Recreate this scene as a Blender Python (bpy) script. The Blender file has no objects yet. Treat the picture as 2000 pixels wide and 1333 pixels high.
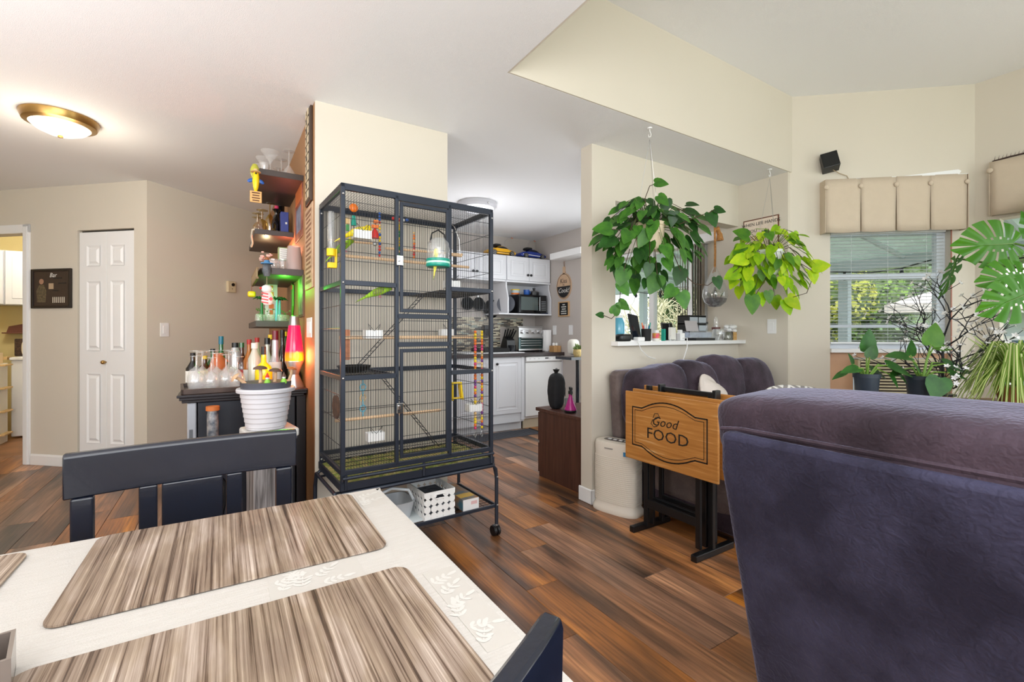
import bpy, bmesh, math, random
from mathutils import Vector, Matrix, Euler
random.seed(7)
SC = bpy.context.scene
COL = SC.collection
PI = math.pi
R = math.radians

# ------------------------------------------------------------ camera
cd = bpy.data.cameras.new('camera')
cam = bpy.data.objects.new('camera', cd)
COL.objects.link(cam)
cam.location = (0, 0, 1.155)
cam.rotation_euler = (R(90), 0, R(-32.1))
cd.sensor_width = 36
cd.lens = 16.2
cd.shift_y = -0.00725
cd.clip_start = 0.02
cd.clip_end = 200
SC.camera = cam

# ------------------------------------------------------------ world, lights, exposure
W = bpy.data.worlds.new('world')
SC.world = W
W.use_nodes = True
wb = W.node_tree.nodes['Background']
wb.inputs[0].default_value = (0.86, 0.93, 1.0, 1)
wb.inputs[1].default_value = 1.7
SC.view_settings.view_transform = 'Standard'
SC.view_settings.look = 'None'
SC.view_settings.exposure = 0.28
SC.view_settings.gamma = 1.0

def area(name, loc, target, sx, sy, power, color=(1, 1, 1)):
    l = bpy.data.lights.new(name, 'AREA')
    l.shape = 'RECTANGLE'; l.size = sx; l.size_y = sy; l.energy = power; l.color = color
    o = bpy.data.objects.new(name, l); COL.objects.link(o)
    o.location = loc
    o.rotation_euler = (Vector(target) - Vector(loc)).to_track_quat('-Z', 'Y').to_euler()
    return o

def bulb(name, loc, power, color=(1, 1, 1), rad=0.05):
    l = bpy.data.lights.new(name, 'POINT')
    l.energy = power; l.color = color; l.shadow_soft_size = rad
    o = bpy.data.objects.new(name, l); COL.objects.link(o); o.location = loc
    return o

def sunlight(name, rot, strength, ang, color=(1, 1, 1)):
    l = bpy.data.lights.new(name, 'SUN')
    l.energy = strength; l.angle = R(ang); l.color = color
    o = bpy.data.objects.new(name, l); COL.objects.link(o); o.rotation_euler = rot
    return o

sunlight('sun', (R(42), 0, R(-63)), 3.0, 3, (1.0, 0.95, 0.86))
area('ceiling_fill_light', (-0.2, -0.9, 1.7), (0.2, 0.4, 5.0), 2.4, 1.6, 84, (0.97, 0.98, 1.0))  # unseen upward fill behind the camera, added to brighten the ceiling
area('hall_ceiling_fill_light', (-1.5, 1.6, 1.4), (-0.4, 3.4, 4.0), 1.4, 1.4, 24, (0.97, 0.98, 1.0))  # second unseen upward fill, added for the hall ceiling
area('rear_fill_light', (0.3, -2.7, 1.5), (0.9, 3.0, 1.3), 4.6, 2.2, 62, (0.95, 0.97, 1.0))  # added area fill at the open rear of the room; no door there
area('window_daylight', (4.7, -0.9, 1.7), (1.0, 1.6, 1.2), 2.0, 1.6, 26, (0.95, 0.97, 1.0))
area('nook_window_daylight', (3.7, 3.3, 1.4), (1.5, 3.8, 1.0), 1.2, 1.5, 16, (0.93, 0.97, 1.0))
area('hall_fill_light', (-2.5, 1.2, 1.5), (-0.6, 5.0, 1.2), 2.2, 1.8, 18, (1.0, 0.95, 0.88))  # added area fill aimed at the hall; no window on that side

# ------------------------------------------------------------ materials
def lin(c):
    return tuple(((v / 255) / 12.92 if v / 255 <= 0.04045 else ((v / 255 + 0.055) / 1.055) ** 2.4) for v in c[:3]) + (1,)

def mat(name, col, rough=0.5, metal=0.0, var=0.0, scale=8.0, bump=0.0, bscale=60.0, spec=0.5, stretch=None, col2=None, sheen=0.0, coat=0.0, rand=0.0, trans=0.0, emit=0.0):
    m = bpy.data.materials.new(name)
    m.use_nodes = True
    nt = m.node_tree; N = nt.nodes; L = nt.links
    p = N['Principled BSDF']
    p.inputs['Base Color'].default_value = lin(col)
    p.inputs['Roughness'].default_value = rough
    p.inputs['Metallic'].default_value = metal
    p.inputs['Specular IOR Level'].default_value = spec
    if sheen: p.inputs['Sheen Weight'].default_value = sheen; p.inputs['Sheen Roughness'].default_value = 0.4
    if coat: p.inputs['Coat Weight'].default_value = coat
    if trans: p.inputs['Transmission Weight'].default_value = trans
    if emit:
        p.inputs['Emission Color'].default_value = lin(col); p.inputs['Emission Strength'].default_value = emit
    tc = N.new('ShaderNodeTexCoord')
    src = tc.outputs['Object']
    if stretch:
        mp = N.new('ShaderNodeMapping'); mp.inputs['Scale'].default_value = stretch
        L.new(src, mp.inputs[0]); src = mp.outputs[0]
    base = None
    if var or col2:
        n = N.new('ShaderNodeTexNoise'); n.inputs['Scale'].default_value = scale; n.inputs['Detail'].default_value = 4
        L.new(src, n.inputs['Vector'])
        cr = N.new('ShaderNodeValToRGB'); L.new(n.outputs[0], cr.inputs[0])
        c = lin(col)
        c2 = lin(col2) if col2 else tuple(x * (1 - var) for x in c[:3]) + (1,)
        c1 = c if col2 else tuple(min(1, x * (1 + var)) for x in c[:3]) + (1,)
        cr.color_ramp.elements[0].position = 0.35; cr.color_ramp.elements[1].position = 0.65
        cr.color_ramp.elements[0].color = c2; cr.color_ramp.elements[1].color = c1
        base = cr.outputs[0]
    if rand:
        oi = N.new('ShaderNodeObjectInfo')
        hs = N.new('ShaderNodeHueSaturation')
        mr = N.new('ShaderNodeMapRange'); mr.inputs[3].default_value = 1 - rand; mr.inputs[4].default_value = 1 + rand
        L.new(oi.outputs['Random'], mr.inputs[0]); L.new(mr.outputs[0], hs.inputs['Value'])
        if base is not None: L.new(base, hs.inputs['Color'])
        else: hs.inputs['Color'].default_value = lin(col)
        base = hs.outputs[0]
    if base is not None: L.new(base, p.inputs['Base Color'])
    if bump:
        n2 = N.new('ShaderNodeTexNoise'); n2.inputs['Scale'].default_value = bscale; n2.inputs['Detail'].default_value = 3
        L.new(src, n2.inputs['Vector'])
        b = N.new('ShaderNodeBump'); b.inputs['Strength'].default_value = bump; b.inputs['Distance'].default_value = 0.01
        L.new(n2.outputs[0], b.inputs['Height']); L.new(b.outputs[0], p.inputs['Normal'])
    return m

def glassmat(name, col=(255, 255, 255), alpha=0.25, rough=0.03, milk=0.0):
    """thin glass: mostly see-through with a glossy skin"""
    m = bpy.data.materials.new(name); m.use_nodes = True
    nt = m.node_tree; N = nt.nodes; L = nt.links
    out = N['Material Output']; N.remove(N['Principled BSDF'])
    t = N.new('ShaderNodeBsdfTransparent'); t.inputs[0].default_value = lin(col)
    g = N.new('ShaderNodeBsdfGlossy'); g.inputs['Roughness'].default_value = rough
    fr = N.new('ShaderNodeFresnel'); fr.inputs['IOR'].default_value = 1.45
    ad = N.new('ShaderNodeMath'); ad.operation = 'ADD'; ad.use_clamp = True; ad.inputs[1].default_value = alpha
    L.new(fr.outputs[0], ad.inputs[0])
    mx = N.new('ShaderNodeMixShader')
    ge = N.new('ShaderNodeNewGeometry'); ib = N.new('ShaderNodeMath'); ib.operation = 'SUBTRACT'; ib.inputs[0].default_value = 1
    L.new(ge.outputs['Backfacing'], ib.inputs[1])
    ml = N.new('ShaderNodeMath'); ml.operation = 'MULTIPLY'; L.new(ad.outputs[0], ml.inputs[0]); L.new(ib.outputs[0], ml.inputs[1])
    L.new(ml.outputs[0], mx.inputs[0]); L.new(t.outputs[0], mx.inputs[1]); L.new(g.outputs[0], mx.inputs[2])
    df = N.new('ShaderNodeBsdfDiffuse'); df.inputs[0].default_value = (.9, .9, .9, 1)
    m2 = N.new('ShaderNodeMixShader'); m2.inputs[0].default_value = milk
    L.new(mx.outputs[0], m2.inputs[1]); L.new(df.outputs[0], m2.inputs[2]); L.new(m2.outputs[0], out.inputs[0])
    return m

M = {}
M['wall'] = mat('wall_paint_beige', (213, 205, 191), 0.75, var=0.012, scale=1.5, bump=0.05, bscale=250)
M['wall_brown'] = mat('wall_paint_brown', (166, 122, 82), 0.6, bump=0.05, bscale=250)
M['wall_kitchen'] = mat('wall_paint_grey', (196, 188, 182), 0.7, bump=0.05, bscale=250)
M['wall_laundry'] = mat('wall_paint_yellow', (214, 196, 140), 0.7)
M['ceil'] = mat('ceiling_white', (242, 243, 245), 0.85, bump=0.25, bscale=320)
M['white'] = mat('white_paint', (238, 238, 238), 0.35)
M['cab'] = mat('cabinet_white', (222, 223, 228), 0.4)
M['black'] = mat('black_plastic', (18, 19, 22), 0.35)
M['blackmat'] = mat('black_matte', (14, 14, 15), 0.7)
M['cage'] = mat('cage_black_metal', (40, 46, 58), 0.35, metal=0.3)
M['wire'] = mat('cage_wire_black', (38, 40, 46), 0.4, metal=0.3)
M['steel'] = mat('brushed_steel', (190, 190, 190), 0.3, metal=0.9)
M['chrome'] = mat('chrome', (215, 215, 218), 0.15, metal=1.0)
M['brass'] = mat('brass', (170, 135, 80), 0.3, metal=0.9)
M['glass'] = glassmat('clear_glass', (252, 252, 252), 0.12, milk=.17)
M['pane'] = glassmat('window_glass', (250, 252, 252), 0.0)
M['plastic_clear'] = glassmat('clear_plastic', (245, 248, 250), 0.14, 0.08, milk=.12)

# ------------------------------------------------------------ mesh builder
def world_of(o):
    m = o.matrix_basis.copy()
    while o.parent:
        o = o.parent
        m = o.matrix_basis @ m
    return m

class B:
    def __init__(s): s.v = []; s.f = []; s.mi = []; s.cur = 0
    def add(s, vs, fs):
        n = len(s.v)
        s.v += [tuple(p) for p in vs]
        s.f += [tuple(i + n for i in f) for f in fs]
        s.mi += [s.cur] * len(fs)
        return s
    def box(s, x0, y0, z0, x1, y1, z1):
        x0, x1 = min(x0, x1), max(x0, x1); y0, y1 = min(y0, y1), max(y0, y1); z0, z1 = min(z0, z1), max(z0, z1)
        return s.add([(x0,y0,z0),(x1,y0,z0),(x1,y1,z0),(x0,y1,z0),(x0,y0,z1),(x1,y0,z1),(x1,y1,z1),(x0,y1,z1)],
                     [(0,3,2,1),(4,5,6,7),(0,1,5,4),(1,2,6,5),(2,3,7,6),(3,0,4,7)])
    def cbox(s, c, d, e=(0, 0, 0)):
        m = Matrix.Translation(c) @ Euler(e).to_matrix().to_4x4()
        x, y, z = d[0]/2, d[1]/2, d[2]/2
        vs = [m @ Vector(p) for p in [(-x,-y,-z),(x,-y,-z),(x,y,-z),(-x,y,-z),(-x,-y,z),(x,-y,z),(x,y,z),(-x,y,z)]]
        return s.add(vs, [(0,3,2,1),(4,5,6,7),(0,1,5,4),(1,2,6,5),(2,3,7,6),(3,0,4,7)])
    def lathe(s, c, prof, n=16, rot=None, cap=True, sx=1, sy=1):
        m = Matrix.Translation(c)
        if rot: m = m @ Euler(rot).to_matrix().to_4x4()
        vs = []
        for r, z in prof:
            for k in range(n):
                a = 2*PI*k/n
                vs.append(m @ Vector((r*math.cos(a)*sx, r*math.sin(a)*sy, z)))
        fs = []
        for i in range(len(prof)-1):
            for k in range(n):
                k2 = (k+1) % n
                fs.append((i*n+k, i*n+k2, (i+1)*n+k2, (i+1)*n+k))
        if cap:
            fs.append(tuple(range(n-1, -1, -1)))
            fs.append(tuple((len(prof)-1)*n + k for k in range(n)))
        return s.add(vs, fs)
    def cyl(s, p0, p1, r0, r1=None, n=10, cap=True):
        p0 = Vector(p0); p1 = Vector(p1); r1 = r0 if r1 is None else r1
        d = p1 - p0
        q = d.to_track_quat('Z', 'Y').to_matrix()
        vs = []
        for p, r in ((p0, r0), (p1, r1)):
            for k in range(n):
                a = 2*PI*k/n
                vs.append(p + q @ Vector((r*math.cos(a), r*math.sin(a), 0)))
        fs = [(k, (k+1) % n, n+(k+1) % n, n+k) for k in range(n)]
        if cap: fs += [tuple(range(n-1, -1, -1)), tuple(range(n, 2*n))]
        return s.add(vs, fs)
    def tube(s, pts, r, n=6, cap=True):
        pts = [Vector(p) for p in pts]
        vs = []
        up = Vector((0, 0, 1))
        rr = r if isinstance(r, (list, tuple)) else [r]*len(pts)
        prev = None
        for i, p in enumerate(pts):
            a = pts[max(i-1, 0)]; b = pts[min(i+1, len(pts)-1)]
            d = (b - a)
            if d.length < 1e-9: d = Vector((0, 0, 1))
            d.normalize()
            if prev is None:
                u = d.cross(up)
                if u.length < 0.05: u = d.cross(Vector((1, 0, 0)))
            else:
                u = prev - d * prev.dot(d)
                if u.length < 1e-4: u = d.cross(Vector((1, 0, 0)))
            u.normalize(); prev = u
            w = d.cross(u)
            for k in range(n):
                t = 2*PI*k/n
                vs.append(p + (u*math.cos(t) + w*math.sin(t))*rr[i])
        fs = []
        for i in range(len(pts)-1):
            for k in range(n):
                k2 = (k+1) % n
                fs.append((i*n+k, i*n+k2, (i+1)*n+k2, (i+1)*n+k))
        if cap: fs += [tuple(range(n-1, -1, -1)), tuple((len(pts)-1)*n+k for k in range(n))]
        return s.add(vs, fs)
    def sph(s, c, r, n=12, m=8, sx=1, sy=1, sz=1, e=(0, 0, 0)):
        prof = [(max(1e-4, r*math.sin(PI*i/m)), -r*math.cos(PI*i/m)) for i in range(m+1)]
        q = Matrix.Translation(c) @ Euler(e).to_matrix().to_4x4()
        vs = []
        for pr, z in prof:
            for k in range(n):
                a = 2*PI*k/n
                vs.append(q @ Vector((pr*math.cos(a)*sx, pr*math.sin(a)*sy, z*sz)))
        fs = []
        for i in range(m):
            for k in range(n):
                k2 = (k+1) % n
                fs.append((i*n+k, i*n+k2, (i+1)*n+k2, (i+1)*n+k))
        return s.add(vs, fs)
    def prism(s, poly, a, b, axis='z'):
        """extrude 2-D polygon between a and b along an axis"""
        n = len(poly); vs = []
        for h in (a, b):
            for u, w in poly:
                vs.append({'z': (u, w, h), 'y': (u, h, w), 'x': (h, u, w)}[axis])
        fs = [tuple(range(n-1, -1, -1)), tuple(range(n, 2*n))]
        fs += [(k, (k+1) % n, n+(k+1) % n, n+k) for k in range(n)]
        return s.add(vs, fs)
    def xf(s, m, start=0):
        for i in range(start, len(s.v)): s.v[i] = tuple(m @ Vector(s.v[i]))
        return s
    def mesh(s, name, mats, smooth=False, ang=40):
        me = bpy.data.meshes.new(name)
        me.from_pydata(s.v, [], s.f)
        for m in (mats if isinstance(mats, (list, tuple)) else [mats]): me.materials.append(m)
        if s.cur or any(s.mi):
            for p, i in zip(me.polygons, s.mi): p.material_index = i
        bm = bmesh.new(); bm.from_mesh(me)
        bmesh.ops.recalc_face_normals(bm, faces=bm.faces)
        bm.to_mesh(me); bm.free()
        if smooth:
            me.shade_smooth() if hasattr(me, 'shade_smooth') else None
            try: me.set_sharp_from_angle(angle=R(ang))
            except Exception: pass
        me.update()
        return me
    def out(s, name, mats, parent=None, local=False, smooth=False, bev=0, ang=40, seg=2):
        """link as one object; world coordinates unless local"""
        if parent is not None and not local:
            inv = world_of(parent).inverted(); s.xf(inv)
        loc = None
        if parent is None:
            xs = [p[0] for p in s.v]; ys = [p[1] for p in s.v]; zs = [p[2] for p in s.v]
            loc = Vector(((min(xs)+max(xs))/2, (min(ys)+max(ys))/2, min(zs)))
            s.xf(Matrix.Translation(-loc))
        me = s.mesh(name, mats, smooth, ang)
        o = bpy.data.objects.new(name, me); COL.objects.link(o)
        if parent is not None: o.parent = parent
        else: o.location = loc
        if bev:
            md = o.modifiers.new('bevel', 'BEVEL'); md.width = bev; md.segments = seg; md.limit_method = 'ANGLE'; md.angle_limit = R(50)
        return o

def T(name, label, cat, loc=(0, 0, 0), rz=0, group=None):
    o = bpy.data.objects.new(name, None); COL.objects.link(o)
    o.empty_display_size = 0.05
    o.location = loc; o.rotation_euler = (0, 0, R(rz))
    o['label'] = label; o['category'] = cat
    if group: o['group'] = group
    return o

def tag(o, label, cat, group=None, kind=None):
    o['label'] = label; o['category'] = cat
    if group: o['group'] = group
    if kind: o['kind'] = kind
    return o

def S(o):
    o['kind'] = 'structure'; return o

def lab(o, l):
    o['label'] = l; return o

def dup(root, loc=None, rz=None, label=None, group=None, scale=None):
    def cp(o, par):
        c = o.copy(); COL.objects.link(c); c.parent = par
        for ch in kids.get(o.name, []): cp(ch, c)
        return c
    kids = {}
    for o in COL.objects:
        if o.parent: kids.setdefault(o.parent.name, []).append(o)
    r = cp(root, None)
    if loc is not None: r.location = loc
    if rz is not None: r.rotation_euler[2] = R(rz)
    if label: r['label'] = label
    if group: r['group'] = group
    if scale: r.scale = (scale,)*3
    return r

def textmesh(txt, size, m, parent, loc, rot, name='lettering', thick=0.0004, shear=0, ax='CENTER', sx=1.0):
    cu = bpy.data.curves.new(name, 'FONT')
    cu.body = txt; cu.size = size; cu.align_x = ax; cu.align_y = 'CENTER'; cu.extrude = thick; cu.shear = shear
    cu.resolution_u = 2
    tmp = bpy.data.objects.new('tmp', cu); COL.objects.link(tmp)
    dg = bpy.context.evaluated_depsgraph_get()
    me = bpy.data.meshes.new_from_object(tmp.evaluated_get(dg))
    bpy.data.objects.remove(tmp)
    me.transform(Matrix.Scale(sx, 4, (1, 0, 0)))
    me.materials.clear(); me.materials.append(m)
    o = bpy.data.objects.new(name, me); COL.objects.link(o)
    o.parent = parent; o.location = loc; o.rotation_euler = rot
    return o
# text that faces -y in local coordinates stands up with this rotation
UP = (PI/2, 0, 0)
# ============================================================ SETTING
H1, H2 = 2.44, 3.044
FX, FY = math.sin(R(32.1)), math.cos(R(32.1))

def project(x, y, z):
    d = x*FX + y*FY; r = x*FY - y*FX
    if d < 0.05: return None
    return 1000 + 900*r/d, 652 - 900*(z-1.155)/d

# floor with planks as children
floor = S(B().box(-3.2, -2.8, -0.06, 5.0, 6.2, -0.004).out('floor', mat('floor_core', (70, 48, 34), 0.6)))
def plankmat():
    m = bpy.data.materials.new('plank_wood'); m.use_nodes = True
    nt = m.node_tree; N = nt.nodes; L = nt.links; p = N['Principled BSDF']
    tc = N.new('ShaderNodeTexCoord'); oi = N.new('ShaderNodeObjectInfo')
    ad = N.new('ShaderNodeVectorMath'); ad.operation = 'ADD'
    mu = N.new('ShaderNodeMath'); mu.operation = 'MULTIPLY'; mu.inputs[1].default_value = 43
    L.new(oi.outputs['Random'], mu.inputs[0]); L.new(tc.outputs['Object'], ad.inputs[0]); L.new(mu.outputs[0], ad.inputs[1])
    mp = N.new('ShaderNodeMapping'); mp.inputs['Scale'].default_value = (6.5, 0.9, 1); L.new(ad.outputs[0], mp.inputs[0])
    n = N.new('ShaderNodeTexNoise'); n.inputs['Scale'].default_value = 1.0; n.inputs['Detail'].default_value = 5; n.inputs['Distortion'].default_value = 0.6
    L.new(mp.outputs[0], n.inputs['Vector'])
    cr = N.new('ShaderNodeValToRGB'); L.new(n.outputs[0], cr.inputs[0])
    e = cr.color_ramp.elements
    e[0].position = 0.32; e[0].color = lin((66, 48, 38)); e[1].position = 0.68; e[1].color = lin((196, 132, 74))
    a = e.new(0.44); a.color = lin((118, 80, 52)); b = e.new(0.56); b.color = lin((160, 104, 60))
    mp2 = N.new('ShaderNodeMapping'); mp2.inputs['Scale'].default_value = (90, 3.5, 1); L.new(ad.outputs[0], mp2.inputs[0])
    n2 = N.new('ShaderNodeTexNoise'); n2.inputs['Scale'].default_value = 1.0; n2.inputs['Detail'].default_value = 6; L.new(mp2.outputs[0], n2.inputs['Vector'])
    mx = N.new('ShaderNodeMix'); mx.data_type = 'RGBA'; mx.blend_type = 'OVERLAY'; mx.inputs[0].default_value = 0.75
    g = N.new('ShaderNodeValToRGB'); L.new(n2.outputs[0], g.inputs[0]); g.color_ramp.elements[0].position = 0.3; g.color_ramp.elements[1].position = 0.7
    g.color_ramp.elements[0].color = (.22, .22, .22, 1); g.color_ramp.elements[1].color = (.72, .72, .72, 1)
    L.new(cr.outputs[0], mx.inputs[6]); L.new(g.outputs[0], mx.inputs[7])
    hs = N.new('ShaderNodeHueSaturation')
    mr = N.new('ShaderNodeMapRange'); mr.inputs[3].default_value = 0.70; mr.inputs[4].default_value = 1.12
    wn = N.new('ShaderNodeTexWhiteNoise'); wn.noise_dimensions = '1D'; L.new(mu.outputs[0], wn.inputs['W'])
    L.new(wn.outputs[0], mr.inputs[0]); L.new(mr.outputs[0], hs.inputs['Value'])
    mr2 = N.new('ShaderNodeMapRange'); mr2.inputs[3].default_value = 0.75; mr2.inputs[4].default_value = 1.12
    L.new(oi.outputs['Random'], mr2.inputs[0]); L.new(mr2.outputs[0], hs.inputs['Saturation'])
    L.new(mx.outputs[2], hs.inputs['Color']); L.new(hs.outputs[0], p.inputs['Base Color'])
    p.inputs['Roughness'].default_value = 0.33; p.inputs['Specular IOR Level'].default_value = 0.5
    bp = N.new('ShaderNodeBump'); bp.inputs['Strength'].default_value = 0.12; bp.inputs['Distance'].default_value = 0.004
    L.new(n2.outputs[0], bp.inputs['Height']); L.new(bp.outputs[0], p.inputs['Normal'])
    return m
M['plank'] = plankmat()
def shown(x0, y0, x1, y1):
    if max(x0, x1) > 4.8: return False
    for i in range(5):
        for j in range(9):
            q = project(x0+(x1-x0)*i/4, y0+(y1-y0)*j/8, 0)
            if q and -20 < q[0] < 2020 and q[1] < 1350: return True
    return False
rest = B(); npl = 0
PW = 0.177; rnd = random.Random(3)
pm = {}
for i in range(-24, 22):
    x0 = 1.155 + i*PW
    if x0 < -3.2 or x0 + PW > 5: continue
    y = -2.8 - rnd.random()*1.2
    while y < 6.2:
        ln = 1.22
        a = max(y, -2.8); b = min(y+ln, 6.2)
        y += ln
        if b - a < 0.05: continue
        if shown(x0, a, x0+PW, b) and npl < 292:
            npl += 1
            key = round(b-a, 3)
            if key not in pm:
                h = PW/2 - 0.0008; l = (b-a)/2 - 0.0008; t = 0.0012
                q = B().add([(-h,-l,-.004),(h,-l,-.004),(h,l,-.004),(-h,l,-.004),(-h,-l,-t),(h,-l,-t),(h,l,-t),(-h,l,-t),
                             (-h+t,-l+t,0),(h-t,-l+t,0),(h-t,l-t,0),(-h+t,l-t,0)],
                            [(0,1,5,4),(1,2,6,5),(2,3,7,6),(3,0,4,7),(4,5,9,8),(5,6,10,9),(6,7,11,10),(7,4,8,11),(8,9,10,11)])
                pm[key] = q.mesh('plank', M['plank'])
            o = bpy.data.objects.new('plank', pm[key]); COL.objects.link(o); o.parent = floor
            o.location = Vector((x0+PW/2, (a+b)/2, 0)) - floor.location
        else:
            rest.box(x0+.001, a+.001, -0.004, x0+PW-.001, b-.001, 0)
ro = rest.out('planking', M['plank'], floor); ro['kind'] = 'stuff'

# ceilings
cl = B()
cl.box(-3.2, 1.935, H1, 4.9, 2.46, H1+.1).box(-3.2, 2.46, H1, 4.0, 6.2, H1+.1).box(-3.2, -2.8, H1, 1.185, 1.935, H1+.1)
S(cl.out('ceiling', M['ceil']))
S(B().box(1.1, -2.8, H2, 5.0, 2.05, H2+.1).out('ceiling_vault', M['ceil']))
S(B().box(1.175, 1.925, H1+.0005, 4.95, 1.934, H2).out('wall_header_front', M['wall']))
S(B().box(1.186, -2.8, H1+.0005, 1.195, 1.925, H2).out('wall_header_side', M['wall']))

def wall(name, org, ang, length, h=H1, th=0.11, holes=(), m='wall', z0=0):
    """local x runs to the viewer's right, y goes into the wall"""
    b = B(); cuts = sorted(holes)
    x = 0
    for (a, c, lo, hi) in cuts:
        if a > x: b.box(x, 0, z0, a, th, h)
        if lo > z0: b.box(a, 0, z0, c, th, lo)
        if hi < h: b.box(a, 0, hi, c, th, h)
        x = c
    if x < length: b.box(x, 0, z0, length, th, h)
    b.xf(Matrix.Translation((org[0], org[1], 0)) @ Matrix.Rotation(R(ang), 4, 'Z'))
    return S(b.out(name, M[m] if isinstance(m, str) else m))

# bar wall block
S(B().box(.432, 2.728, 0, .55, 5.9, H1).out('wall_bar_inner', M['wall']))
S(B().box(.429, 2.74, 0, .4325, 5.7, H1).out('wall_bar', M['wall_brown']))
S(B().box(.43, 2.725, 0, 1.221, 2.84, H1).out('wall_bar_front', M['wall']))
# 45 degree walls on the left
C1 = (-.539, 4.889)
def w1(s, y=0, z=0):   # point on the closet wall, s from its right end (negative to the left)
    a = R(-42.3); return Vector((C1[0]+s*math.cos(a)-y*math.sin(a), C1[1]+s*math.sin(a)+y*math.cos(a), z))
o1 = w1(-2.4)
wall('wall_closet', o1, -42.3, 2.4, holes=((2.4-1.95, 2.4-1.284, 0, 2.05), (2.4-.712, 2.4-.128, 0, 2.045)))
wall('wall_hall', C1, 40.8, 1.4)
# kitchen and nook
wall('wall_kitchen_back', (.5, 5.25), 0, 3.3, m='wall_kitchen')
wall('wall_kitchen_right', (3.67, 5.3), -90, 1.15, m='wall_kitchen', th=.3)
wall('wall_nook', (3.80, 4.15), -90, 2.215, holes=((.15, 1.50, .25, 2.05),))
# pass-through wall
wall('wall_pass_through', (2.11, 2.35), 0, 1.69, holes=((.22, 1.69, 1.07, 2.087),))
# window wall and its neighbour
WA = -40.5; WO = (3.80, 1.962)
def ww(s, y=0, z=0):
    a = R(WA); return Vector((WO[0]+s*math.cos(a)-y*math.sin(a), WO[1]+s*math.sin(a)+y*math.cos(a), z))
wall('wall_window', WO, WA, 1.345, h=H2, holes=((.335, 1.175, .0, 1.97),))
SX = ww(1.34)
wall('wall_right', (SX[0], SX[1]), -90, 3.9, h=H2, holes=((.13, 1.15, .55, 2.0), (1.6, 3.2, .55, 2.0)))
# rear of the room that only bounces light
S(B().box(-3.2, -2.8, 0, -3.1, 6.0, H1).out('wall_left', M['wall']))

# baseboards
def baseboard(name, org, ang, a, b, h=.095):
    q = B().prism([(0, 0), (-.014, 0), (-.014, h-.015), (-.008, h), (0, h)], a, b, 'x')
    q.xf(Matrix.Translation((org[0], org[1], 0)) @ Matrix.Rotation(R(ang), 4, 'Z'))
    S(q.out(name, M['white'], bev=.002))
baseboard('baseboard_closet', o1, -42.3, 2.4-1.205, 2.4-.735)
baseboard('baseboard_closet_right', o1, -42.3, 2.4-.125, 2.4)
baseboard('baseboard_hall', C1, 40.8, 0, 1.27)
baseboard('baseboard_bar', (.429, 5.7), -90, 0, 2.1)
baseboard('baseboard_bar_front', (.43, 2.725), 0, 0, .79)
bb = B()
for q in ((2.096, 2.336, 2.25, 2.35), (2.096, 2.336, 2.11, 2.474)): bb.box(q[0], q[1], 0, q[2], q[3], .1)
S(bb.out('baseboard_pass_through', M['white'], bev=.012, seg=3))
baseboard('baseboard_nook', (3.80, 4.15), -90, 1.8, 2.2)
baseboard('baseboard_window', WO, WA, .0, .33)

# ---- laundry doorway casing (door_1) and closet bifold (door_2)
d1 = S(T('door_1', 'x', 'x', (o1[0], o1[1], 0), -42.3)); del d1['label']; del d1['category']
b = B(); r_ = 2.4-1.284
for a in (r_, 2.4-1.95-.075):
    b.box(a, -.016, 0, a+.07, 0, 2.12)
b.box(2.4-1.95-.075, -.016, 2.045, r_+.07, 0, 2.12)
b.box(r_-.012, 0, 0, r_, .12, 2.05)
b.box(r_+.012, -.022, 0, r_+.058, -.016, 2.10)
b.out('door_casing', M['white'], d1, local=True, bev=.004)
d2 = S(T('door_2', 'x', 'x', (o1[0], o1[1], 0), -42.3)); del d2['label']; del d2['category']
cx0, cx1 = 2.4-.700, 2.4-.138
dark = mat('closet_painted_shade', (50, 45, 40), .8)
B().box(cx0-.015, .04, 0, cx1+.015, .055, 2.05).out('closet_shade_sheet', dark, d2, local=True)  # dark sheet close behind the leaves stands in for closet shade
mid = (cx0+cx1)/2
for k, (a, c) in enumerate(((cx0, mid-.0015), (mid+.0015, cx1))):
    q = B().box(a, .008, .015, c, .03, 2.028)
    leaf = q.out('door_leaf', M['white'], d2, local=True, bev=.002)
    pa, pb = (a+.085, c-.055) if k == 0 else (a+.05, c-.09)
    for (z0, z1) in ((1.735, 1.91), (1.01, 1.605), (.215, .81)):
        f = B()
        # recessed moulding ring and raised field
        o = [(pa, z0), (pb, z0), (pb, z1), (pa, z1)]
        i1 = [(pa+.018, z0+.018), (pb-.018, z0+.018), (pb-.018, z1-.018), (pa+.018, z1-.018)]
        i2 = [(pa+.036, z0+.04), (pb-.036, z0+.04), (pb-.036, z1-.04), (pa+.036, z1-.04)]
        vs = [(x, .0065, z) for x, z in o] + [(x, .016, z) for x, z in i1] + [(x, .004, z) for x, z in i2]
        fs = [(j, (j+1) % 4, 4+(j+1) % 4, 4+j) for j in range(4)] + [(4+j, 4+(j+1) % 4, 8+(j+1) % 4, 8+j) for j in range(4)] + [(8, 9, 10, 11)]
        # front skin pushed out a little so that the ring reads as a groove
        f.add([(x, y-.006, z) for x, y, z in vs], fs)
        f.out('raised_panel', M['white'], leaf, local=True)
kn = B().sph((2.4-.425, -.016, .911), .017, 12, 8).cyl((2.4-.425, .01, .911), (2.4-.425, -.012, .911), .008)
lab(kn.out('door_knob', M['brass'], d2, local=True, smooth=True), 'small round brass knob')
from mathutils import noise as mnoise
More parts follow.
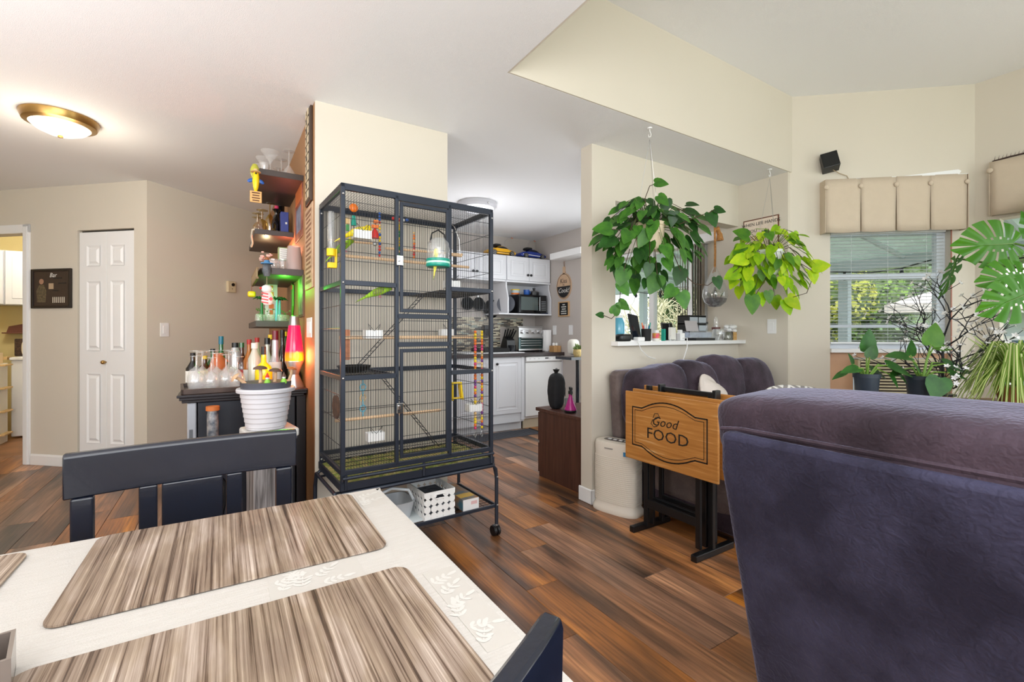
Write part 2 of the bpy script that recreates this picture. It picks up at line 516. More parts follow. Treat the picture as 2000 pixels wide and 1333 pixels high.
def softbox(c, d, e=6.0, n=10, amp=0.0, fr=3.0, rot=(0, 0, 0), seed=0, b=None, pin=None):
    """rounded soft block; e = superellipse power, amp = wrinkle height"""
    b = b or B(); idx = {}; vs = []; fs = []
    q = Matrix.Translation(c) @ Euler(rot).to_matrix().to_4x4()
    def V(p):
        k = tuple(round(t, 4) for t in p)
        if k in idx: return idx[k]
        L_ = (abs(p[0])**e + abs(p[1])**e + abs(p[2])**e) ** (1/e)
        v = Vector((p[0]/L_*d[0]/2, p[1]/L_*d[1]/2, p[2]/L_*d[2]/2))
        if amp:
            w = mnoise.noise(v*fr + Vector((seed*7.3, seed*3.1, 0)))*amp + mnoise.noise(v*fr*2.7 + Vector((seed, 0, 9)))*amp*.45
            v = v + v.normalized()*w
        if pin:  # pinch pillow corners: thickness falls off towards the rim
            a = max(abs(p[0]), abs(p[2])); v.y *= (1 - a**3*pin)
        idx[k] = len(vs); vs.append(q @ v); return idx[k]
    for ax in range(3):
        for sg in (-1, 1):
            for i in range(n):
                for j in range(n):
                    qd = []
                    for di, dj in ((0, 0), (1, 0), (1, 1), (0, 1)):
                        p = [0, 0, 0]; p[ax] = sg
                        p[(ax+1) % 3] = -1 + 2*(i+di)/n; p[(ax+2) % 3] = -1 + 2*(j+dj)/n
                        qd.append(V(p))
                    fs.append(tuple(qd))
    return b.add(vs, fs)

def velvet(name, c1, c2):
    m = bpy.data.materials.new(name); m.use_nodes = True
    nt = m.node_tree; N = nt.nodes; L = nt.links; p = N['Principled BSDF']
    tc = N.new('ShaderNodeTexCoord')
    n = N.new('ShaderNodeTexNoise'); n.inputs['Scale'].default_value = 5; n.inputs['Detail'].default_value = 7; n.inputs['Roughness'].default_value = .62
    L.new(tc.outputs['Object'], n.inputs['Vector'])
    cr = N.new('ShaderNodeValToRGB'); L.new(n.outputs[0], cr.inputs[0])
    cr.color_ramp.elements[0].position = .38; cr.color_ramp.elements[1].position = .66
    cr.color_ramp.elements[0].color = lin(c1); cr.color_ramp.elements[1].color = lin(c2)
    L.new(cr.outputs[0], p.inputs['Base Color'])
    p.inputs['Roughness'].default_value = .75; p.inputs['Sheen Weight'].default_value = .45; p.inputs['Sheen Roughness'].default_value = .35
    p.inputs['Sheen Tint'].default_value = (.7, .72, 1, 1); p.inputs['Specular IOR Level'].default_value = .25
    w = N.new('ShaderNodeTexWave'); w.bands_direction = 'DIAGONAL'; w.inputs['Scale'].default_value = 14; w.inputs['Distortion'].default_value = 14; w.inputs['Detail'].default_value = 3; w.inputs['Detail Scale'].default_value = 2
    L.new(tc.outputs['Object'], w.inputs['Vector'])
    ml = N.new('ShaderNodeMath'); ml.operation = 'MULTIPLY'; L.new(w.outputs['Fac'], ml.inputs[0]); L.new(n.outputs[0], ml.inputs[1])
    bp = N.new('ShaderNodeBump'); bp.inputs['Strength'].default_value = .22; bp.inputs['Distance'].default_value = .010
    L.new(ml.outputs[0], bp.inputs['Height']); L.new(bp.outputs[0], p.inputs['Normal'])
    return m
M['velvet'] = velvet('velvet_aubergine', (42, 40, 58), (68, 67, 92))
M['velvet2'] = velvet('velvet_plum', (50, 40, 48), (82, 68, 80))
M['velvet3'] = velvet('velvet_taupe', (98, 86, 84), (128, 114, 110))

# ============================================================ FRONT SOFA
t = T('sofa', 'aubergine velvet sofa seen from behind, nearest the camera at right', 'sofa', (1.5, -.15, 0))
def leanbox(b, x0b, x0t, th, y0, y1, z0, z1, nz=8, ny=16, amp=.004):
    # back panel: leans, softly rounded end edges
    vs = []; fs = []; ring = []
    def prof(s):   # outline point s in 0..1 around the thin section in (across, along) space
        return s
    cols = []
    r = .035
    sec = []
    # section in local (u = thickness, v = y) counter-clockwise
    for (cu, cv, a0) in ((r, y1-r, 90), (r, y0+r, 180), (th-r, y0+r, 270), (th-r, y1-r, 0)):
        for k in range(5):
            a = R(a0 + k*22.5); sec.append((cu+r*math.cos(a), cv+r*math.sin(a)))
    for i in range(nz+1):
        f = i/nz; z = z0+(z1-z0)*f; xx = x0b+(x0t-x0b)*f
        if i == nz: sh = .012
        else: sh = 0
        for (u, v) in sec:
            uu = u if not sh else sh+(u)*(1-2*sh/th)
            vs.append((xx+uu, v - (sh if v > (y0+y1)/2 else -sh), z))
    n = len(sec)
    for i in range(nz):
        for k in range(n):
            k2 = (k+1) % n; fs.append((i*n+k, i*n+k2, (i+1)*n+k2, (i+1)*n+k))
    fs.append(tuple(nz*n+k for k in range(n))); fs.append(tuple(range(n-1, -1, -1)))
    b.add(vs, fs)
b = B(); leanbox(b, 1.325, 1.105, .16, -1.15, .762, .05, .895)
b.out('back_panel', M['velvet'], t, smooth=True, bev=.018, seg=3, ang=60)
q = softbox((1.305, -.15, .900), (.34, 1.94, .215), e=5.2, n=30, amp=.012, fr=4, rot=(0, R(-3), 0), seed=2)
q.out('back_cushion', M['velvet2'], t, smooth=True, ang=180)
B().tube([(1.137, .752, .900), (1.137, .70, .907), (1.137, .2, .908), (1.137, -.4, .907), (1.137, -1.1, .907)], .006).out('piping', M['velvet2'], t, smooth=True)
q = softbox((1.84, -.20, .31), (.84, 1.5, .30), e=7, n=14, amp=.006, seed=4); q.out('seat', M['velvet2'], t, smooth=True, ang=180)
for y in (.64, -1.04):
    q = softbox((1.80, y, .33), (.95, .22, .56), e=5, n=10, amp=.004, seed=y); q.out('arm', M['velvet2'], t, smooth=True, ang=180)
for x in (1.42, 2.2):
    for y in (.66, -1.05): B().cyl((x, y, 0), (x, y, .06), .025).out('leg', M['black'], t)

# ============================================================ BACK SOFA
t = T('sofa', 'plum velvet sofa with puffy back against the pass-through wall', 'sofa', (3.0, 1.9, 0))
B().box(2.33, 1.42, .05, 3.77, 2.2, .28).out('base', M['velvet2'], t, bev=.03, seg=3)
b = B(); b.prism([(2.262, .44), (2.235, .87), (2.262, .905), (3.72, .905), (3.76, .86), (3.76, .06), (2.33, .06), (2.33, .44)], 2.24, 2.325, 'y')
b.out('back_panel', M['velvet3'], t, bev=.025, seg=3)
for k, (x0, x1, zt, zb, e_) in enumerate(((2.27, 2.73, .925, .42, 3.6), (2.66, 3.02, .955, .42, 3.4), (2.95, 3.38, .975, .42, 3.4), (3.30, 3.74, .95, .42, 3.8))):
    q = softbox(((x0+x1)/2, 2.13-.01*(k % 2), (zt+zb)/2), (x1-x0+.03, .30, zt-zb+.02), e=e_, n=14, amp=.022, fr=5, rot=(R(-6), R((-4, 3, 4, 2)[k]), 0), seed=k+3)
    q.out('back_cushion', M['velvet2'], t, smooth=True, ang=180)
for x0, x1 in ((2.5, 3.12), (3.11, 3.72)):
    q = softbox(((x0+x1)/2, 1.72, .34), (x1-x0, .66, .2), e=6, n=10, amp=.006, seed=x0); q.out('seat', M['velvet2'], t, smooth=True, ang=180)
q = softbox((2.41, 1.75, .36), (.2, .76, .44), e=5, n=10, amp=.006, seed=9); q.out('arm', M['velvet3'], t, smooth=True, ang=180)
for x in (2.4, 3.7):
    for y in (1.48, 2.26): B().cyl((x, y, 0), (x, y, .06), .02).out('leg', M['black'], t)

M['pillow'] = mat('pillow_cream', (214, 204, 196), .85, var=.04, scale=6, bump=.3, bscale=200)
q = softbox((2.86, 1.94, .665), (.42, .15, .40), e=3.2, n=12, amp=.008, rot=(R(-16), R(16), R(12)), pin=.75, seed=5)
tag(q.out('throw_pillow', M['pillow'], smooth=True, ang=180), 'plain cream throw pillow tilted on the plum sofa', 'pillow')
def chevron():
    m = mat('pillow_chevron', (150, 146, 144), .85); nt = m.node_tree; N = nt.nodes; L = nt.links; p = N['Principled BSDF']
    tc = N.new('ShaderNodeTexCoord'); sp = N.new('ShaderNodeSeparateXYZ'); L.new(tc.outputs['Object'], sp.inputs[0])
    def mth(op, a, b=None):
        n = N.new('ShaderNodeMath'); n.operation = op
        for i, v in enumerate((a, b)):
            if v is None: continue
            if isinstance(v, (int, float)): n.inputs[i].default_value = v
            else: L.new(v, n.inputs[i])
        return n.outputs[0]
    z = mth('PINGPONG', mth('MULTIPLY', sp.outputs['X'], 1.0), .055)
    s = mth('ADD', mth('MULTIPLY', z, 1.0), sp.outputs['Z'])
    f = mth('FRACT', mth('MULTIPLY', s, 22)); g = mth('GREATER_THAN', f, .62)
    mx = N.new('ShaderNodeMix'); mx.data_type = 'RGBA'; L.new(g, mx.inputs[0]); mx.inputs[6].default_value = lin((146, 142, 140)); mx.inputs[7].default_value = lin((236, 234, 230))
    L.new(mx.outputs[2], p.inputs['Base Color']); return m
q = softbox((3.30, 1.60, .60), (.52, .16, .42), e=3.2, n=12, amp=.006, rot=(R(-20), R(3), R(-30)), pin=.7, seed=6)
tag(q.out('throw_pillow', chevron(), smooth=True, ang=180), 'grey throw pillow with white zigzag lines behind the near sofa', 'pillow')

# ============================================================ TV TRAYS
def oak(name, c1, c2, c3=None, sx=(3, 60, 60), rough=.45):
    m = bpy.data.materials.new(name); m.use_nodes = True
    nt = m.node_tree; N = nt.nodes; L = nt.links; p = N['Principled BSDF']
    tc = N.new('ShaderNodeTexCoord'); mp = N.new('ShaderNodeMapping'); mp.inputs['Scale'].default_value = sx
    L.new(tc.outputs['Object'], mp.inputs[0])
    n = N.new('ShaderNodeTexNoise'); n.inputs['Scale'].default_value = 1; n.inputs['Detail'].default_value = 6; n.inputs['Distortion'].default_value = .5
    L.new(mp.outputs[0], n.inputs['Vector'])
    cr = N.new('ShaderNodeValToRGB'); L.new(n.outputs[0], cr.inputs[0]); e = cr.color_ramp.elements
    e[0].position = .35; e[1].position = .62; e[0].color = lin(c1); e[1].color = lin(c2)
    if c3: x = e.new(.78); x.color = lin(c3)
    L.new(cr.outputs[0], p.inputs['Base Color']); p.inputs['Roughness'].default_value = rough
    b_ = N.new('ShaderNodeBump'); b_.inputs['Strength'].default_value = .15; b_.inputs['Distance'].default_value = .003
    L.new(n.outputs[0], b_.inputs['Height']); L.new(b_.outputs[0], p.inputs['Normal'])
    return m
M['oak'] = oak('limed_oak', (176, 116, 52), (196, 136, 68), (222, 184, 132), sx=(4, 60, 75))
M['ink'] = mat('black_print', (26, 22, 20), .6)
lb = ['golden oak tray table lettered with food words, foremost of the folded set',
      'second folded oak tray table of the set, just behind the lettered one',
      'rearmost folded oak tray table of the set, beside the plum sofa']
for k, X in enumerate((2.075, 2.125, 2.205)):
    dy = (0, -.012, -.03)[k]
    t = T('folding_tray_table', lb[k], 'tray table', (X, 1.7, 0), -90, 'folded tray tables on one stand')
    dz = (0, .012, .03)[k]
    # local x = -Y world, local y = +X
    top = B().box(-.31-dy, 0, .405+dz, .31-dy, .016, .808+dz).out('tray_top', M['oak'], t, local=True, bev=.004)
    if k == 0:
        # printed double frame
        def arcframe(hw, hh, bump, wid, notch):
            P = []
            def side(sg):
                pts = []
                cwid = .19
                pts.append((-hw, sg*hh))
                pts.append((-cwid+.01, sg*hh))
                for i in range(13):
                    a = -1+2*i/12
                    pts.append((a*(cwid-.035), sg*(hh+.010+bump*(1-a*a))))
                pts.append((cwid-.01, sg*hh)); pts.append((hw, sg*hh))
                return pts
            up = side(1); dn = side(-1)[::-1]
            return up+dn
        def strip(b, P, w, y):
            n = len(P)
            cx = sum(p[0] for p in P)/n; cz = sum(p[1] for p in P)/n
            for i in range(n):
                a = P[i]; c = P[(i+1) % n]
                d = Vector((c[0]-a[0], c[1]-a[1])); 
                if d.length < 1e-6: continue
                nn = Vector((-d.y, d.x)).normalized()*w/2; ee = d.normalized()*w/2
                q = [(a[0]+nn.x-ee.x, y, a[1]+nn.y-ee.y), (c[0]+nn.x+ee.x, y, c[1]+nn.y+ee.y), (c[0]-nn.x+ee.x, y, c[1]-nn.y+ee.y), (a[0]-nn.x-ee.x, y, a[1]-nn.y-ee.y)]
                b.add(q, [(0, 1, 2, 3)])
        b = B()
        P = arcframe(.250, .112, .040, .01, 0); strip(b, P, .0075, -.0008)
        P = arcframe(.232, .096, .036, .01, 0); strip(b, P, .0032, -.0008)
        b.xf(Matrix.Translation((0, 0, .607)))
        b.out('printed_frame', M['ink'], t, local=True)
        textmesh('FOOD', .088, M['ink'], t, (.0, -.0008, .58), UP, sx=1.15)
        textmesh('Good', .075, M['ink'], t, (-.02, -.0008, .657), UP, shear=.35, sx=1.0)
        fl = B().tube([(-.095, -.001, .675), (-.085, -.001, .70), (-.06, -.001, .703), (-.05, -.001, .685), (-.075, -.001, .672), (-.10, -.001, .662), (-.11, -.001, .64), (-.09, -.001, .625), (-.065, -.001, .632)], .0022, 4)
        fl.out('flourish', M['ink'], t, local=True)
    # folded legs, each pair of bars
    for s_ in (-.185, .165):
        B().box(s_, .020, .03, s_+.03, .038, .80).out('leg', M['black'], t, local=True, bev=.003)
    B().box(-.16, .021, .14, .17, .036, .19).out('stretcher', M['black'], t, local=True, bev=.003)
t = T('tray_stand', 'black stand with a carrying handle holding the folded tray tables', 'stand', (2.16, 1.7, 0), -90)
for s_ in (-.215, .20):
    B().box(s_, -.15, 0, s_+.035, .17, .035).out('foot', M['black'], t, local=True, bev=.004)
    B().box(s_, -.01, .03, s_+.03, .015, .845).out('post', M['black'], t, local=True, bev=.003)
for s_ in (-.115, .235):
    B().box(s_, -.025, .79, s_+.022, .02, .862).out('bracket', M['black'], t, local=True, bev=.004)
B().box(-.10, -.008, .822, .245, .012, .848).out('handle', M['black'], t, local=True, bev=.004)
B().box(-.2, -.005, .15, .21, .012, .19).out('stretcher', M['black'], t, local=True, bev=.003)

# ============================================================ AIR PURIFIER
M['pur'] = mat('purifier_white', (226, 218, 205), .45)
t = T('air_purifier', 'white ribbed air purifier on the floor beside the wall end', 'air purifier', (2.19, 2.185, 0), -75)
def ovalprof(w, d, n=28, e=3.2):
    P = []
    for k in range(n):
        a = 2*PI*k/n; c, s_ = math.cos(a), math.sin(a)
        P.append((abs(c)**(2/e)*(1 if c >= 0 else -1)*w/2, abs(s_)**(2/e)*(1 if s_ >= 0 else -1)*d/2))
    return P
def loft(b, rows, e=3.2, n=28, c=(0, 0)):
    vs = []; fs = []
    for (w, d, z) in rows:
        for (x, y) in ovalprof(w, d, n, e): vs.append((c[0]+x, c[1]+y, z))
    for i in range(len(rows)-1):
        for k in range(n):
            k2 = (k+1) % n; fs.append((i*n+k, i*n+k2, (i+1)*n+k2, (i+1)*n+k))
    fs.append(tuple(range(n-1, -1, -1))); fs.append(tuple((len(rows)-1)*n+k for k in range(n)))
    return b.add(vs, fs)
b = B(); loft(b, [(.33, .19, 0), (.335, .195, .012), (.325, .185, .03), (.30, .165, .05), (.30, .165, .37), (.305, .17, .43), (.295, .16, .452), (.25, .13, .455)])
b.out('body', M['pur'], t, local=True, smooth=True, ang=50)
b = B()
for i in range(24):
    z = .065+i*.0125
    loft(b, [(.308, .173, z), (.308, .173, z+.006)])
g = b.out('grille', M['pur'], t, local=True, smooth=True, ang=30); g['kind'] = 'stuff'
b = B(); loft(b, [(.20, .065, .4545), (.20, .065, .4575)]); lab(b.out('control_panel', mat('panel_grey', (96, 92, 90), .3), t, local=True), 'dark grey control panel')
for i in range(4): B().cbox((-.06+.04*i, 0, .459), (.022, .018, .004)).out('button', M['white'], t, local=True)
B().cbox((-.02, -.087, .415), (.06, .002, .008)).out('name_plate', mat('mid_grey', (150, 145, 140), .5), t, local=True)
lab(B().cbox((.10, -.083, .395), (.028, .006, .026), (0, 0, R(16))).out('sticker', mat('sticker_blue', (40, 130, 185), .5), t, local=True), 'small blue sticker')

# ============================================================ DINING TABLE
t = T('dining_table', 'rectangular dining table under a cream cloth, in the foreground', 'table', (-.45, .7, 0))
M['espresso'] = mat('espresso_wood', (17, 23, 38), .22, var=.15, scale=4, bump=.05, spec=.7, coat=.15)
B().box(-1.25, .22, .718, .33, 1.18, .752).out('tabletop', M['espresso'], t, bev=.004)
B().box(-1.18, .29, .63, .26, 1.11, .717).out('apron', M['espresso'], t)
for x in (-1.16, .20):
    for y in (.30, 1.05): B().box(x, y, 0, x+.06, y+.06, .63).out('leg', M['espresso'], t, bev=.003)
def clothmat():
    m = mat('tablecloth_cream', (206, 202, 196), .85, bump=.25, bscale=420)
    nt = m.node_tree; N = nt.nodes; L = nt.links; p = N['Principled BSDF']
    tc = N.new('ShaderNodeTexCoord')
    mp = N.new('ShaderNodeMapping'); mp.inputs['Scale'].default_value = (14, 180, 1); L.new(tc.outputs['Object'], mp.inputs[0])
    n = N.new('ShaderNodeTexNoise'); n.inputs['Scale'].default_value = 1.5; L.new(mp.outputs[0], n.inputs['Vector'])
    cr = N.new('ShaderNodeValToRGB'); L.new(n.outputs[0], cr.inputs[0]); cr.color_ramp.elements[0].color = lin((196, 190, 182)); cr.color_ramp.elements[1].color = lin((214, 210, 205))
    L.new(cr.outputs[0], p.inputs['Base Color']); return m
M['cloth'] = clothmat()
t = T('tablecloth', 'cream tablecloth with pale leaf sprigs covering the dining table', 'tablecloth', (-.45, .7, .753))
b = B(); vs = []; fs = []
# drape: outline path across the edge, sampled around the rectangle with a gentle wave
x0, x1, y0, y1 = -1.262, .342, .208, 1.193
def rim(u):
    per = 2*((x1-x0)+(y1-y0)); s_ = u*per; a = x1-x0; c = y1-y0
    if s_ < a: return (x0+s_, y0), (0, -1)
    s_ -= a
    if s_ < c: return (x1, y0+s_), (1, 0)
    s_ -= c
    if s_ < a: return (x1-s_, y1), (0, 1)
    s_ -= a; return (x0, y1-s_), (-1, 0)
NU = 200
rows = [(-.012, .7585), (-.003, .757), (0.0, .752), (.003, .70), (.012, .64), (.018, .56)]
for i in range(NU):
    (px, py), (nx, ny) = rim(i/NU)
    for j, (o_, z) in enumerate(rows):
        w = .010*math.sin(i*.9)*max(0, j-2)/3 * (.6+.4*math.sin(i*.31))
        vs.append((px+nx*(o_+w), py+ny*(o_+w), z))
n = len(rows)
for i in range(NU):
    i2 = (i+1) % NU
    for j in range(n-1): fs.append((i*n+j, i2*n+j, i2*n+j+1, i*n+j+1))
b.add(vs, fs)
b.add([(x0+.012, y0+.012, .7585), (x1-.012, y0+.012, .7585), (x1-.012, y1-.012, .7585), (x0+.012, y1-.012, .7585)], [(0, 1, 2, 3)])
b.out('cloth', M['cloth'], t, smooth=True, ang=40)
# woven sprigs: taupe band panels with white leaves
M['sprig'] = mat('sprig_white', (213, 210, 204), .8); M['band'] = mat('band_taupe', (200, 195, 188), .8)
b = B(); bd = []
def leaf2(b, x, y, a, l, w, z=.7594):
    pts = []
    for k in range(8):
        q = 2*PI*k/8; u = l/2+math.cos(q)*l/2; v = math.sin(q)*w/2
        pts.append((x+u*math.cos(a)-v*math.sin(a), y+u*math.sin(a)+v*math.cos(a), z))
    jz = (len(b.f) % 40)*.00001; b.add([(p[0], p[1], p[2]+jz) for p in pts], [tuple(range(8))])
def sprig(b, x, y, a, n=5, st=.016):
    for k in range(n):
        cx = x+math.cos(a)*k*st; cy = y+math.sin(a)*k*st; aa = a
        for sg in (-1, 1): leaf2(b, cx, cy, aa+sg*(.9+rs.uniform(-.2, .2)), rs.uniform(.012, .018), .006)
        leaf2(b, cx, cy, aa, st, .0022)
    leaf2(b, x+math.cos(a)*n*st, y+math.sin(a)*n*st, a, .02, .008)
rs = random.Random(5)
def patch(xa, ya, xb, yb):
    bd.append(B().box(xa, ya, .7586, xb, yb, .7592))
    nx_ = max(1, int((xb-xa)/.036)); ny_ = max(1, int((yb-ya)/.036))
    for i in range(nx_):
        for j in range(ny_):
            sprig(b, xa+.004+(xb-xa-.046)*(i+rs.uniform(.1, .4))/nx_, ya+.012+(yb-ya-.03)*(j+rs.uniform(.1, .5))/ny_, rs.uniform(-.3, 1.9), 3, .010)
patch(.272, 1.06, .328, 1.17); patch(.278, .50, .328, .72); patch(.06, .765, .20, .845)
[q_.out('woven_patch', M['band'], t) for q_ in bd]; b.out('leaf_sprigs', M['sprig'], t)['kind'] = 'stuff'

def barkmat():
    m = bpy.data.materials.new('placemat_bark_print'); m.use_nodes = True
    nt = m.node_tree; N = nt.nodes; L = nt.links; p = N['Principled BSDF']
    tc = N.new('ShaderNodeTexCoord')
    mp = N.new('ShaderNodeMapping'); mp.inputs['Scale'].default_value = (120, .9, 1); L.new(tc.outputs['Object'], mp.inputs[0])
    n = N.new('ShaderNodeTexNoise'); n.inputs['Scale'].default_value = 1; n.inputs['Detail'].default_value = 7; n.inputs['Roughness'].default_value = .74; n.inputs['Distortion'].default_value = .12
    L.new(mp.outputs[0], n.inputs['Vector'])
    cr = N.new('ShaderNodeValToRGB'); L.new(n.outputs[0], cr.inputs[0]); e = cr.color_ramp.elements
    e[0].position = .36; e[0].color = lin((60, 48, 42)); e[1].position = .64; e[1].color = lin((222, 210, 200))
    x = e.new(.42); x.color = lin((98, 78, 64)); x = e.new(.47); x.color = lin((152, 135, 122)); x = e.new(.55); x.color = lin((178, 163, 151))
    mp2 = N.new('ShaderNodeMapping'); mp2.inputs['Scale'].default_value = (16, 5, 1); L.new(tc.outputs['Object'], mp2.inputs[0])
    n2 = N.new('ShaderNodeTexNoise'); n2.inputs['Scale'].default_value = 1; n2.inputs['Detail'].default_value = 3; L.new(mp2.outputs[0], n2.inputs['Vector'])
    cr2 = N.new('ShaderNodeValToRGB'); L.new(n2.outputs[0], cr2.inputs[0]); f = cr2.color_ramp.elements
    f[0].position = .4; f[0].color = lin((205, 193, 180)); f[1].position = .62; f[1].color = lin((255, 250, 245)); g = f.new(.52); g.color = lin((230, 220, 204))
    mx = N.new('ShaderNodeMix'); mx.data_type = 'RGBA'; mx.blend_type = 'MULTIPLY'; mx.inputs[0].default_value = .9
    L.new(cr.outputs[0], mx.inputs[6]); L.new(cr2.outputs[0], mx.inputs[7])
    L.new(mx.outputs[2], p.inputs['Base Color']); p.inputs['Roughness'].default_value = .5
    b_ = N.new('ShaderNodeBump'); b_.inputs['Strength'].default_value = .12; b_.inputs['Distance'].default_value = .002
    L.new(n.outputs[0], b_.inputs['Height']); L.new(b_.outputs[0], p.inputs['Normal'])
    return m
M['bark'] = barkmat()
def placemat(x0, y0, x1, y1, label, rz=0):
    cx, cy = (x0+x1)/2, (y0+y1)/2; w, h = (x1-x0), (y1-y0)
    P = []
    r = .022
    for (ax, ay, a0) in ((w/2-r, h/2-r, 0), (-w/2+r, h/2-r, 90), (-w/2+r, -h/2+r, 180), (w/2-r, -h/2+r, 270)):
        for k in range(6): a = R(a0+k*18); P.append((ax+r*math.cos(a), ay+r*math.sin(a)))
    b = B().prism(P, 0, .003, 'z')
    b.xf(Matrix.Translation((cx, cy, .7605)) @ Matrix.Rotation(R(rz), 4, 'Z'))
    tag(b.out('placemat', M['bark']), label, 'placemat', 'wood-grain placemats on the dining table')
placemat(-.205, .845, .262, 1.172, 'brown wood-grain placemat at the far side, before the slatted chair', -.8)
placemat(-.205, .436, .262, .757, 'brown wood-grain placemat nearest the camera at the table edge', .5)
placemat(-.76, .845, -.294, 1.165, 'brown wood-grain placemat cut off by the left picture edge')
t = T('candle_holder', 'square glass holder with a round silvery lid at lower left', 'candle holder', (-.235, .735, .7595), 12)
b = B(); 
for q in ((-.035, -.035, .035, -.031), (-.035, .031, .035, .035), (-.035, -.031, -.031, .031), (.031, -.031, .035, .031)): b.box(q[0], q[1], 0, q[2], q[3], .045)
b.box(-.035, -.035, 0, .035, .035, .005)
b.out('glass_box', mat('smoky_glass', (128, 116, 108), .15), t, local=True)
B().sph((-.005, .0, .05), .02, 14, 10).out('ball', M['chrome'], t, local=True, smooth=True)

# ============================================================ DINING CHAIRS
def dining_chair(label, loc, rz):
    """back rail along local x, seat towards -y"""
    t = T('dining_chair', label, 'chair', loc, rz, 'black slat-back dining chairs')
    e = M['espresso']; W2 = .225
    b = B(); n = 10; vs = []; fs = []
    for i in range(n+1):      # gently curved top rail
        x = -W2+2*W2*i/n; cy = .018*(1-(x/W2)**2)
        for (y, z) in ((-.011, .805), (-.013, .895), (-.006, .901), (.010, .901), (.013, .893), (.011, .805)): vs.append((x, cy+y, z))
    for i in range(n):
        for k in range(6): k2 = (k+1) % 6; fs.append((i*6+k, i*6+k2, (i+1)*6+k2, (i+1)*6+k))
    fs += [tuple(range(5, -1, -1)), tuple(n*6+k for k in range(6))]
    b.add(vs, fs); b.out('top_rail', e, t, local=True, smooth=True, ang=35, bev=.003)
    for sx in (-1, 1):
        x = sx*(W2-.03)
        b = B().prism([(-.012, .805), (.012, .805), (.012, .45), (.04, 0), (.012, 0), (-.012, .45)], x-.019, x+.019, 'x')
        b.out('leg', e, t, local=True, bev=.004)
        B().box(x-.018, -.40, 0, x+.018, -.364, .43).out('leg', e, t, local=True, bev=.003)
    for x, w in ((-.085, .017), (0, .06), (.085, .017)):
        B().box(x-w, .004, .46, x+w, .020, .806).out('slat' if w < .05 else 'splat', e, t, local=True, bev=.003)
    B().box(-.20, -.012, .455, .20, .014, .50).out('lower_rail', e, t, local=True, bev=.003)
    softbox((0, -.2, .452), (.43, .40, .05), e=5, n=8).out('seat', e, t, local=True, smooth=True, ang=180)
    return t
# the far chair stands with its back to the bar, tucked under the table
dining_chair('black slat-back dining chair behind the table, facing the camera', (-.06, 1.335, 0), 3)
c2 = dining_chair('black dining chair whose back corner shows at the bottom edge', (.046, .248, 0), 200)
c2.rotation_euler[2] = R(37.9+165)
# ============================================================ BIRD CAGE
cg = T('bird_cage', 'tall black wire flight cage on a wheeled stand, full of birds and toys', 'bird cage', (.475, 2.25, 0), 2.5)
cm, wm_ = M['cage'], M['wire']
CW, CD = .818, .44
ZT, ZB, ZR2, ZR1 = 1.845, .50, 1.395, .945
def cl_(b, name, m=cm, **k): return b.out(name, m, cg, local=True, **k)
def cgw(x, y, z):
    return cg.matrix_basis @ Vector((x, y, z))
# corner posts
for x in (0, CW):
    for y in (0, CD):
        p_ = cl_(B().box(x-.010, y-.010, .44, x+.010, y+.010, ZT), 'corner_post', bev=.002)
        for z in (ZT-.035, ZR2, ZR1, .47):
            B().sph((x, y-.011, z), .006, 8, 5).out('bolt', M['steel'], p_, local=True, smooth=True)
# horizontal rails
def rail(a, b_, s=.009, h=.012, name='rail'):
    return cl_(B().cbox(((a[0]+b_[0])/2, (a[1]+b_[1])/2, (a[2]+b_[2])/2), (abs(a[0]-b_[0])+2*s, abs(a[1]-b_[1])+2*s, 2*h)), name, bev=.002)
rail((0, 0, ZT), (CW, 0, ZT), h=.016); rail((0, CD, ZT), (CW, CD, ZT), h=.016)
rail((0, 0, ZT), (0, CD, ZT), h=.016); rail((CW, 0, ZT), (CW, CD, ZT), h=.016)
rail((0, 0, ZB), (CW, 0, ZB)); rail((0, CD, ZB), (CW, CD, ZB)); rail((0, 0, ZB), (0, CD, ZB)); rail((CW, 0, ZB), (CW, CD, ZB))
for z in (ZR1, ZR2):
    rail((0, 0, z), (.255, 0, z)); rail((.565, 0, z), (CW, 0, z)); rail((0, CD, z), (CW, CD, z)); rail((0, 0, z), (0, CD, z)); rail((CW, 0, z), (CW, CD, z))
for x in (.262, .556): cl_(B().box(x-.009, -.009, ZB, x+.009, .009, ZT), 'door_post', bev=.002)
rail((.27, 0, 1.243), (.55, 0, 1.243)); rail((.27, 0, 1.10), (.55, 0, 1.10))
rail((.27, 0, 1.828), (.55, 0, 1.828), h=.006)
# doors
def cdoor(z0, z1, name):
    d = cl_(B().box(.275, -.018, z0, .291, -.004, z1).box(.529, -.018, z0, .545, -.004, z1).box(.291, -.018, z0, .529, -.004, z0+.018).box(.291, -.018, z1-.018, .529, -.004, z1), 'door', bev=.002)
    b = B()
    k = 0; x = .300
    while x < .528: b.cyl((x, -.011, z0+.01), (x, -.011, z1-.01), .0009, n=4); x += .0136
    for i in range(1, 5): z = z0+(z1-z0)*i/5; b.cyl((.283, -.0135, z), (.537, -.0135, z), .0015, n=5)
    w = b.out('wire_panel', wm_, d, local=True); w['kind'] = 'stuff'
    zc = (z0+z1)/2 - .02
    lt = B().cbox((.270, -.024, zc), (.034, .012, .052)).cbox((.262, -.03, zc+.005), (.012, .016, .022)).out('latch', M['chrome'], d, local=True, bev=.003)
    lab(lt, 'shiny metal door latch')
    return d
cdoor(1.262, 1.815, 'upper'); cdoor(.53, 1.078, 'lower')
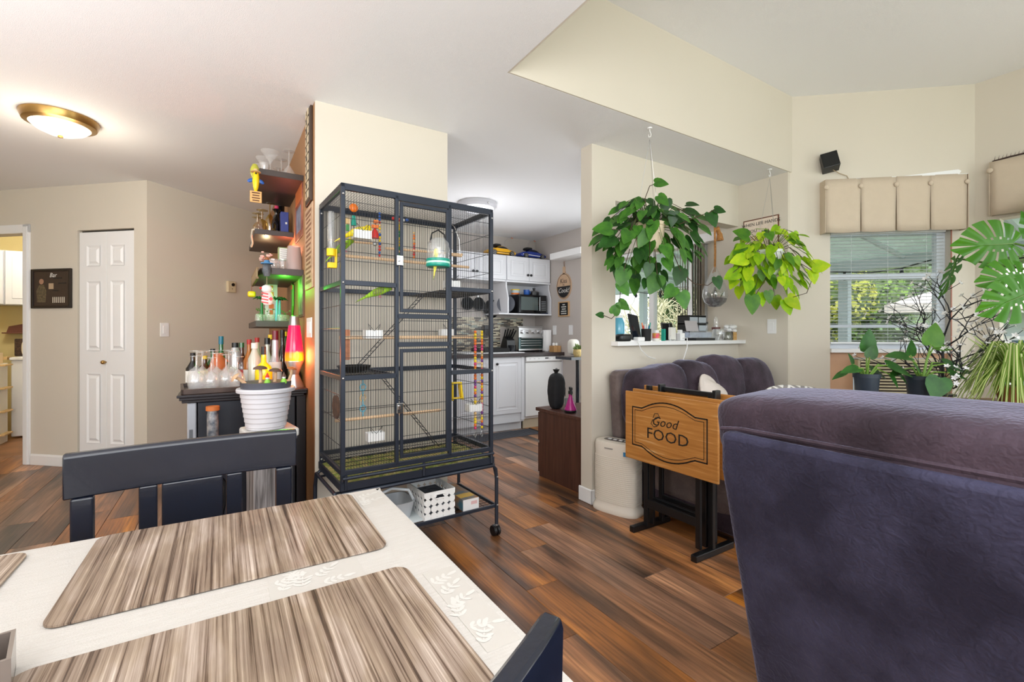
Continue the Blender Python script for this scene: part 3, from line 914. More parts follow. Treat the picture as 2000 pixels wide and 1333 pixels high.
# wire panels (bars too fine to pick apart)
def panel(pts, zs, hz, name='wire_panel'):
    """pts: list of (x, y) where vertical bars stand"""
    b = B()
    for (x, y) in pts: b.cyl((x, y, zs[0]), (x, y, zs[1]), .0009, n=4)
    for z in hz: b.cyl((pts[0][0], pts[0][1], z), (pts[-1][0], pts[-1][1], z), .0016, n=5)
    o = cl_(b, name, wm_); o['kind'] = 'stuff'; return o
st = .0136
fr = lambda a, c: [(a+(c-a)*i/max(1, round((c-a)/st)), 0) for i in range(round((c-a)/st)+1)]
hzs = [z for z in (.60, .70, .80, .88, 1.04, 1.14, 1.29, 1.50, 1.60, 1.70, 1.78)]
panel(fr(.012, .25), (ZB, ZT), hzs); panel(fr(.568, CW-.012), (ZB, ZT), hzs)
panel(fr(.275, .545), (1.10, 1.243), (1.22,))
panel([(x, CD) for x, _ in fr(.012, CW-.012)], (ZB, ZT), (.72, 1.17, 1.62))
for x in (0, CW):
    panel([(x, .012+(CD-.024)*i/30) for i in range(31)], (ZB, ZT), (.62, .74, .86, 1.06, 1.18, 1.29, 1.50, 1.61, 1.72))
b = B()
for i in range(59): x = .014+i*st; b.cyl((x, 0, ZT), (x, CD, ZT), .0008, n=4)
for i in range(1, 30): b.cyl((0, CD*i/30, ZT), (CW, CD*i/30, ZT), .0008, n=4)
o = cl_(b, 'top_mesh', wm_); o['kind'] = 'stuff'
b = B()
for i in range(54): x = .02+i*.0148; b.cyl((x, 0, ZB-.01), (x, CD, ZB-.01), .001, n=4)
for i in range(1, 6): b.cyl((0, CD*i/6, ZB-.012), (CW, CD*i/6, ZB-.012), .0018, n=4)
o = cl_(b, 'floor_grate', wm_); o['kind'] = 'stuff'
# tray with seed litter
tr = cl_(B().box(-.008, -.012, .42, CW+.008, CD+.01, .425).box(-.012, -.018, .42, CW+.012, -.008, .455).box(-.012, CD, .42, CW+.012, CD+.012, .455).box(-.015, -.01, .42, -.005, CD, .455).box(CW+.005, -.01, .42, CW+.015, CD, .455), 'pull_out_tray')
litter = mat('seed_litter', (206, 186, 120), .95, col2=(132, 150, 66), scale=26, bump=1, bscale=90)
b = B(); nx_, ny_ = 50, 26; vs = []; fs = []
for i in range(nx_):
    for j in range(ny_):
        x = -.002+(CW+.004)*i/(nx_-1); y = -.006+(CD+.004)*j/(ny_-1)
        vs.append((x, y, .446+.012*mnoise.noise(Vector((x*14, y*14, 1)))+.008*random.random()))
for i in range(nx_-1):
    for j in range(ny_-1): k = i*ny_+j; fs.append((k, k+ny_, k+ny_+1, k+1))
b.add(vs, fs)
o = b.out('seed_bed', litter, tr, local=True); o['kind'] = 'stuff'
b = B(); ms = [mat('husk_straw', (236, 218, 168), .9), mat('husk_green', (156, 182, 90), .9), mat('husk_brown', (160, 126, 88), .9)]
for i in range(1500):
    b.cur = i % 3
    x = random.uniform(0, CW); y = random.choice((random.uniform(-.005, .1), random.uniform(-.005, CD)))
    s_ = random.uniform(.003, .008); a = random.random()*6
    z = .455+random.random()*.01
    b.add([(x, y, z), (x+s_*math.cos(a), y+s_*math.sin(a), z+.003), (x+s_*1.4*math.cos(a+.6), y+s_*1.4*math.sin(a+.6), z)], [(0, 1, 2)])
o = b.out('seed_husks', ms, tr, local=True); o['kind'] = 'stuff'
cl_(B().cyl((-.005, -.02, .478), (CW+.005, -.02, .478), .009, n=8), 'front_tube', smooth=True)
for x in (.01, .40, CW-.01): cl_(B().cyl((x, -.02, .425), (x, -.02, .49), .008, n=8), 'tube_stud', smooth=True)
# stand
for y in (-.012, CD+.005):
    P = [(-.03, y, .07), (-.03, y, .33), (-.024, y, .385), (-.005, y, .405), (CW+.005, y, .405), (CW+.024, y, .385), (CW+.03, y, .33), (CW+.03, y, .07)]
    o = cl_(B().tube(P, .0105, 8), 'leg_frame', smooth=True)
    for x in (-.03, CW+.03):
        for z in (.18, .34): B().sph((x, y-.011, z), .005, 8, 5).out('bolt', M['steel'], o, local=True)
for y in (.06, .38): cl_(B().cyl((-.03, y, .392), (CW+.03, y, .392), .006, n=6), 'cross_bar')
for x in (-.03, CW+.03):
    cl_(B().tube([(x, -.012, .33), (x, .02, .40), (x, CD-.02, .40), (x, CD, .33)], .009, 8), 'side_bar', smooth=True)
b = B()
for i in range(14): y = CD*i/13; b.cyl((-.025, y, .172), (CW+.025, y, .172), .0015, n=4)
for i in range(16): x = -.02+(CW+.04)*i/15; b.cyl((x, 0, .174), (x, CD, .174), .0015, n=4)
o = cl_(b, 'shelf_wires', wm_); o['kind'] = 'stuff'
rail((-.03, -.006, .172), (CW+.03, -.006, .172), s=.006, h=.009, name='shelf_rail'); rail((-.03, CD, .172), (CW+.03, CD, .172), s=.006, h=.009, name='shelf_rail')
rail((-.03, 0, .172), (-.03, CD, .172), s=.006, h=.009, name='shelf_rail'); rail((CW+.03, 0, .172), (CW+.03, CD, .172), s=.006, h=.009, name='shelf_rail')
for x in (-.03, CW+.03):
    for y in (-.012, CD+.005):
        c = cl_(B().cyl((x, y, .055), (x, y, .085), .006), 'caster', M['steel'])
        B().cyl((x-.02, y+.012, .029), (x-.004, y+.012, .029), .029, n=20).cyl((x+.004, y+.012, .029), (x+.02, y+.012, .029), .029, n=20).cbox((x, y+.008, .05), (.03, .03, .02)).out('wheel', M['black'], c, local=True, smooth=True, ang=30)
# inner platforms, ladders, perches
def wireplat(x0, x1, y0, y1, z):
    b = B(); n = max(2, int((x1-x0)/.013))
    for i in range(n+1): x = x0+(x1-x0)*i/n; b.cyl((x, y0, z), (x, y1, z), .0014, n=4)
    for i in range(4): y = y0+(y1-y0)*i/3; b.cyl((x0, y, z), (x1, y, z), .0022, n=4)
    o = cl_(b, 'wire_platform', wm_); o['kind'] = 'stuff'
wireplat(.01, .25, .01, CD-.01, .945); wireplat(.50, CW-.01, .01, CD-.01, 1.385)
cl_(B().box(.008, .005, .935, .256, .012, .955).box(.25, .01, .935, .257, CD-.01, .955), 'platform_edge')
def ladder(a, c, w=.032, nr=12):
    a = Vector(a); c = Vector(c); b = B(); off = Vector((0, w, 0))
    b.cyl(a-off, c-off, .0022, n=5).cyl(a+off, c+off, .0022, n=5)
    for i in range(nr+1):
        p = a.lerp(c, i/nr); b.cyl(p-off, p+off, .0018, n=5)
    cl_(b, 'ladder', wm_)
ladder((.51, .23, 1.385), (.10, .20, .955), nr=20); ladder((.255, .25, .94), (.60, .25, .50), nr=18)
M['dowel'] = mat('perch_wood', (222, 188, 150), .7, var=.06, scale=20)
def perch(a, c, r=.008): cl_(B().cyl(a, c, r, n=10), 'perch', M['dowel'], smooth=True, ang=60)
perch((.01, .24, 1.56), (CW-.01, .24, 1.56)); perch((.01, .10, 1.135), (CW-.01, .10, 1.135), .009); perch((.005, .16, .72), (.58, .16, .72)); perch((.33, .36, 1.645), (CW-.02, .30, 1.645), .007)
perch((.01, .33, 1.65), (.30, .33, 1.66), .006)

# ------------ things in and on the cage
def plas(n, c, r=.35): return mat(n, c, r)
pc = {k: plas('toy_'+k, c) for k, c in dict(yellow=(240, 205, 20), orange=(236, 120, 30), red=(206, 44, 40), blue=(40, 90, 170), green=(60, 150, 70), teal=(20, 150, 130), pink=(214, 60, 110), purple=(120, 60, 140), wood=(226, 190, 130), white=(238, 238, 236), ltblue=(110, 190, 215)).items()}
def cup(x, y, z, label, w=.085, d=.05, h=.042):
    t = T('food_cup', label, 'bird cup', cgw(x, y, z), 2.5, 'white plastic cups inside the cage')
    b = B(); th = .003
    b.box(-w/2, -d/2, 0, w/2, d/2, th).box(-w/2, -d/2, 0, w/2, -d/2+th, h).box(-w/2, d/2-th, 0, w/2, d/2, h).box(-w/2, -d/2, 0, -w/2+th, d/2, h).box(w/2-th, -d/2, 0, w/2, d/2, h)
    b.out('cup', pc['white'], t, local=True, bev=.002)
    B().tube([(-.02, -d/2, h), (-.03, -d/2+.002, h+.03), (0, -d/2, h*.9), (.03, -d/2+.002, h+.03), (.02, -d/2, h)], .0016, 5).out('wire_holder', wm_, t, local=True)
cup(.10, .04, 1.615, 'white cup high in the cage beside the yellow budgie')
cup(.155, .04, 1.13, 'white cup in the middle left of the cage, on the long perch')
cup(.165, .04, .625, 'white cup low at the left of the cage under blue rings')
cup(.735, .05, .715, 'white cup low at the right of the cage')
cup(.70, .33, 1.14, 'white cup at the right of the cage in front of the tiled wall')
cup(.60, .06, 1.405, 'white tub on the upper right wire platform')
# beaded strings
def beads(pts, label, r=.010, cols=('yellow', 'red', 'orange', 'purple', 'wood', 'pink'), seed=1, name='beaded_toy', group=None, cat='bird toy'):
    t = T(name, label, cat, pts[-1], 2.5, group)
    rr = random.Random(seed)
    b = B(); b.tube(pts, .0015, 4); b.out('cord', wm_, t)
    L_ = [Vector(p) for p in pts]; tot = sum((L_[i+1]-L_[i]).length for i in range(len(L_)-1))
    n = int(tot/(r*1.75)); 
    for i in range(n):
        s_ = tot*(i+.5)/n; k = 0
        while k < len(L_)-2 and s_ > (L_[k+1]-L_[k]).length: s_ -= (L_[k+1]-L_[k]).length; k += 1
        p = L_[k].lerp(L_[k+1], s_/(L_[k+1]-L_[k]).length)
        B().sph(p, r*rr.uniform(.75, 1.0), 8, 6, sz=.85).out('bead', pc[rr.choice(cols)], t, smooth=True, ang=180)
    return t
def vstr(x, y, z0, z1): return [tuple(cgw(x, y, z0)), tuple(cgw(x+.003, y+.003, (z0+z1)/2)), tuple(cgw(x, y, z1))]
bl = T('bead_ladder', 'long twin strings of pink and yellow beads at the right of the cage', 'bird toy', cgw(.76, .04, .60), 2.5)
rr = random.Random(4)
for dx in (-.022, .022):
    b = B(); b.cyl((dx, 0, .0), (dx, 0, .58), .0015, n=4); b.out('cord', wm_, bl, local=True)
    for i in range(34):
        B().sph((dx, 0, .02+i*.0165), .0088, 8, 6).out('bead', pc[rr.choice(('yellow', 'pink', 'orange', 'wood', 'purple', 'yellow'))], bl, local=True, smooth=True, ang=180)
    B().tube([(dx, 0, 0), (dx+.008, 0, -.02), (dx, 0, -.035), (dx-.008, 0, -.02), (dx, 0, 0)], .002, 5).out('hook', M['steel'], bl, local=True)
for i in range(5): B().cyl((-.02, 0, .06+i*.11), (.02, 0, .06+i*.11), .004, n=8).out('rung', M['dowel'], bl, local=True)
beads(vstr(.235, .18, 1.80, 1.56), 'string of round colored beads left of the upper cage door', .009, ('red', 'yellow', 'orange', 'wood', 'blue'), 3)
beads(vstr(.352, .2, 1.79, 1.56), 'wooden bead string left of the green dome', .010, ('wood', 'yellow', 'orange', 'green'), 5)
beads([tuple(cgw(.29, .15, 1.77)), tuple(cgw(.34, .16, 1.765)), tuple(cgw(.39, .16, 1.775))], 'short row of red, white and blue beads near the cage top', .010, ('red', 'white', 'blue'), 6)
beads(vstr(.50, .35, 1.76, 1.60), 'string of orange and wooden beads behind the dome', .009, ('orange', 'wood', 'red'), 9)
# parrot-style hanging toys
t = T('hanging_toy', 'orange and teal hanging toy above the yellow budgie', 'bird toy', cgw(.09, .14, 1.70), 2.5)
B().cyl((0, 0, -.05), (0, 0, .12), .0015, n=5).out('cord', wm_, t, local=True)
B().sph((0, 0, .09), .022, 10, 8, sy=.5).out('disc', pc['orange'], t, local=True, smooth=True)
B().cyl((0, 0, .0), (0, 0, .05), .014, .008, n=8).out('tassel', pc['teal'], t, local=True)
B().cbox((-.03, 0, .02), (.016, .016, .03)).out('block', pc['wood'], t, local=True); B().cbox((-.03, 0, -.015), (.014, .014, .03)).out('block', pc['green'], t, local=True)
B().cbox((.01, 0, -.03), (.014, .014, .04)).out('block', pc['blue'], t, local=True)
t = T('hanging_toy', 'red bell-shaped hanging toy with orange blocks', 'bird toy', cgw(.185, .10, 1.60), 2.5)
B().lathe((0, 0, .04), [(.022, 0), (.02, .02), (.012, .04), (.004, .05)], 12).out('bell', pc['red'], t, local=True, smooth=True)
B().cyl((0, 0, .09), (0, 0, .18), .0015, n=5).out('cord', wm_, t, local=True)
B().cbox((0, 0, .1), (.03, .02, .016)).out('block', pc['orange'], t, local=True); B().cbox((.004, 0, .125), (.02, .02, .014)).out('block', pc['orange'], t, local=True)
B().sph((0, 0, .012), .012, 8, 6).out('jingle', M['steel'], t, local=True)
t = T('ring_chain', 'light blue plastic ring chain hanging low at the left of the cage', 'bird toy', cgw(.16, .22, .70), 2.5)
for i in range(7):
    P = [(.016*math.cos(2*PI*k/12)*(1 if i % 2 else .3), .016*math.cos(2*PI*k/12)*(.3 if i % 2 else 1), .2-i*.028+.018*math.sin(2*PI*k/12)) for k in range(13)]
    B().tube(P, .0028, 6).out('ring', pc['ltblue'] if i != 3 else pc['wood'], t, local=True, smooth=True)
# bath dome
t = T('bird_bath', 'clear dome bird bath with a teal base hung inside the upper door', 'bird bath', cgw(.455, -.018-.055, 1.495), 2.5)
b = B(); b.lathe((0, 0, 0), [(.058, 0), (.062, .006), (.062, .016), (.058, .018)], 24); b.lathe((0, 0, .026), [(.058, 0), (.062, .003), (.062, .013), (.056, .016)], 24)
b.out('base', pc['teal'], t, local=True, smooth=True, ang=30)
B().lathe((0, 0, .017), [(.060, 0), (.060, .010)], 24).out('band', plas('mint', (190, 240, 220)), t, local=True)
B().lathe((0, 0, .04), [(.057, 0), (.058, .05), (.052, .085), (.035, .105), (.001, .11)], 24, cap=False).out('dome', M['plastic_clear'], t, local=True, smooth=True)
B().tube([(-.045, 0, .12), (-.035, 0, .17), (0, 0, .19), (.035, 0, .17), (.045, 0, .12)], .004, 6).out('handle', M['black'], t, local=True, smooth=True)
# water tube outside at left, yellow feeder inside at right
t = T('water_dispenser', 'clear tube water dispenser with a yellow cup on the cage side', 'water dispenser', cgw(-.028, .10, 1.50), 2.5)
B().lathe((0, 0, .06), [(.017, 0), (.0165, .17), (.012, .185)], 14).out('tube', M['plastic_clear'], t, local=True, smooth=True, ang=40)
B().lathe((0, 0, .03), [(.021, 0), (.021, .035)], 14).cbox((.022, 0, .02), (.006, .03, .09)).cbox((.004, 0, -.015), (.04, .026, .026)).out('cup', pc['yellow'], t, local=True, bev=.002)
t = T('water_dispenser', 'yellow plastic feeder clipped inside the cage at right', 'water dispenser', cgw(.585, .03, .80), 2.5)
B().cbox((0, 0, .04), (.008, .04, .10)).cbox((.03, 0, .085), (.05, .036, .008)).cbox((.03, 0, .0), (.05, .036, .008)).cbox((.055, 0, .04), (.012, .034, .10), (0, R(-8), 0)).out('body', pc['yellow'], t, local=True, bev=.004)
# swing, mirror, dish
t = T('swing', 'wire swing with a wooden bar at the upper right of the cage', 'bird swing', cgw(.645, .15, 1.60), 2.5)
B().tube([(-.055, 0, .01), (-.05, 0, .10), (-.02, 0, .17), (0, 0, .185), (.02, 0, .17), (.05, 0, .10), (.055, 0, .01)], .002, 6).out('wire', M['steel'], t, local=True, smooth=True)
B().cyl((-.065, 0, .008), (.065, 0, .008), .008, n=10).out('bar', M['dowel'], t, local=True, smooth=True, ang=60)
t = tag(B().lathe(cgw(.10, .17, .957), [(.035, 0), (.075, .018), (.085, .035), (.078, .036), (.03, .006)], 20).out('dish', M['blackmat'], smooth=True), 'shallow dark dish on the left wire platform of the cage', 'dish')
t = tag(B().cbox(cgw(.05, .12, 1.10), (.028, .03, .15)).out('seed_block', mat('seed_block_tan', (178, 120, 90), .9, var=.2, scale=40), bev=.004), 'tan seed block near the left cage wall', 'bird treat')
t = tag(B().cyl(cgw(.018, .22, .78), cgw(.030, .22, .78), .06, n=24).out('wood_slice', mat('bark_disc', (120, 84, 58), .9, var=.3, scale=30), bev=.002), 'round brown wood slice on the left cage wall', 'bird toy')
# scissors-like clip white/blue on the right platform
t = tag(B().lathe(cgw(.575, .06, 1.51), [(.006, 0), (.01, .03), (.014, .07), (.005, .075)], 8).out('whisk_toy', pc['blue'], smooth=True), 'small blue plastic toy beside the upper door of the cage', 'bird toy')

def budgie(label, loc, rot, c1, c2, c3, s=1.0):
    t = T('budgie', label, 'bird', loc, 0, 'budgies in the cage'); t.rotation_euler = rot; s *= .86; t.scale = (s, s, s)
    pts = [(0.052, 0, .060), (.050, 0, .052), (.040, 0, .045), (.026, 0, .028), (.006, 0, .008), (-.018, 0, -.020), (-.036, 0, -.044), (-.058, 0, -.075), (-.085, 0, -.115)]
    rr_ = [.004, .013, .0175, .0175, .023, .021, .014, .007, .0025]
    B().tube(pts, rr_, 12).out('body', c1, t, local=True, smooth=True, ang=180)
    B().tube([(.050, 0, .056), (.062, 0, .053), (.064, 0, .045)], [.0055, .0045, .001], 8).out('beak', pc['wood'], t, local=True, smooth=True)
    B().sph((.040, 0, .050), .0168, 10, 8).out('face', c3, t, local=True, smooth=True)
    for sy in (-1, 1):
        B().sph((-.012, sy*.019, -.008), .034, 10, 8, sx=1.15, sy=.22, sz=.42, e=(0, R(-52), 0)).out('wing', c2, t, local=True, smooth=True)
        B().sph((.049, sy*.0138, .054), .0026, 6, 5).out('eye', M['black'], t, local=True)
        B().tube([(.006, sy*.008, -.012), (.012, sy*.009, -.026), (.022, sy*.009, -.029)], .0018, 5).out('foot', pc['pink'], t, local=True)
    B().tube([(-.05, 0, -.066), (-.08, 0, -.108), (-.092, 0, -.13)], [.006, .004, .001], 6).out('tail', c2, t, local=True, smooth=True)
yl = mat('feather_yellow', (240, 214, 30), .8, var=.08, scale=60); gn = mat('feather_green', (150, 196, 40), .8, var=.15, scale=60)
wg = mat('feather_scallop', (150, 170, 70), .8, col2=(96, 110, 50), scale=160); wy = mat('feather_lemon', (224, 214, 90), .8, var=.15, scale=90)
budgie('yellow budgie leaning over the white cup high in the cage', cgw(.088, .05, 1.655), (0, R(25), R(10)), yl, wy, yl)
budgie('green budgie with yellow head on the top perch, left side', cgw(.055, .20, 1.602), (0, R(10), R(15)), gn, wg, yl)
budgie('green and yellow budgie clinging below the middle rail', cgw(.185, .03, 1.365), (0, R(28), R(8)), gn, wg, yl, 1.0)
budgie('pale green budgie sitting inside the clear dome', cgw(.44, -.075, 1.535), (R(10), R(-35), R(100)), wy, wg, yl, .8)

# ------------ things on the cage's lower shelf
t = T('storage_basket', 'white plastic basket cut with circles on the cage shelf', 'basket', cgw(.50, .12, .178), 2.5)
bw, bd_, bh = .175, .24, .145
b = B(); th = .004
def circle_wall(b, w, h, axis, off, hole=False):
    cols = max(3, round(w/.038)); rows_ = max(3, round(h/.038)); dx = w/cols; dz = h/rows_
    rr = random.Random(int(w*1000))
    for i in range(cols):
        for j in range(rows_):
            cx = (i+.5)*dx-w/2+rr.uniform(-.002, .002); cz = (j+.5)*dz+.0; r = min(dx, dz)*.53
            if hole and j == rows_-1 and abs(cx) < .035: continue
            P = [(cx+r*math.cos(2*PI*k/12), cz+r*math.sin(2*PI*k/12)) for k in range(12)]
            P = [(max(-w/2, min(w/2, u)), max(0, min(h, v))) for u, v in P]
            b.prism(P, off-th/2, off+th/2, axis)
    for (a, c, z0, z1) in ((-w/2, w/2, 0, .008), (-w/2, w/2, h-.012, h)):
        b.prism([(a, z0), (c, z0), (c, z1), (a, z1)], off-th/2-.0005, off+th/2+.0005, axis)
circle_wall(b, bw, bh, 'y', -bd_/2, True); circle_wall(b, bw, bh, 'y', bd_/2); circle_wall(b, bd_, bh, 'x', -bw/2); circle_wall(b, bd_, bh, 'x', bw/2)
o = b.out('perforated_wall', pc['white'], t, local=True); o['kind'] = 'stuff'
B().tube([(-.032, -bd_/2-.002, bh-.028), (-.026, -bd_/2-.002, bh-.016), (.026, -bd_/2-.002, bh-.016), (.032, -bd_/2-.002, bh-.028), (.026, -bd_/2-.002, bh-.04), (-.026, -bd_/2-.002, bh-.04), (-.032, -bd_/2-.002, bh-.028)], .004, 6).out('handle', pc['white'], t, local=True, smooth=True)
B().box(-bw/2, -bd_/2, 0, bw/2, bd_/2, .004).out('bottom', pc['white'], t, local=True)
lab(B().box(-bw/2+.006, -bd_/2+.006, .004, bw/2-.006, bd_/2-.006, .10).out('contents', mat('basket_contents', (70, 74, 82), .8, var=.4, scale=30), t, local=True), 'dark folded things inside')
t = T('cardboard_box', 'long narrow orange and blue box with a white end on the cage shelf', 'box', cgw(.69, .16, .178), 2.5)
B().box(-.05, -.155, 0, .05, .15, .062).out('carton', mat('carton_print', (176, 120, 52), .5, col2=(60, 110, 130), scale=14), t, local=True, bev=.001)
lab(B().box(-.0495, -.158, .001, .0495, -.155, .061).out('end_flap', mat('carton_white', (226, 226, 226), .5), t, local=True), 'white end panel')
B().box(.0, -.1586, .03, .038, -.158, .048).out('end_print', mat('print_pink', (214, 176, 176), .5), t, local=True)
B().box(-.045, -.12, .062, .045, -.06, .0625).out('top_print', mat('print_yellow', (222, 180, 80), .5), t, local=True)
t = T('plastic_bin', 'grey plastic bin with a handle on the cage shelf, left of the basket', 'bin', cgw(.27, .14, .178), 2.5)
b = B(); loft(b, [(.20, .15, 0), (.24, .19, .09), (.25, .20, .10), (.235, .185, .10), (.19, .14, .01)], e=5); b.out('bin', mat('bin_grey', (180, 184, 188), .4), t, local=True, smooth=True)
B().tube([(-.12, -.05, .09), (-.09, -.05, .15), (0, -.05, .175), (.09, -.05, .15), (.12, -.05, .09)], .008, 8).out('handle', mat('bin_clear', (206, 212, 216), .3), t, local=True, smooth=True)
tag(B().box(0, 0, 0, .16, .2, .01).xf(Matrix.Translation(cgw(.26, .15, .176)) @ Matrix.Rotation(R(2.5), 4, 'Z') @ Matrix.Translation((.02, -.13, 0))).out('paper_pad', mat('pad_paper', (216, 224, 226), .8)), 'flat white paper liner on the cage shelf under the bin', 'paper')

# ============================================================ BAR AREA
BX = .429
# mini fridge with black top and tray lid
t = T('mini_fridge', 'black mini fridge with a silver door edge under the bar bottles', 'mini fridge', (.12, 3.28, 0))
fb = mat('fridge_black', (30, 34, 44), .32)
B().box(-.115, 3.0, .03, .365, 3.52, .785).out('body', fb, t, bev=.006)
lab(B().box(-.163, 3.005, .03, -.120, 3.515, .785).out('door', mat('fridge_silver', (170, 174, 182), .35, metal=.5), t, bev=.006), 'silver door edge')
B().cbox((-.145, 3.0035, .56), (.016, .003, .16)).out('handle_recess', mat('recess_grey', (90, 94, 100), .5), t, bev=.001)
for x in (-.08, .33):
    for y in (3.05, 3.47): B().cyl((x, y, 0), (x, y, .03), .018).out('foot', M['black'], t)
t = T('bar_counter', 'dark moulded bar top over the mini fridge', 'counter', (.12, 3.28, .785))
dk = mat('bar_top_dark', (36, 32, 36), .3)
B().box(-.185, 2.985, .785, .41, 3.62, .80).box(-.195, 2.972, .80, .425, 3.66, .816).box(-.205, 2.96, .816, .427, 3.68, .83).out('counter_top', dk, t, bev=.003)
B().box(.372, 3.03, 0, .425, 3.6, .785).out('side_panel', dk, t, bev=.002)
B().box(.372, 3.01, 0, .39, 3.03, .785).out('front_post', dk, t)
# wood-look serving tray with glasses
t = T('serving_tray', 'dark brown serving tray carrying upside-down wine glasses', 'tray', (-.04, 3.17, .83), 4)
tb = mat('tray_brown', (66, 50, 42), .35, var=.2, scale=20)
B().box(-.15, -.17, 0, .17, .2, .006).out('tray_base', tb, t, local=True)
B().box(-.16, -.18, 0, .18, -.165, .028).box(-.16, .195, 0, .18, .21, .028).box(-.16, -.18, 0, -.146, .21, .028).box(.166, -.18, 0, .18, .21, .028).out('tray_rim', tb, t, local=True, bev=.003)
def glass_up(name, label, x, y, z, prof, group=None, flip=True, m=None, n=18, cat='glass', s=1.0):
    """flip: stands on its rim, foot in the air"""
    h = max(p[1] for p in prof)
    P = [(r*s, (h-q)*s) for r, q in prof][::-1] if flip else [(r*s, q*s) for r, q in prof]
    o = B().lathe((x, y, z), P, n, cap=False).out(name, m or M['glass'], smooth=True, ang=50)
    tag(o, label, cat, group); return o
wine = [(.034, 0), (.034, .002), (.006, .006), (.004, .02), (.004, .075), (.012, .085), (.034, .105), (.042, .135), (.040, .165), (.034, .195)]
spots = [(-.125, 3.09), (-.055, 3.06), (.015, 3.10), (.07, 3.05), (-.10, 3.18), (-.03, 3.17), (.05, 3.18), (-.13, 3.27), (-.05, 3.27), (.03, 3.28)]
names = ['leftmost glass of the front row', 'second glass of the front row', 'third glass of the front row', 'rightmost glass of the front row', 'left glass of the middle row', 'centre glass of the middle row', 'right glass of the middle row', 'left glass of the back row', 'centre glass of the back row', 'right glass of the back row']
for i, (x, y) in enumerate(spots):
    glass_up('wine_glass', 'upside-down wine glass on the bar tray, '+names[i], x, y, .837, wine, 'upside-down wine glasses on the bar tray', s=(1.0, .95, 1.02, .96, 1.1, 1.05, 1.1, 1.12, 1.12, 1.12)[i])
# bottles
def bottle(name, label, x, y, prof, m, capc=None, caph=.03, labelc=None, z=.83, lz=(.03, .10), cat='bottle', n=16, capr=None):
    t = T(name, label, cat, (x, y, z))
    B().lathe((0, 0, 0), prof, n).out('glass_body', m, t, local=True, smooth=True, ang=50)
    h = prof[-1][1]; r = capr or prof[-1][0]*1.15
    if capc: B().lathe((0, 0, h-.002), [(r, 0), (r, caph)], 12).out('cap', capc, t, local=True, smooth=True, ang=40)
    if labelc:
        rb = max(p[0] for p in prof)+.0012
        B().lathe((0, 0, lz[0]), [(rb, 0), (rb, lz[1]-lz[0])], n, cap=False).out('label', labelc, t, local=True, smooth=True)
    return t
def bp(r, h, nr=.012, sh=.6, nk=.8): return [(r*.9, 0), (r, .006), (r, h*sh), (r*.8, h*(sh+.06)), (nr*1.2, h*nk), (nr, h*(nk+.05)), (nr, h)]
G = dict(green=mat('glass_green', (40, 92, 52), .1, spec=.8), brown=mat('glass_brown', (72, 36, 18), .1, spec=.8), yellow=mat('liqueur_yellow', (246, 214, 20), .1, spec=.8),
         pale=mat('glass_pale', (206, 204, 190), .12, spec=.8), dark=mat('glass_dark', (22, 20, 22), .1, spec=.8), amber=mat('glass_amber', (170, 100, 40), .1), red=mat('cap_red', (110, 26, 40), .3), teal=mat('cap_teal', (20, 100, 124), .3), orange=mat('clay_orange', (190, 98, 52), .5), silver=mat('glass_silvery', (190, 190, 192), .15, metal=.4))
for q, p in zip(('green', 'pale'), ((), ())): pass
wl = mat('label_white', (228, 226, 220), .6); rl = mat('label_red', (170, 40, 40), .5); yl2 = mat('label_yellow', (224, 184, 50), .5); bl2 = mat('label_black', (30, 28, 30), .5)
bottle('bottle', 'round bottle of bright yellow liqueur before the other bottles', .205, 3.10, [(.042, 0), (.046, .01), (.047, .10), (.040, .13), (.015, .155), (.013, .20)], G['yellow'], M['black'], .05, capr=.013)
bottle('bottle', 'pale straw bottle with a white stopper left of the yellow one', .165, 3.24, [(.036, 0), (.036, .17), (.02, .21), (.013, .235)], G['pale'], wl, .035, capr=.019)
bottle('bottle', 'clear bottle with a black T-shaped cap behind the yellow one', .235, 3.26, bp(.034, .26), G['pale'], M['black'], .04, wl, capr=.016)
bottle('bottle', 'tall silver bottle with a maroon cap beside the lava lamp', .275, 3.20, bp(.036, .285, .02, .5, .62), G['silver'], G['red'], .06, wl, lz=(.04, .15), capr=.018)
bottle('bottle', 'slim bottle with a black capsule just left of the lava lamp', .325, 3.30, bp(.03, .30), G['dark'], M['black'], .05, bl2)
bottle('bottle', 'dark bottle with a green seal in the bar crowd', .10, 3.36, bp(.034, .24), G['brown'], G['green'], .03, rl)
bottle('bottle', 'bottle with a red and white label in the bar crowd', .14, 3.33, bp(.033, .26), G['amber'], rl, .03, wl)
bottle('bottle', 'tall clear glass bottle with a black cap right of the tray', .065, 3.36, [(.032, 0), (.032, .19), (.026, .22), (.018, .24)], G['silver'], M['black'], .03, capr=.019)
bottle('bottle', 'teal-capped bottle standing behind the clay jug', -.01, 3.44, bp(.036, .26), G['green'], G['teal'], .05)
bottle('bottle', 'dark wine bottle at the left end of the bar', -.155, 3.40, bp(.036, .19), G['dark'], bl2, .02, wl)
bottle('bottle', 'brown squat bottle behind the glasses at left', -.095, 3.42, bp(.045, .17), G['brown'], yl2, .02, yl2)
bottle('bottle', 'green squat bottle behind the tray glasses', -.055, 3.50, bp(.04, .21), G['green'], M['black'], .02)
bottle('bottle', 'bottle with a yellow label at the back by the wall', .265, 3.42, bp(.036, .29), G['brown'], yl2, .03, yl2)
bottle('bottle', 'bottle with a white label at the back by the wall', .355, 3.45, bp(.036, .31), G['green'], yl2, .03, wl)
bottle('bottle', 'clear spirit bottle with a red cap at the back of the bar', .19, 3.45, bp(.034, .27), G['pale'], rl, .03, rl)
t = T('clay_jug', 'terracotta jug behind the wine glasses on the bar', 'jug', (-.025, 3.36, .83))
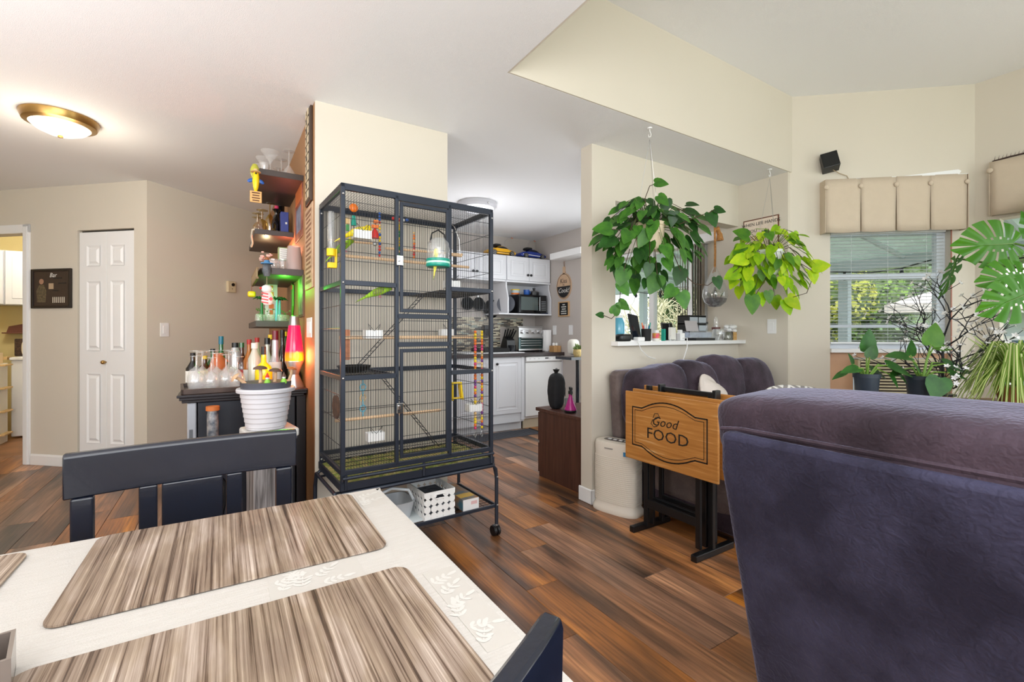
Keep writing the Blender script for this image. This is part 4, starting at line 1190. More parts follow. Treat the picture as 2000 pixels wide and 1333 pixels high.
B().lathe((0, 0, 0), [(.03, 0), (.05, .03), (.052, .10), (.04, .15), (.026, .19), (.03, .205)], 18).out('jug_body', G['orange'], t, local=True, smooth=True)
B().tube([(.045, 0, .06), (.075, 0, .09), (.07, 0, .14), (.03, 0, .17)], .006, 8).out('handle', G['orange'], t, local=True, smooth=True)
# lava lamp
t = T('lava_lamp', 'lit lava lamp with pink liquid on a silver cone base', 'lava lamp', (.368, 3.08, .83))
al = mat('aluminium', (176, 176, 178), .28, metal=.9)
B().lathe((0, 0, 0), [(.056, 0), (.056, .004), (.026, .075), (.026, .08), (.053, .155), (.052, .16)], 28).out('base', al, t, local=True, smooth=True, ang=35)
def lavamat():
    m = mat('lava_liquid', (236, 30, 90), .12); nt = m.node_tree; N = nt.nodes; L = nt.links; p = N['Principled BSDF']
    tc = N.new('ShaderNodeTexCoord'); sp = N.new('ShaderNodeSeparateXYZ'); L.new(tc.outputs['Object'], sp.inputs[0])
    mr = N.new('ShaderNodeMapRange'); mr.inputs[1].default_value = .15; mr.inputs[2].default_value = .40; L.new(sp.outputs['Z'], mr.inputs[0])
    cr = N.new('ShaderNodeValToRGB'); L.new(mr.outputs[0], cr.inputs[0]); e = cr.color_ramp.elements
    e[0].color = lin((255, 150, 20)); e[1].color = lin((214, 18, 76)); x = e.new(.22); x.color = lin((255, 110, 20)); x = e.new(.28); x.color = lin((236, 20, 70))
    L.new(cr.outputs[0], p.inputs['Base Color']); L.new(cr.outputs[0], p.inputs['Emission Color']); p.inputs['Emission Strength'].default_value = .75; return m
B().lathe((0, 0, 0), [(.052, .158), (.053, .19), (.044, .28), (.032, .375)], 28).out('globe', lavamat(), t, local=True, smooth=True, ang=50)
B().lathe((0, 0, .375), [(.032, 0), (.025, .055), (.012, .06)], 24).out('cap', al, t, local=True, smooth=True, ang=35)
bulb('lava_glow', (.395, 3.0, 1.02), 3.0, (1.0, .25, .08), .05)
t = T('smart_speaker', 'small dark round speaker lit blue behind the lava lamp', 'speaker', (.400, 3.205, .83))
B().sph((0, 0, .05), .05, 16, 10, sx=.5).out('speaker_body', fb, t, local=True, smooth=True)
B().lathe((0, 0, 0), [(.02, 0), (.015, .01)], 12).out('foot', M['black'], t, local=True)
# switch plate and picture strip on the brown wall
def plate(label, cat, loc, rz, w, h, n=1, wm=None, name='light_switch', d=.006):
    t = T(name, label, cat, loc, rz)
    B().box(-w/2, -d, -h/2, w/2, 0, h/2).out('plate', wm or M['white'], t, local=True, bev=.0015)
    for i in range(n):
        x = (i-(n-1)/2)*.046
        B().box(x-.016, -d-.003, -.033, x+.016, -d+.001, .033).out('rocker' if name == 'light_switch' else 'socket', wm or M['white'], t, local=True, bev=.001)
    return t
plate('double white light switch beside the lava lamp on the brown wall', 'light switch', (BX, 2.90, 1.19), -90, .17, .115, 3)
def shelfmat(): return mat('shelf_espresso', (68, 58, 54), .45, var=.08, scale=4)
M['shelf'] = shelfmat()
shelves = [(3.145, 3.85, 2.113, .036, .185, 'topmost dark wall shelf, holding martini glasses'),
           (3.62, 4.42, 1.842, .036, .185, 'second dark wall shelf from the top, with a blue box'),
           (3.145, 4.0, 1.515, .04, .19, 'third dark wall shelf, glowing green underneath'),
           (3.50, 4.50, 1.20, .042, .185, 'lowest dark wall shelf, just over the bottles')]
for (y0, y1, z0, h, xo, lb_) in shelves:
    b = B()
    if z0 == 1.515: b.prism([(xo+.05, y0), (BX, y0), (BX, y1), (xo-.01, y1), (xo, y0+.06), (xo+.015, y0+.02)], z0, z0+h, 'z')
    else: b.box(xo, y0, z0, BX, y1, z0+h)
    tag(b.out('wall_shelf', M['shelf'], bev=.002), lb_, 'shelf', 'dark floating shelves on the brown wall')
bulb('shelf_light_green', (.34, 3.32, 1.44), 1.8, (.1, 1.0, .05), .012)
bulb('shelf_light_red', (.385, 3.66, 1.76), 2.2, (1.0, .22, .12), .012)
bulb('shelf_light_warm', (.27, 3.85, 1.77), 1.0, (1.0, .8, .45), .012)
martini = [(.036, 0), (.036, .002), (.005, .006), (.003, .02), (.003, .085), (.006, .092), (.055, .165)]
for i, (x, y, f) in enumerate(((.355, 3.23, True), (.255, 3.30, False), (.235, 3.45, False), (.33, 3.42, True), (.225, 3.62, False), (.33, 3.62, True))):
    glass_up('martini_glass', ('martini glass rim down' if f else 'martini glass upright')+' on the top shelf, '+('near end', 'near end', 'middle', 'middle', 'far end', 'far end')[i], x, y, 2.149, martini, 'martini glasses standing '+('rim down' if f else 'upright')+' on the top shelf', f)
for i, (x, y) in enumerate(((.215, 3.22), (.225, 3.36))):
    glass_up('shot_glass', 'small straight glass on the top shelf edge, '+('nearer one', 'farther one')[i], x, y, 2.149, [(.02, 0), (.022, .005), (.026, .055)], 'small glasses on the top shelf', False)
# figures hanging on the shelf edge (plain generic parrots)
def parrot(label, loc, c1, c2, c3, rz=0):
    t = T('parrot_ornament', label, 'ornament', loc, rz)
    B().tube([(0, 0, .075), (0, 0, .065), (.002, 0, .05), (0, 0, .02), (0, 0, -.02), (0, 0, -.05)], [.006, .015, .016, .02, .014, .005], 10).out('body', c1, t, local=True, smooth=True, ang=180)
    for s_ in (-1, 1): B().sph((s_*.026, 0, .02), .02, 8, 6, sx=1, sy=.3, sz=.55, e=(0, R(s_*30), 0)).out('wing', c2, t, local=True, smooth=True)
    B().sph((0, -.016, .062), .006, 6, 5).out('beak', c3, t, local=True)
    B().lathe((0, 0, .072), [(.028, 0), (.026, .004), (.012, .008), (.011, .018)], 14).out('hat', mat('straw_hat', (214, 180, 130), .8), t, local=True, smooth=True, ang=40)
    return t
parrot('yellow parrot ornament in a straw hat at the end of the top shelf', (.165, 3.12, 2.04), pc['yellow'], pc['blue'], M['black'])
t = T('sign_tag', 'small tan sign with rows of brown letters under the parrot ornament', 'sign', (.165, 3.115, 1.965))
B().cbox((0, 0, 0), (.062, .008, .068)).out('board', mat('sign_tan', (214, 170, 110), .7), t, local=True, bev=.003)
for k in range(4): B().cbox((0, -.005, .022-k*.015), (.042-.006*(k % 2), .002, .006)).out('letter_row', mat('sign_brown', (90, 50, 24), .7), t, local=True)
t = T('glass_ornament', 'yellow-green glass ornament hung on the top shelf edge', 'ornament', (.165, 3.21, 2.095))
B().lathe((0, 0, 0), [(.012, 0), (.024, .03), (.026, .06), (.014, .09), (.005, .095)], 12).out('ornament_body', mat('glass_olive', (186, 186, 70), .15), t, local=True, smooth=True)
# second shelf
goblet = [(.03, 0), (.03, .002), (.005, .006), (.004, .05), (.018, .058), (.026, .075), (.027, .12)]
ag = glassmat('amber_glass', (246, 226, 168), .16)
for i, (x, y, f) in enumerate(((.235, 3.70, True), (.215, 3.82, True), (.22, 3.95, True))):
    glass_up('goblet', 'upside-down gold-tinted goblet on the second shelf, '+('nearest the camera', 'middle one', 'farthest back')[i], x, y, 1.878, goblet, 'gold-tinted goblets on the second shelf', f, ag, s=1.25)
glass_up('flute_glass', 'champagne flute upside down on the second bar shelf', .285, 3.72, 1.878, [(.028, 0), (.028, .002), (.004, .006), (.004, .075), (.016, .09), (.032, .12), (.030, .17), (.024, .21)], None, True, ag)
bottle('decanter', 'dark decanter with a pink lid on the second bar shelf', .335, 3.80, [(.03, 0), (.036, .03), (.036, .10), (.012, .14), (.014, .17), (.03, .19), (.012, .2)], G['dark'], pc['pink'], .02, z=1.878, cat='decanter')
bottle('bottle', 'tall black bottle on the second bar shelf', .37, 3.92, bp(.05, .27, .03, .6, .7), G['dark'], M['black'], .02, z=1.878)
t = T('gift_box', 'upright blue presentation box on the second bar shelf', 'box', (.375, 3.70, 1.878))
B().cbox((0, 0, .075), (.05, .07, .15)).out('box_body', mat('box_blue', (52, 66, 140), .5), t, local=True, bev=.002)
B().cbox((.01, -.036, .07), (.012, .002, .014)).out('bird_mark', wl, t, local=True)
t = tag(B().tube([(.30, 3.66, 1.90), (.30, 3.66, 1.93), (.31, 3.66, 1.95), (.325, 3.67, 1.93), (.32, 3.66, 1.89)], .008, 6).out('horse_figurine', M['black'], smooth=True), 'small dark curled figurine before the blue box', 'figurine')
tag(B().tube([(.20, 3.67, 1.885), (.175, 3.69, 1.88), (.17, 3.72, 1.84), (.178, 3.76, 1.80), (.172, 3.80, 1.78)], .007, 6).out('ribbon', mat('ribbon_cream', (214, 200, 180), .7), smooth=True), 'pale ribbon hanging over the outer edge of the second shelf', 'ribbon')
# third shelf
glass_up('tumbler', 'tall frosted tumbler upside down beside the wall on the third shelf', .385, 3.23, 1.556, [(.036, 0), (.038, .003), (.050, .15), (.050, .155)], None, True, mat('frosted_plastic', (216, 196, 192), .4, trans=.5))
for i, (x, y) in enumerate(((.27, 3.24), (.32, 3.22), (.26, 3.36))):
    glass_up('jar_glass', 'clear round glass on the third shelf, '+('at the outer front', 'beside the frosted tumbler', 'farther back')[i], x, y, 1.556, [(.026, 0), (.034, .01), (.036, .03), (.028, .055), (.03, .065)], 'clear round glasses on the third shelf', False)
t = T('recipe_box', 'small box with a lined white label on the third bar shelf', 'box', (.335, 3.33, 1.62))
B().cbox((0, 0, .05), (.066, .05, .085)).out('box_body', mat('box_sage', (132, 146, 96), .6), t, local=True, bev=.002)
B().cbox((0, -.0262, .05), (.055, .002, .072)).out('label_card', wl, t, local=True)
for k in range(5): B().cbox((0, -.0275, .075-k*.013), (.045, .001, .002)).out('print_line', bl2, t, local=True)
B().lathe((.0, .0, -.064), [(.03, 0), (.03, .06), (.028, .07)], 14).out('jar', ag, t, local=True, smooth=True)
t = T('flower_bunch', 'bunch of pink and peach artificial blossoms on the third shelf', 'flowers', (.27, 3.42, 1.556))
rr = random.Random(8)
B().lathe((0, 0, 0), [(.02, 0), (.028, .04), (.02, .05)], 12).out('vase', M['glass'], t, local=True, smooth=True)
for k in range(26):
    B().sph((rr.uniform(-.06, .05), rr.uniform(-.04, .06), .06+rr.uniform(0, .07)), rr.uniform(.008, .015), 6, 5, sz=.6).out('blossom', mat('petal', (240, 196, 184), .8) if k == 0 else bpy.data.materials['petal'], t, local=True, smooth=True)
t = T('figurine', 'blue-brimmed figurine with a striped body on the third shelf corner', 'figurine', (.225, 3.14, 1.50))
B().lathe((0, 0, 0), [(.018, 0), (.026, .03), (.022, .07), (.012, .08)], 12).out('figurine_body', mat('figurine_grey', (86, 90, 96), .5, var=.4, scale=40), t, local=True, smooth=True)
B().lathe((0, 0, .075), [(.035, 0), (.034, .006), (.018, .01), (.014, .022)], 14).out('brim', mat('figurine_blue', (70, 130, 180), .5), t, local=True, smooth=True, ang=40)
B().sph((0, 0, .105), .013, 8, 6).out('head', mat('figurine_brown', (150, 90, 50), .6), t, local=True, smooth=True)
t = T('wooden_rack', 'small slatted wooden rack fixed to the third shelf end', 'rack', (.175, 3.42, 1.49))
B().cbox((0, 0, .0), (.012, .56, .012)).cbox((0, 0, .058), (.012, .56, .01)).out('rail', mat('rack_wood', (128, 104, 74), .7), t, local=True)
for k in range(6): B().cbox((-.002, -.235+k*.094, .03), (.008, .088, .05)).out('slat', mat('rack_slat', (150, 128, 96), .7, var=.1, scale=20) if k == 0 else bpy.data.materials['rack_slat'], t, local=True, bev=.002)
# ornaments hanging below third shelf
t = T('hanging_ornament', 'small yellow ornament hanging from the rack end', 'ornament', (.17, 3.69, 1.43)); B().cyl((0, 0, .02), (0, 0, .06), .001, n=4).out('string', mat('string_red', (190, 60, 40), .7), t, local=True)
softbox((0, 0, 0), (.05, .04, .042), e=4, n=6).out('ornament_body', pc['yellow'], t, local=True, smooth=True)
t = T('hanging_ornament', 'white ornament in a red striped scarf with a red star', 'ornament', (.225, 3.15, 1.33))
B().cyl((0, 0, .12), (0, 0, .19), .001, n=4).out('string', M['dowel'], t, local=True)
B().sph((0, 0, .095), .026, 12, 8, sx=1.2).out('head', pc['white'], t, local=True, smooth=True)
B().sph((-.032, -.006, .098), .008, 8, 6).out('nose', pc['red'], t, local=True, smooth=True)
B().lathe((.004, 0, 0), [(.02, 0), (.034, .02), (.03, .05), (.018, .08)], 14, sy=.6).out('ornament_body', pc['white'], t, local=True, smooth=True)
for k in range(4): B().cbox((-.012, -.02, .012+k*.018), (.036, .008, .008), (0, R(10), 0)).out('stripe', pc['red'], t, local=True)
B().cbox((.02, -.024, .035), (.018, .004, .018), (0, R(45), 0)).out('star', pc['red'], t, local=True)
# jars and palms on the lowest shelf
shot = [(.018, 0), (.021, .003), (.024, .045)]
for i in range(9):
    glass_up('shot_glass', 'shot glass on the lowest shelf, '+('first', 'second', 'third', 'fourth', 'fifth', 'sixth', 'seventh', 'eighth', 'ninth')[i]+' from the outer end', .205+.022*(i % 9) + .0, 3.54+.05*(i % 3), 1.242, shot, 'shot glasses on the lowest shelf', i % 2 == 0)
pf = mat('palm_green', (36, 84, 40), .6); pt_ = mat('palm_trunk_green', (30, 110, 60), .4)
for i, (x, y, lb_) in enumerate(((.225, 3.58, 'left green palm tree swizzle ornament on the lowest shelf'), (.315, 3.57, 'middle palm tree ornament with a blue stem on the lowest shelf'), (.338, 3.62, 'right palm tree ornament beside the lava lamp cap'))):
    t = T('palm_ornament', lb_, 'ornament', (x, y, 1.242))
    B().tube([(0, 0, 0), (0, 0, .11), (.002, 0, .15)], [.010, .008, .006], 8).out('trunk', pt_ if i == 0 else pc['ltblue'], t, local=True, smooth=True)
    for k in range(6):
        a = k*PI/3; B().tube([(0, 0, .15), (.03*math.cos(a), .03*math.sin(a), .162), (.055*math.cos(a), .055*math.sin(a), .146)], [.006, .008, .001], 4).out('frond', pf, t, local=True)
t = T('artificial_greenery', 'fluffy artificial greenery lying along the lowest shelf', 'greenery', (.30, 3.75, 1.242))
b = B(); rr = random.Random(2)
for k in range(90):
    x, y, z = rr.uniform(-.09, .11), rr.uniform(-.1, .15), rr.uniform(.01, .09); a = rr.random()*6; s_ = rr.uniform(.012, .028)
    b.add([(x, y, z), (x+s_*math.cos(a), y+s_*math.sin(a), z+.01), (x+s_*.3*math.cos(a+1.3), y+s_*.3*math.sin(a+1.3), z+.012)], [(0, 1, 2)])
b.out('sprigs', mat('greenery', (116, 158, 84), .7), t, local=True)['kind'] = 'stuff'
t = T('boomerang_board', 'green and orange painted board behind the palm ornaments', 'decoration', (.418, 3.62, 1.40), -90)
B().prism([(-.05, -.13), (-.02, -.15), (.03, -.05), (.04, .10), (-.04, .12)], -.002, .008, 'y').out('board', mat('board_green', (84, 168, 40), .4), t, local=True, bev=.002)
B().prism([(-.04, .07), (.04, .07), (.04, .10), (-.04, .10)], -.004, -.002, 'y').out('band', pc['orange'], t, local=True)
t = T('giraffe_strip', 'white strip with orange patches standing behind the lowest shelf', 'decoration', (.30, 3.80, 1.40))
B().cbox((0, 0, 0), (.08, .006, .24)).out('strip', wl, t, local=True)
for k in range(5): B().cbox((0, -.004, .09-k*.045), (.022+.01*(k % 2), .002, .034)).out('patch', pc['orange'], t, local=True)
t = T('postcard', 'framed picture of grass on the brown wall above the lava lamp', 'picture', (BX, 3.20, 1.39), -90)
B().box(-.1, -.01, -.13, .1, 0, .13).out('frame', mat('frame_dull', (96, 76, 56), .6), t, local=True, bev=.002)
B().box(-.085, -.012, -.115, .085, -.01, .115).out('print', mat('print_grass', (150, 140, 110), .5, col2=(70, 84, 60), scale=14), t, local=True)
# signs on the brown wall
t = T('letter_sign', 'tall narrow dark-framed sign of stacked letter tiles on the brown wall', 'sign', (BX, 2.885, 2.19), -90)
B().box(-.095, -.014, -.285, .095, 0, .285).out('frame', mat('frame_bronze', (66, 48, 36), .5), t, local=True, bev=.003)
B().box(-.075, -.0155, -.265, .075, -.014, .265).out('inset', mat('inset_grey', (96, 84, 74), .6), t, local=True)
til = mat('tile_cream', (206, 190, 160), .6)
for k, ch in enumerate('THEBARISOP'):
    z = .235-k*.0525
    tt = B().box(-.05, -.020, z-.02, .05, -.0155, z+.02).out('letter_tile', til, t, local=True, bev=.002)
    textmesh('THEBARISOP'[k] if False else 'I', .03, bl2, tt, (0, -.0205, z), UP, 'letter') if False else None
    B().cbox((0, -.021, z), (.012+.01*(k % 3), .001, .024)).out('letter_mark', bl2, tt, local=True)
t = T('poster', 'tall reddish metal poster with rounded corners on the brown wall', 'poster', (BX, 3.33, 1.965), -90)
B().box(-.165, -.006, -.19, .165, 0, .19).out('sheet', mat('poster_red', (190, 120, 90), .4, col2=(120, 60, 50), scale=9), t, local=True, bev=.002)
B().box(-.14, -.007, .05, .14, -.006, .16).out('heading', mat('poster_orange', (214, 120, 66), .4), t, local=True)
B().box(-.10, -.0075, -.14, .10, -.006, .02).out('picture', mat('poster_blue', (120, 128, 150), .4, var=.4, scale=12), t, local=True)
t = T('poster', 'beige rules poster full of small print on the brown wall edge', 'poster', (BX, 2.90, 1.655), -90)
B().box(-.135, -.008, -.24, .135, 0, .24).out('sheet', mat('poster_beige', (196, 164, 134), .6, var=.1, scale=12), t, local=True, bev=.002)
for k in range(16):
    B().cbox((0, -.0088, .205-k*.027), (.2-.03*(k % 3), .001, .011 if k % 5 else .017)).out('print_line', mat('print_brown', (134, 96, 72), .7) if k == 0 else bpy.data.materials['print_brown'], t, local=True)
# pot on pedestal with gnomes and mushrooms
t = T('plant_stand', 'grey weathered wood pedestal under the white planter', 'stand', (.205, 2.72, 0), 8)
ww_ = oak('weathered_wood', (70, 66, 66), (150, 146, 146), sx=(70, 70, 3), rough=.6)
B().box(-.09, -.09, 0, .09, .09, .58).out('column', ww_, t, local=True, bev=.004)
B().prism([(-.10, .58), (-.115, .62), (.115, .62), (.10, .58)], -.10, .10, 'y').out('capital', mat('stand_grey', (96, 100, 110), .5), t, local=True, bev=.004)
B().box(-.12, -.11, .62, .12, .11, .665).out('pad', mat('pad_white', (214, 212, 208), .6, var=.1, scale=30), t, local=True, bev=.012, seg=3)
t = T('planter', 'round white ribbed planter with a dark rim liner full of mushrooms', 'planter', (.19, 2.70, .667)); t.scale = (.89, .89, .96)
b = B(); P = [(.098, 0), (.104, .006)]
for k in range(7): P += [(.104+k*.0042, .012+k*.026), (.1075+k*.0042, .016+k*.026), (.1075+k*.0042, .034+k*.026)]
P += [(.138, .196), (.152, .198), (.154, .212), (.150, .218), (.138, .218)]
B().lathe((0, 0, 0), P, 36).out('pot', mat('planter_white', (214, 214, 220), .45), t, local=True, smooth=True, ang=35)
lab(B().lathe((0, 0, .205), [(.128, 0), (.134, .045), (.125, .045)], 36).out('liner', mat('liner_slate', (78, 80, 90), .5), t, local=True, smooth=True, ang=35), 'dark slate inner pot rim')
lab(B().lathe((0, 0, .235), [(.124, 0), (.10, .008), (.001, .012)], 24).out('soil', mat('soil', (60, 46, 36), .95, bump=1, bscale=60), t, local=True), 'dark soil')
PX, PY, PZ = .19, 2.70, .902
mb = mat('mushroom_cap_brown', (96, 72, 60), .5); mw = mat('mushroom_stem', (206, 170, 134), .7); mo = mat('mushroom_cap_orange', (176, 100, 56), .5)
def mushroom(label, dx, dy, h, r, m, tilt=0):
    t = T('mushroom_ornament', label, 'ornament', (PX+dx, PY+dy, PZ)); t.rotation_euler = (0, R(tilt), 0)
    B().tube([(0, 0, 0), (.003, 0, h*.6), (0, 0, h)], [.009, .007, .008], 8).out('stem', mw, t, local=True, smooth=True)
    B().lathe((0, 0, h-.004), [(.004, 0), (r, .002), (r*.85, r*.35), (r*.4, r*.55), (.001, r*.6)], 14).out('cap', m, t, local=True, smooth=True, ang=60)
mushroom('tan mushroom leaning over the left rim of the planter', -.095, -.03, .055, .026, mw, -50)
mushroom('tall flat brown mushroom in the planter, left of the gnomes', -.03, -.05, .075, .034, mb)
mushroom('wide dark brown mushroom in the middle of the planter', .035, -.04, .06, .033, mb, 4)
mushroom('orange-capped mushroom at the right of the planter', .10, -.04, .07, .026, mo, 14)
for dx, hc, lb_ in ((.0, pc['red'], 'tiny gnome in a red hat in the planter'), (.075, mb, 'tiny gnome in a brown hat in the planter')):
    t = T('gnome_ornament', lb_, 'ornament', (PX+dx, PY-.075, PZ-.002))
    B().lathe((0, 0, 0), [(.014, 0), (.015, .01), (.008, .026)], 10).out('body', mat('gnome_green', (140, 200, 70), .6), t, local=True, smooth=True)
    B().sph((0, -.002, .031), .009, 8, 6).out('head', pc['white'], t, local=True, smooth=True)
    B().lathe((0, 0, .034), [(.012, 0), (.006, .012), (.001, .024)], 8).out('hat', hc, t, local=True, smooth=True)
# tall bottle with cork on a dark sculptural stand
t = T('bottle_stand', 'dark twisted metal figure holding the tall corked bottle', 'stand', (-.045, 2.86, 0))
B().tube([(.03, 0, 0), (.03, -.02, .2), (.05, 0, .35), (.02, -.01, .42), (.055, 0, .5), (.03, 0, .55), (.04, 0, .60)], [.02, .016, .028, .014, .03, .016, .02], 8).out('figure', M['black'], t, local=True, smooth=True)
B().lathe((0, 0, 0), [(.08, 0), (.08, .012), (.02, .02)], 20).out('foot', M['black'], t, local=True)
bottle('tall_bottle', 'slim patterned bottle with a round orange cork before the fridge', -.045, 2.86, [(.016, 0), (.026, .006), (.026, .13), (.024, .14), (.024, .155)], mat('bottle_lace', (168, 166, 166), .3, col2=(70, 78, 90), scale=30, metal=.3), mat('cork_orange', (190, 106, 48), .6), .022, z=.602, capr=.031)
# ============================================================ HALL AND LAUNDRY
# framed bar picture on closet wall
wp = w1(-.9745, 0, 0)
t = T('framed_picture', 'black-framed photo titled Bar between the doorway and the closet', 'picture', (wp.x, wp.y, 1.548), -42.3)
b = B(); 
for q in ((-.213, -.172, -.189, .172), (.189, -.172, .213, .172), (-.189, -.172, .189, -.150), (-.189, .150, .189, .172)): b.box(q[0], -.022, q[1], q[2], 0, q[3])
b.out('frame', mat('frame_black', (34, 26, 24), .35), t, local=True, bev=.004)
B().box(-.189, -.012, -.15, .189, -.006, .15).out('mat_board', mat('pic_dark', (62, 48, 40), .5), t, local=True)
pd_ = mat('pic_person', (96, 84, 62), .6, var=.4, scale=60)
b = B().prism([(-.15, -.12), (-.16, -.02), (-.13, .03), (-.08, .035), (-.05, -.02), (-.06, -.12)], -.0135, -.012, 'y')
b.out('figure', pd_, t, local=True); B().cyl((-.105, -.0135, .062), (-.105, -.012, .062), .024, n=14).out('head', mat('pic_skin', (170, 130, 104), .7), t, local=True)
for x, z, w in ((.07, .09, .09), (.12, .045, .08), (.05, -.02, .07)): B().cbox((x, -.013, z), (w, .002, .008)).out('shelf_print', bl2, t, local=True)
B().cbox((.0, -.013, .02), (.05, .002, .05)).out('label_print', mat('pic_tan', (186, 160, 130), .6), t, local=True)
for k in range(7): B().cbox((.02+k*.02, -.013, -.10), (.008, .002, .05)).out('bottle_print', mat('pic_bottle', (206, 196, 180), .5) if k == 0 else bpy.data.materials['pic_bottle'], t, local=True)
textmesh('Bar', .055, wl, t, (.02, -.0135, .115), UP, shear=.3)
def switch45(ax, s, z, w, h, lbl, n=1, name='light_switch', cat='light switch'):
    a = R(40.8); return plate(lbl, cat, (C1[0]+s*math.cos(a), C1[1]+s*math.sin(a), z), 40.8, w, h, n, name=name)
switch45(0, .144, 1.188, .072, .118, 'white light switch on the angled hall wall')
a_ = R(40.8)
t = T('thermostat', 'cream box thermostat with a dark dial on the hall wall', 'thermostat', (C1[0]+.79*math.cos(a_), C1[1]+.79*math.sin(a_), 1.622), 40.8)
B().box(-.043, -.03, -.055, .043, 0, .055).out('case', mat('thermostat_cream', (214, 200, 166), .5), t, local=True, bev=.004)
B().cyl((.008, -.038, .022), (.008, -.03, .022), .016, n=16).out('dial', M['black'], t, local=True)
B().cyl((.0, -.033, -.02), (.0, -.03, -.02), .004, n=8).out('screw', M['black'], t, local=True)
# laundry room seen through the doorway, squared with the rest of the house
S(B().box(-3.1, 7.75, 0, -.9, 7.85, H1).out('wall_laundry_back', M['wall_laundry']))
S(B().box(-3.0, 5.9, 0, -2.9, 7.75, H1).out('wall_laundry_left', M['wall_laundry']))
S(B().box(-1.0, 5.6, 0, -.9, 7.75, H1).out('wall_laundry_right', M['wall_laundry']))
S(B().box(-3.1, 6.2, H1, -.9, 7.85, H1+.05).out('ceiling_laundry', M['ceil']))
S(B().box(-3.1, 6.2, -.05, -.9, 7.85, -.003).out('floor_laundry', mat('laundry_floor', (150, 106, 70), .5, var=.2, scale=5)))
bulb('laundry_bulb', (-1.9, 6.5, 2.2), 20, (1, .93, .78), .08)
def LT(name, label, cat, x, y, z): return T(name, label, cat, (x, y, z))
t = LT('wall_cabinet', 'cream wall cabinet with a raised panel door in the laundry room', 'cabinet', -1.7, 7.74, 1.48)
B().box(-.37, -.34, 0, .5, 0, .61).out('body', M['cab'], t, local=True)
B().box(-.80, -.34, 0, -.375, 0, .61).out('body', M['cab'], t, local=True)
for x0, x1 in ((-.365, .06), (.065, .49), (-.79, -.38)):
    d = B().box(x0, -.36, .005, x1, -.34, .605).out('door', M['cab'], t, local=True, bev=.002)
    B().box(x0+.055, -.368, .07, x1-.055, -.36, .54).out('raised_panel', M['cab'], d, local=True, bev=.004)
t = LT('washing_machine', 'white washing machine in the laundry room', 'washing machine', -1.67, 7.74, 0)
B().box(-.30, -.54, .02, .30, 0, .86).out('body', M['white'], t, local=True, bev=.01)
B().box(-.31, -.56, .86, .30, 0, .895).out('lid', M['white'], t, local=True, bev=.01, seg=3)
B().box(-.30, -.10, .895, .30, 0, 1.0).out('control_back', M['white'], t, local=True, bev=.02)
t = LT('detergent_jug', 'cream rounded jug standing on the washing machine', 'jug', -1.84, 7.36, .896)
softbox((0, 0, .095), (.17, .12, .19), e=3.5, n=8).out('jug_body', mat('jug_cream', (236, 226, 200), .5), t, local=True, smooth=True)
t = LT('wooden_shelf', 'dark scalloped wooden shelf on the laundry wall', 'shelf', -1.85, 7.74, 1.17)
B().prism([(-.30, 0), (.20, 0), (.20, .07), (.12, .08), (.04, .11), (-.06, .08), (-.16, .10), (-.28, .07)], -.02, 0, 'y').box(-.31, -.12, -.015, .22, 0, .0).out('shelf_body', mat('laundry_wood', (112, 64, 44), .5), t, local=True, bev=.002)
t = LT('wicker_basket', 'dark wicker basket on top of the washing machine', 'basket', -1.92, 7.56, .896)
B().box(-.10, -.08, 0, .16, .08, .20).out('wicker', mat('wicker', (74, 54, 40), .8, var=.5, scale=60, bump=1, bscale=80), t, local=True, bev=.01)
t = LT('shelf_unit', 'white open shelf unit with wooden edges in the laundry room', 'shelving', -2.2, 7.0, 0)
B().box(-.30, .06, 0, .24, .075, .84).box(.22, -.14, 0, .24, .06, .84).out('carcass', M['white'], t, local=True)
for z in (.09, .33, .573, .815): B().box(-.30, -.16, z, .285, .06, z+.016).out('shelf', mat('shelf_birch', (224, 190, 136), .5) if z == .09 else bpy.data.materials['shelf_birch'], t, local=True, bev=.002)
for k, (x, z, w, h, c, l_) in enumerate(((.20, .832, .07, .12, (236, 216, 190), 'tan and white box on the laundry shelf top'), (.10, .832, .07, .13, (70, 110, 160), 'blue and white box on the laundry shelf top'), (.17, .107, .09, .11, (206, 150, 50), 'yellow carton on the lowest laundry shelf'), (.08, .107, .07, .10, (176, 80, 60), 'red carton on the lowest laundry shelf'), (.12, .347, .10, .11, (80, 96, 140), 'dark blue carton on the second laundry shelf'))):
    tb_ = T('carton', l_, 'box', (-2.2+x, 6.93, z))
    B().box(-w/2, -.04, 0, w/2, .04, h).out('box_body', mat('carton_%d' % k, c, .6), tb_, local=True, bev=.001)
    B().box(-w/2+.008, -.0412, h*.3, w/2-.008, -.04, h*.8).out('label_print', mat('carton_print_%d' % k, tuple(min(255, v+50) for v in c), .6), tb_, local=True)
t = LT('red_ribbon', 'red bow lying by the white box in the laundry room', 'bow', -2.15, 7.25, .90)
B().box(-.2, -.05, -.03, .15, .08, 0).box(-.2, -.05, -.9, -.18, .08, -.03).out('ledge', bpy.data.materials['shelf_birch'], t, local=True)
for k in range(4): B().sph((.02*k-.03, 0, .03), .03, 8, 6, sz=.5, e=(0, R(40*k), 0)).out('loop', pc['red'] , t, local=True, smooth=True)
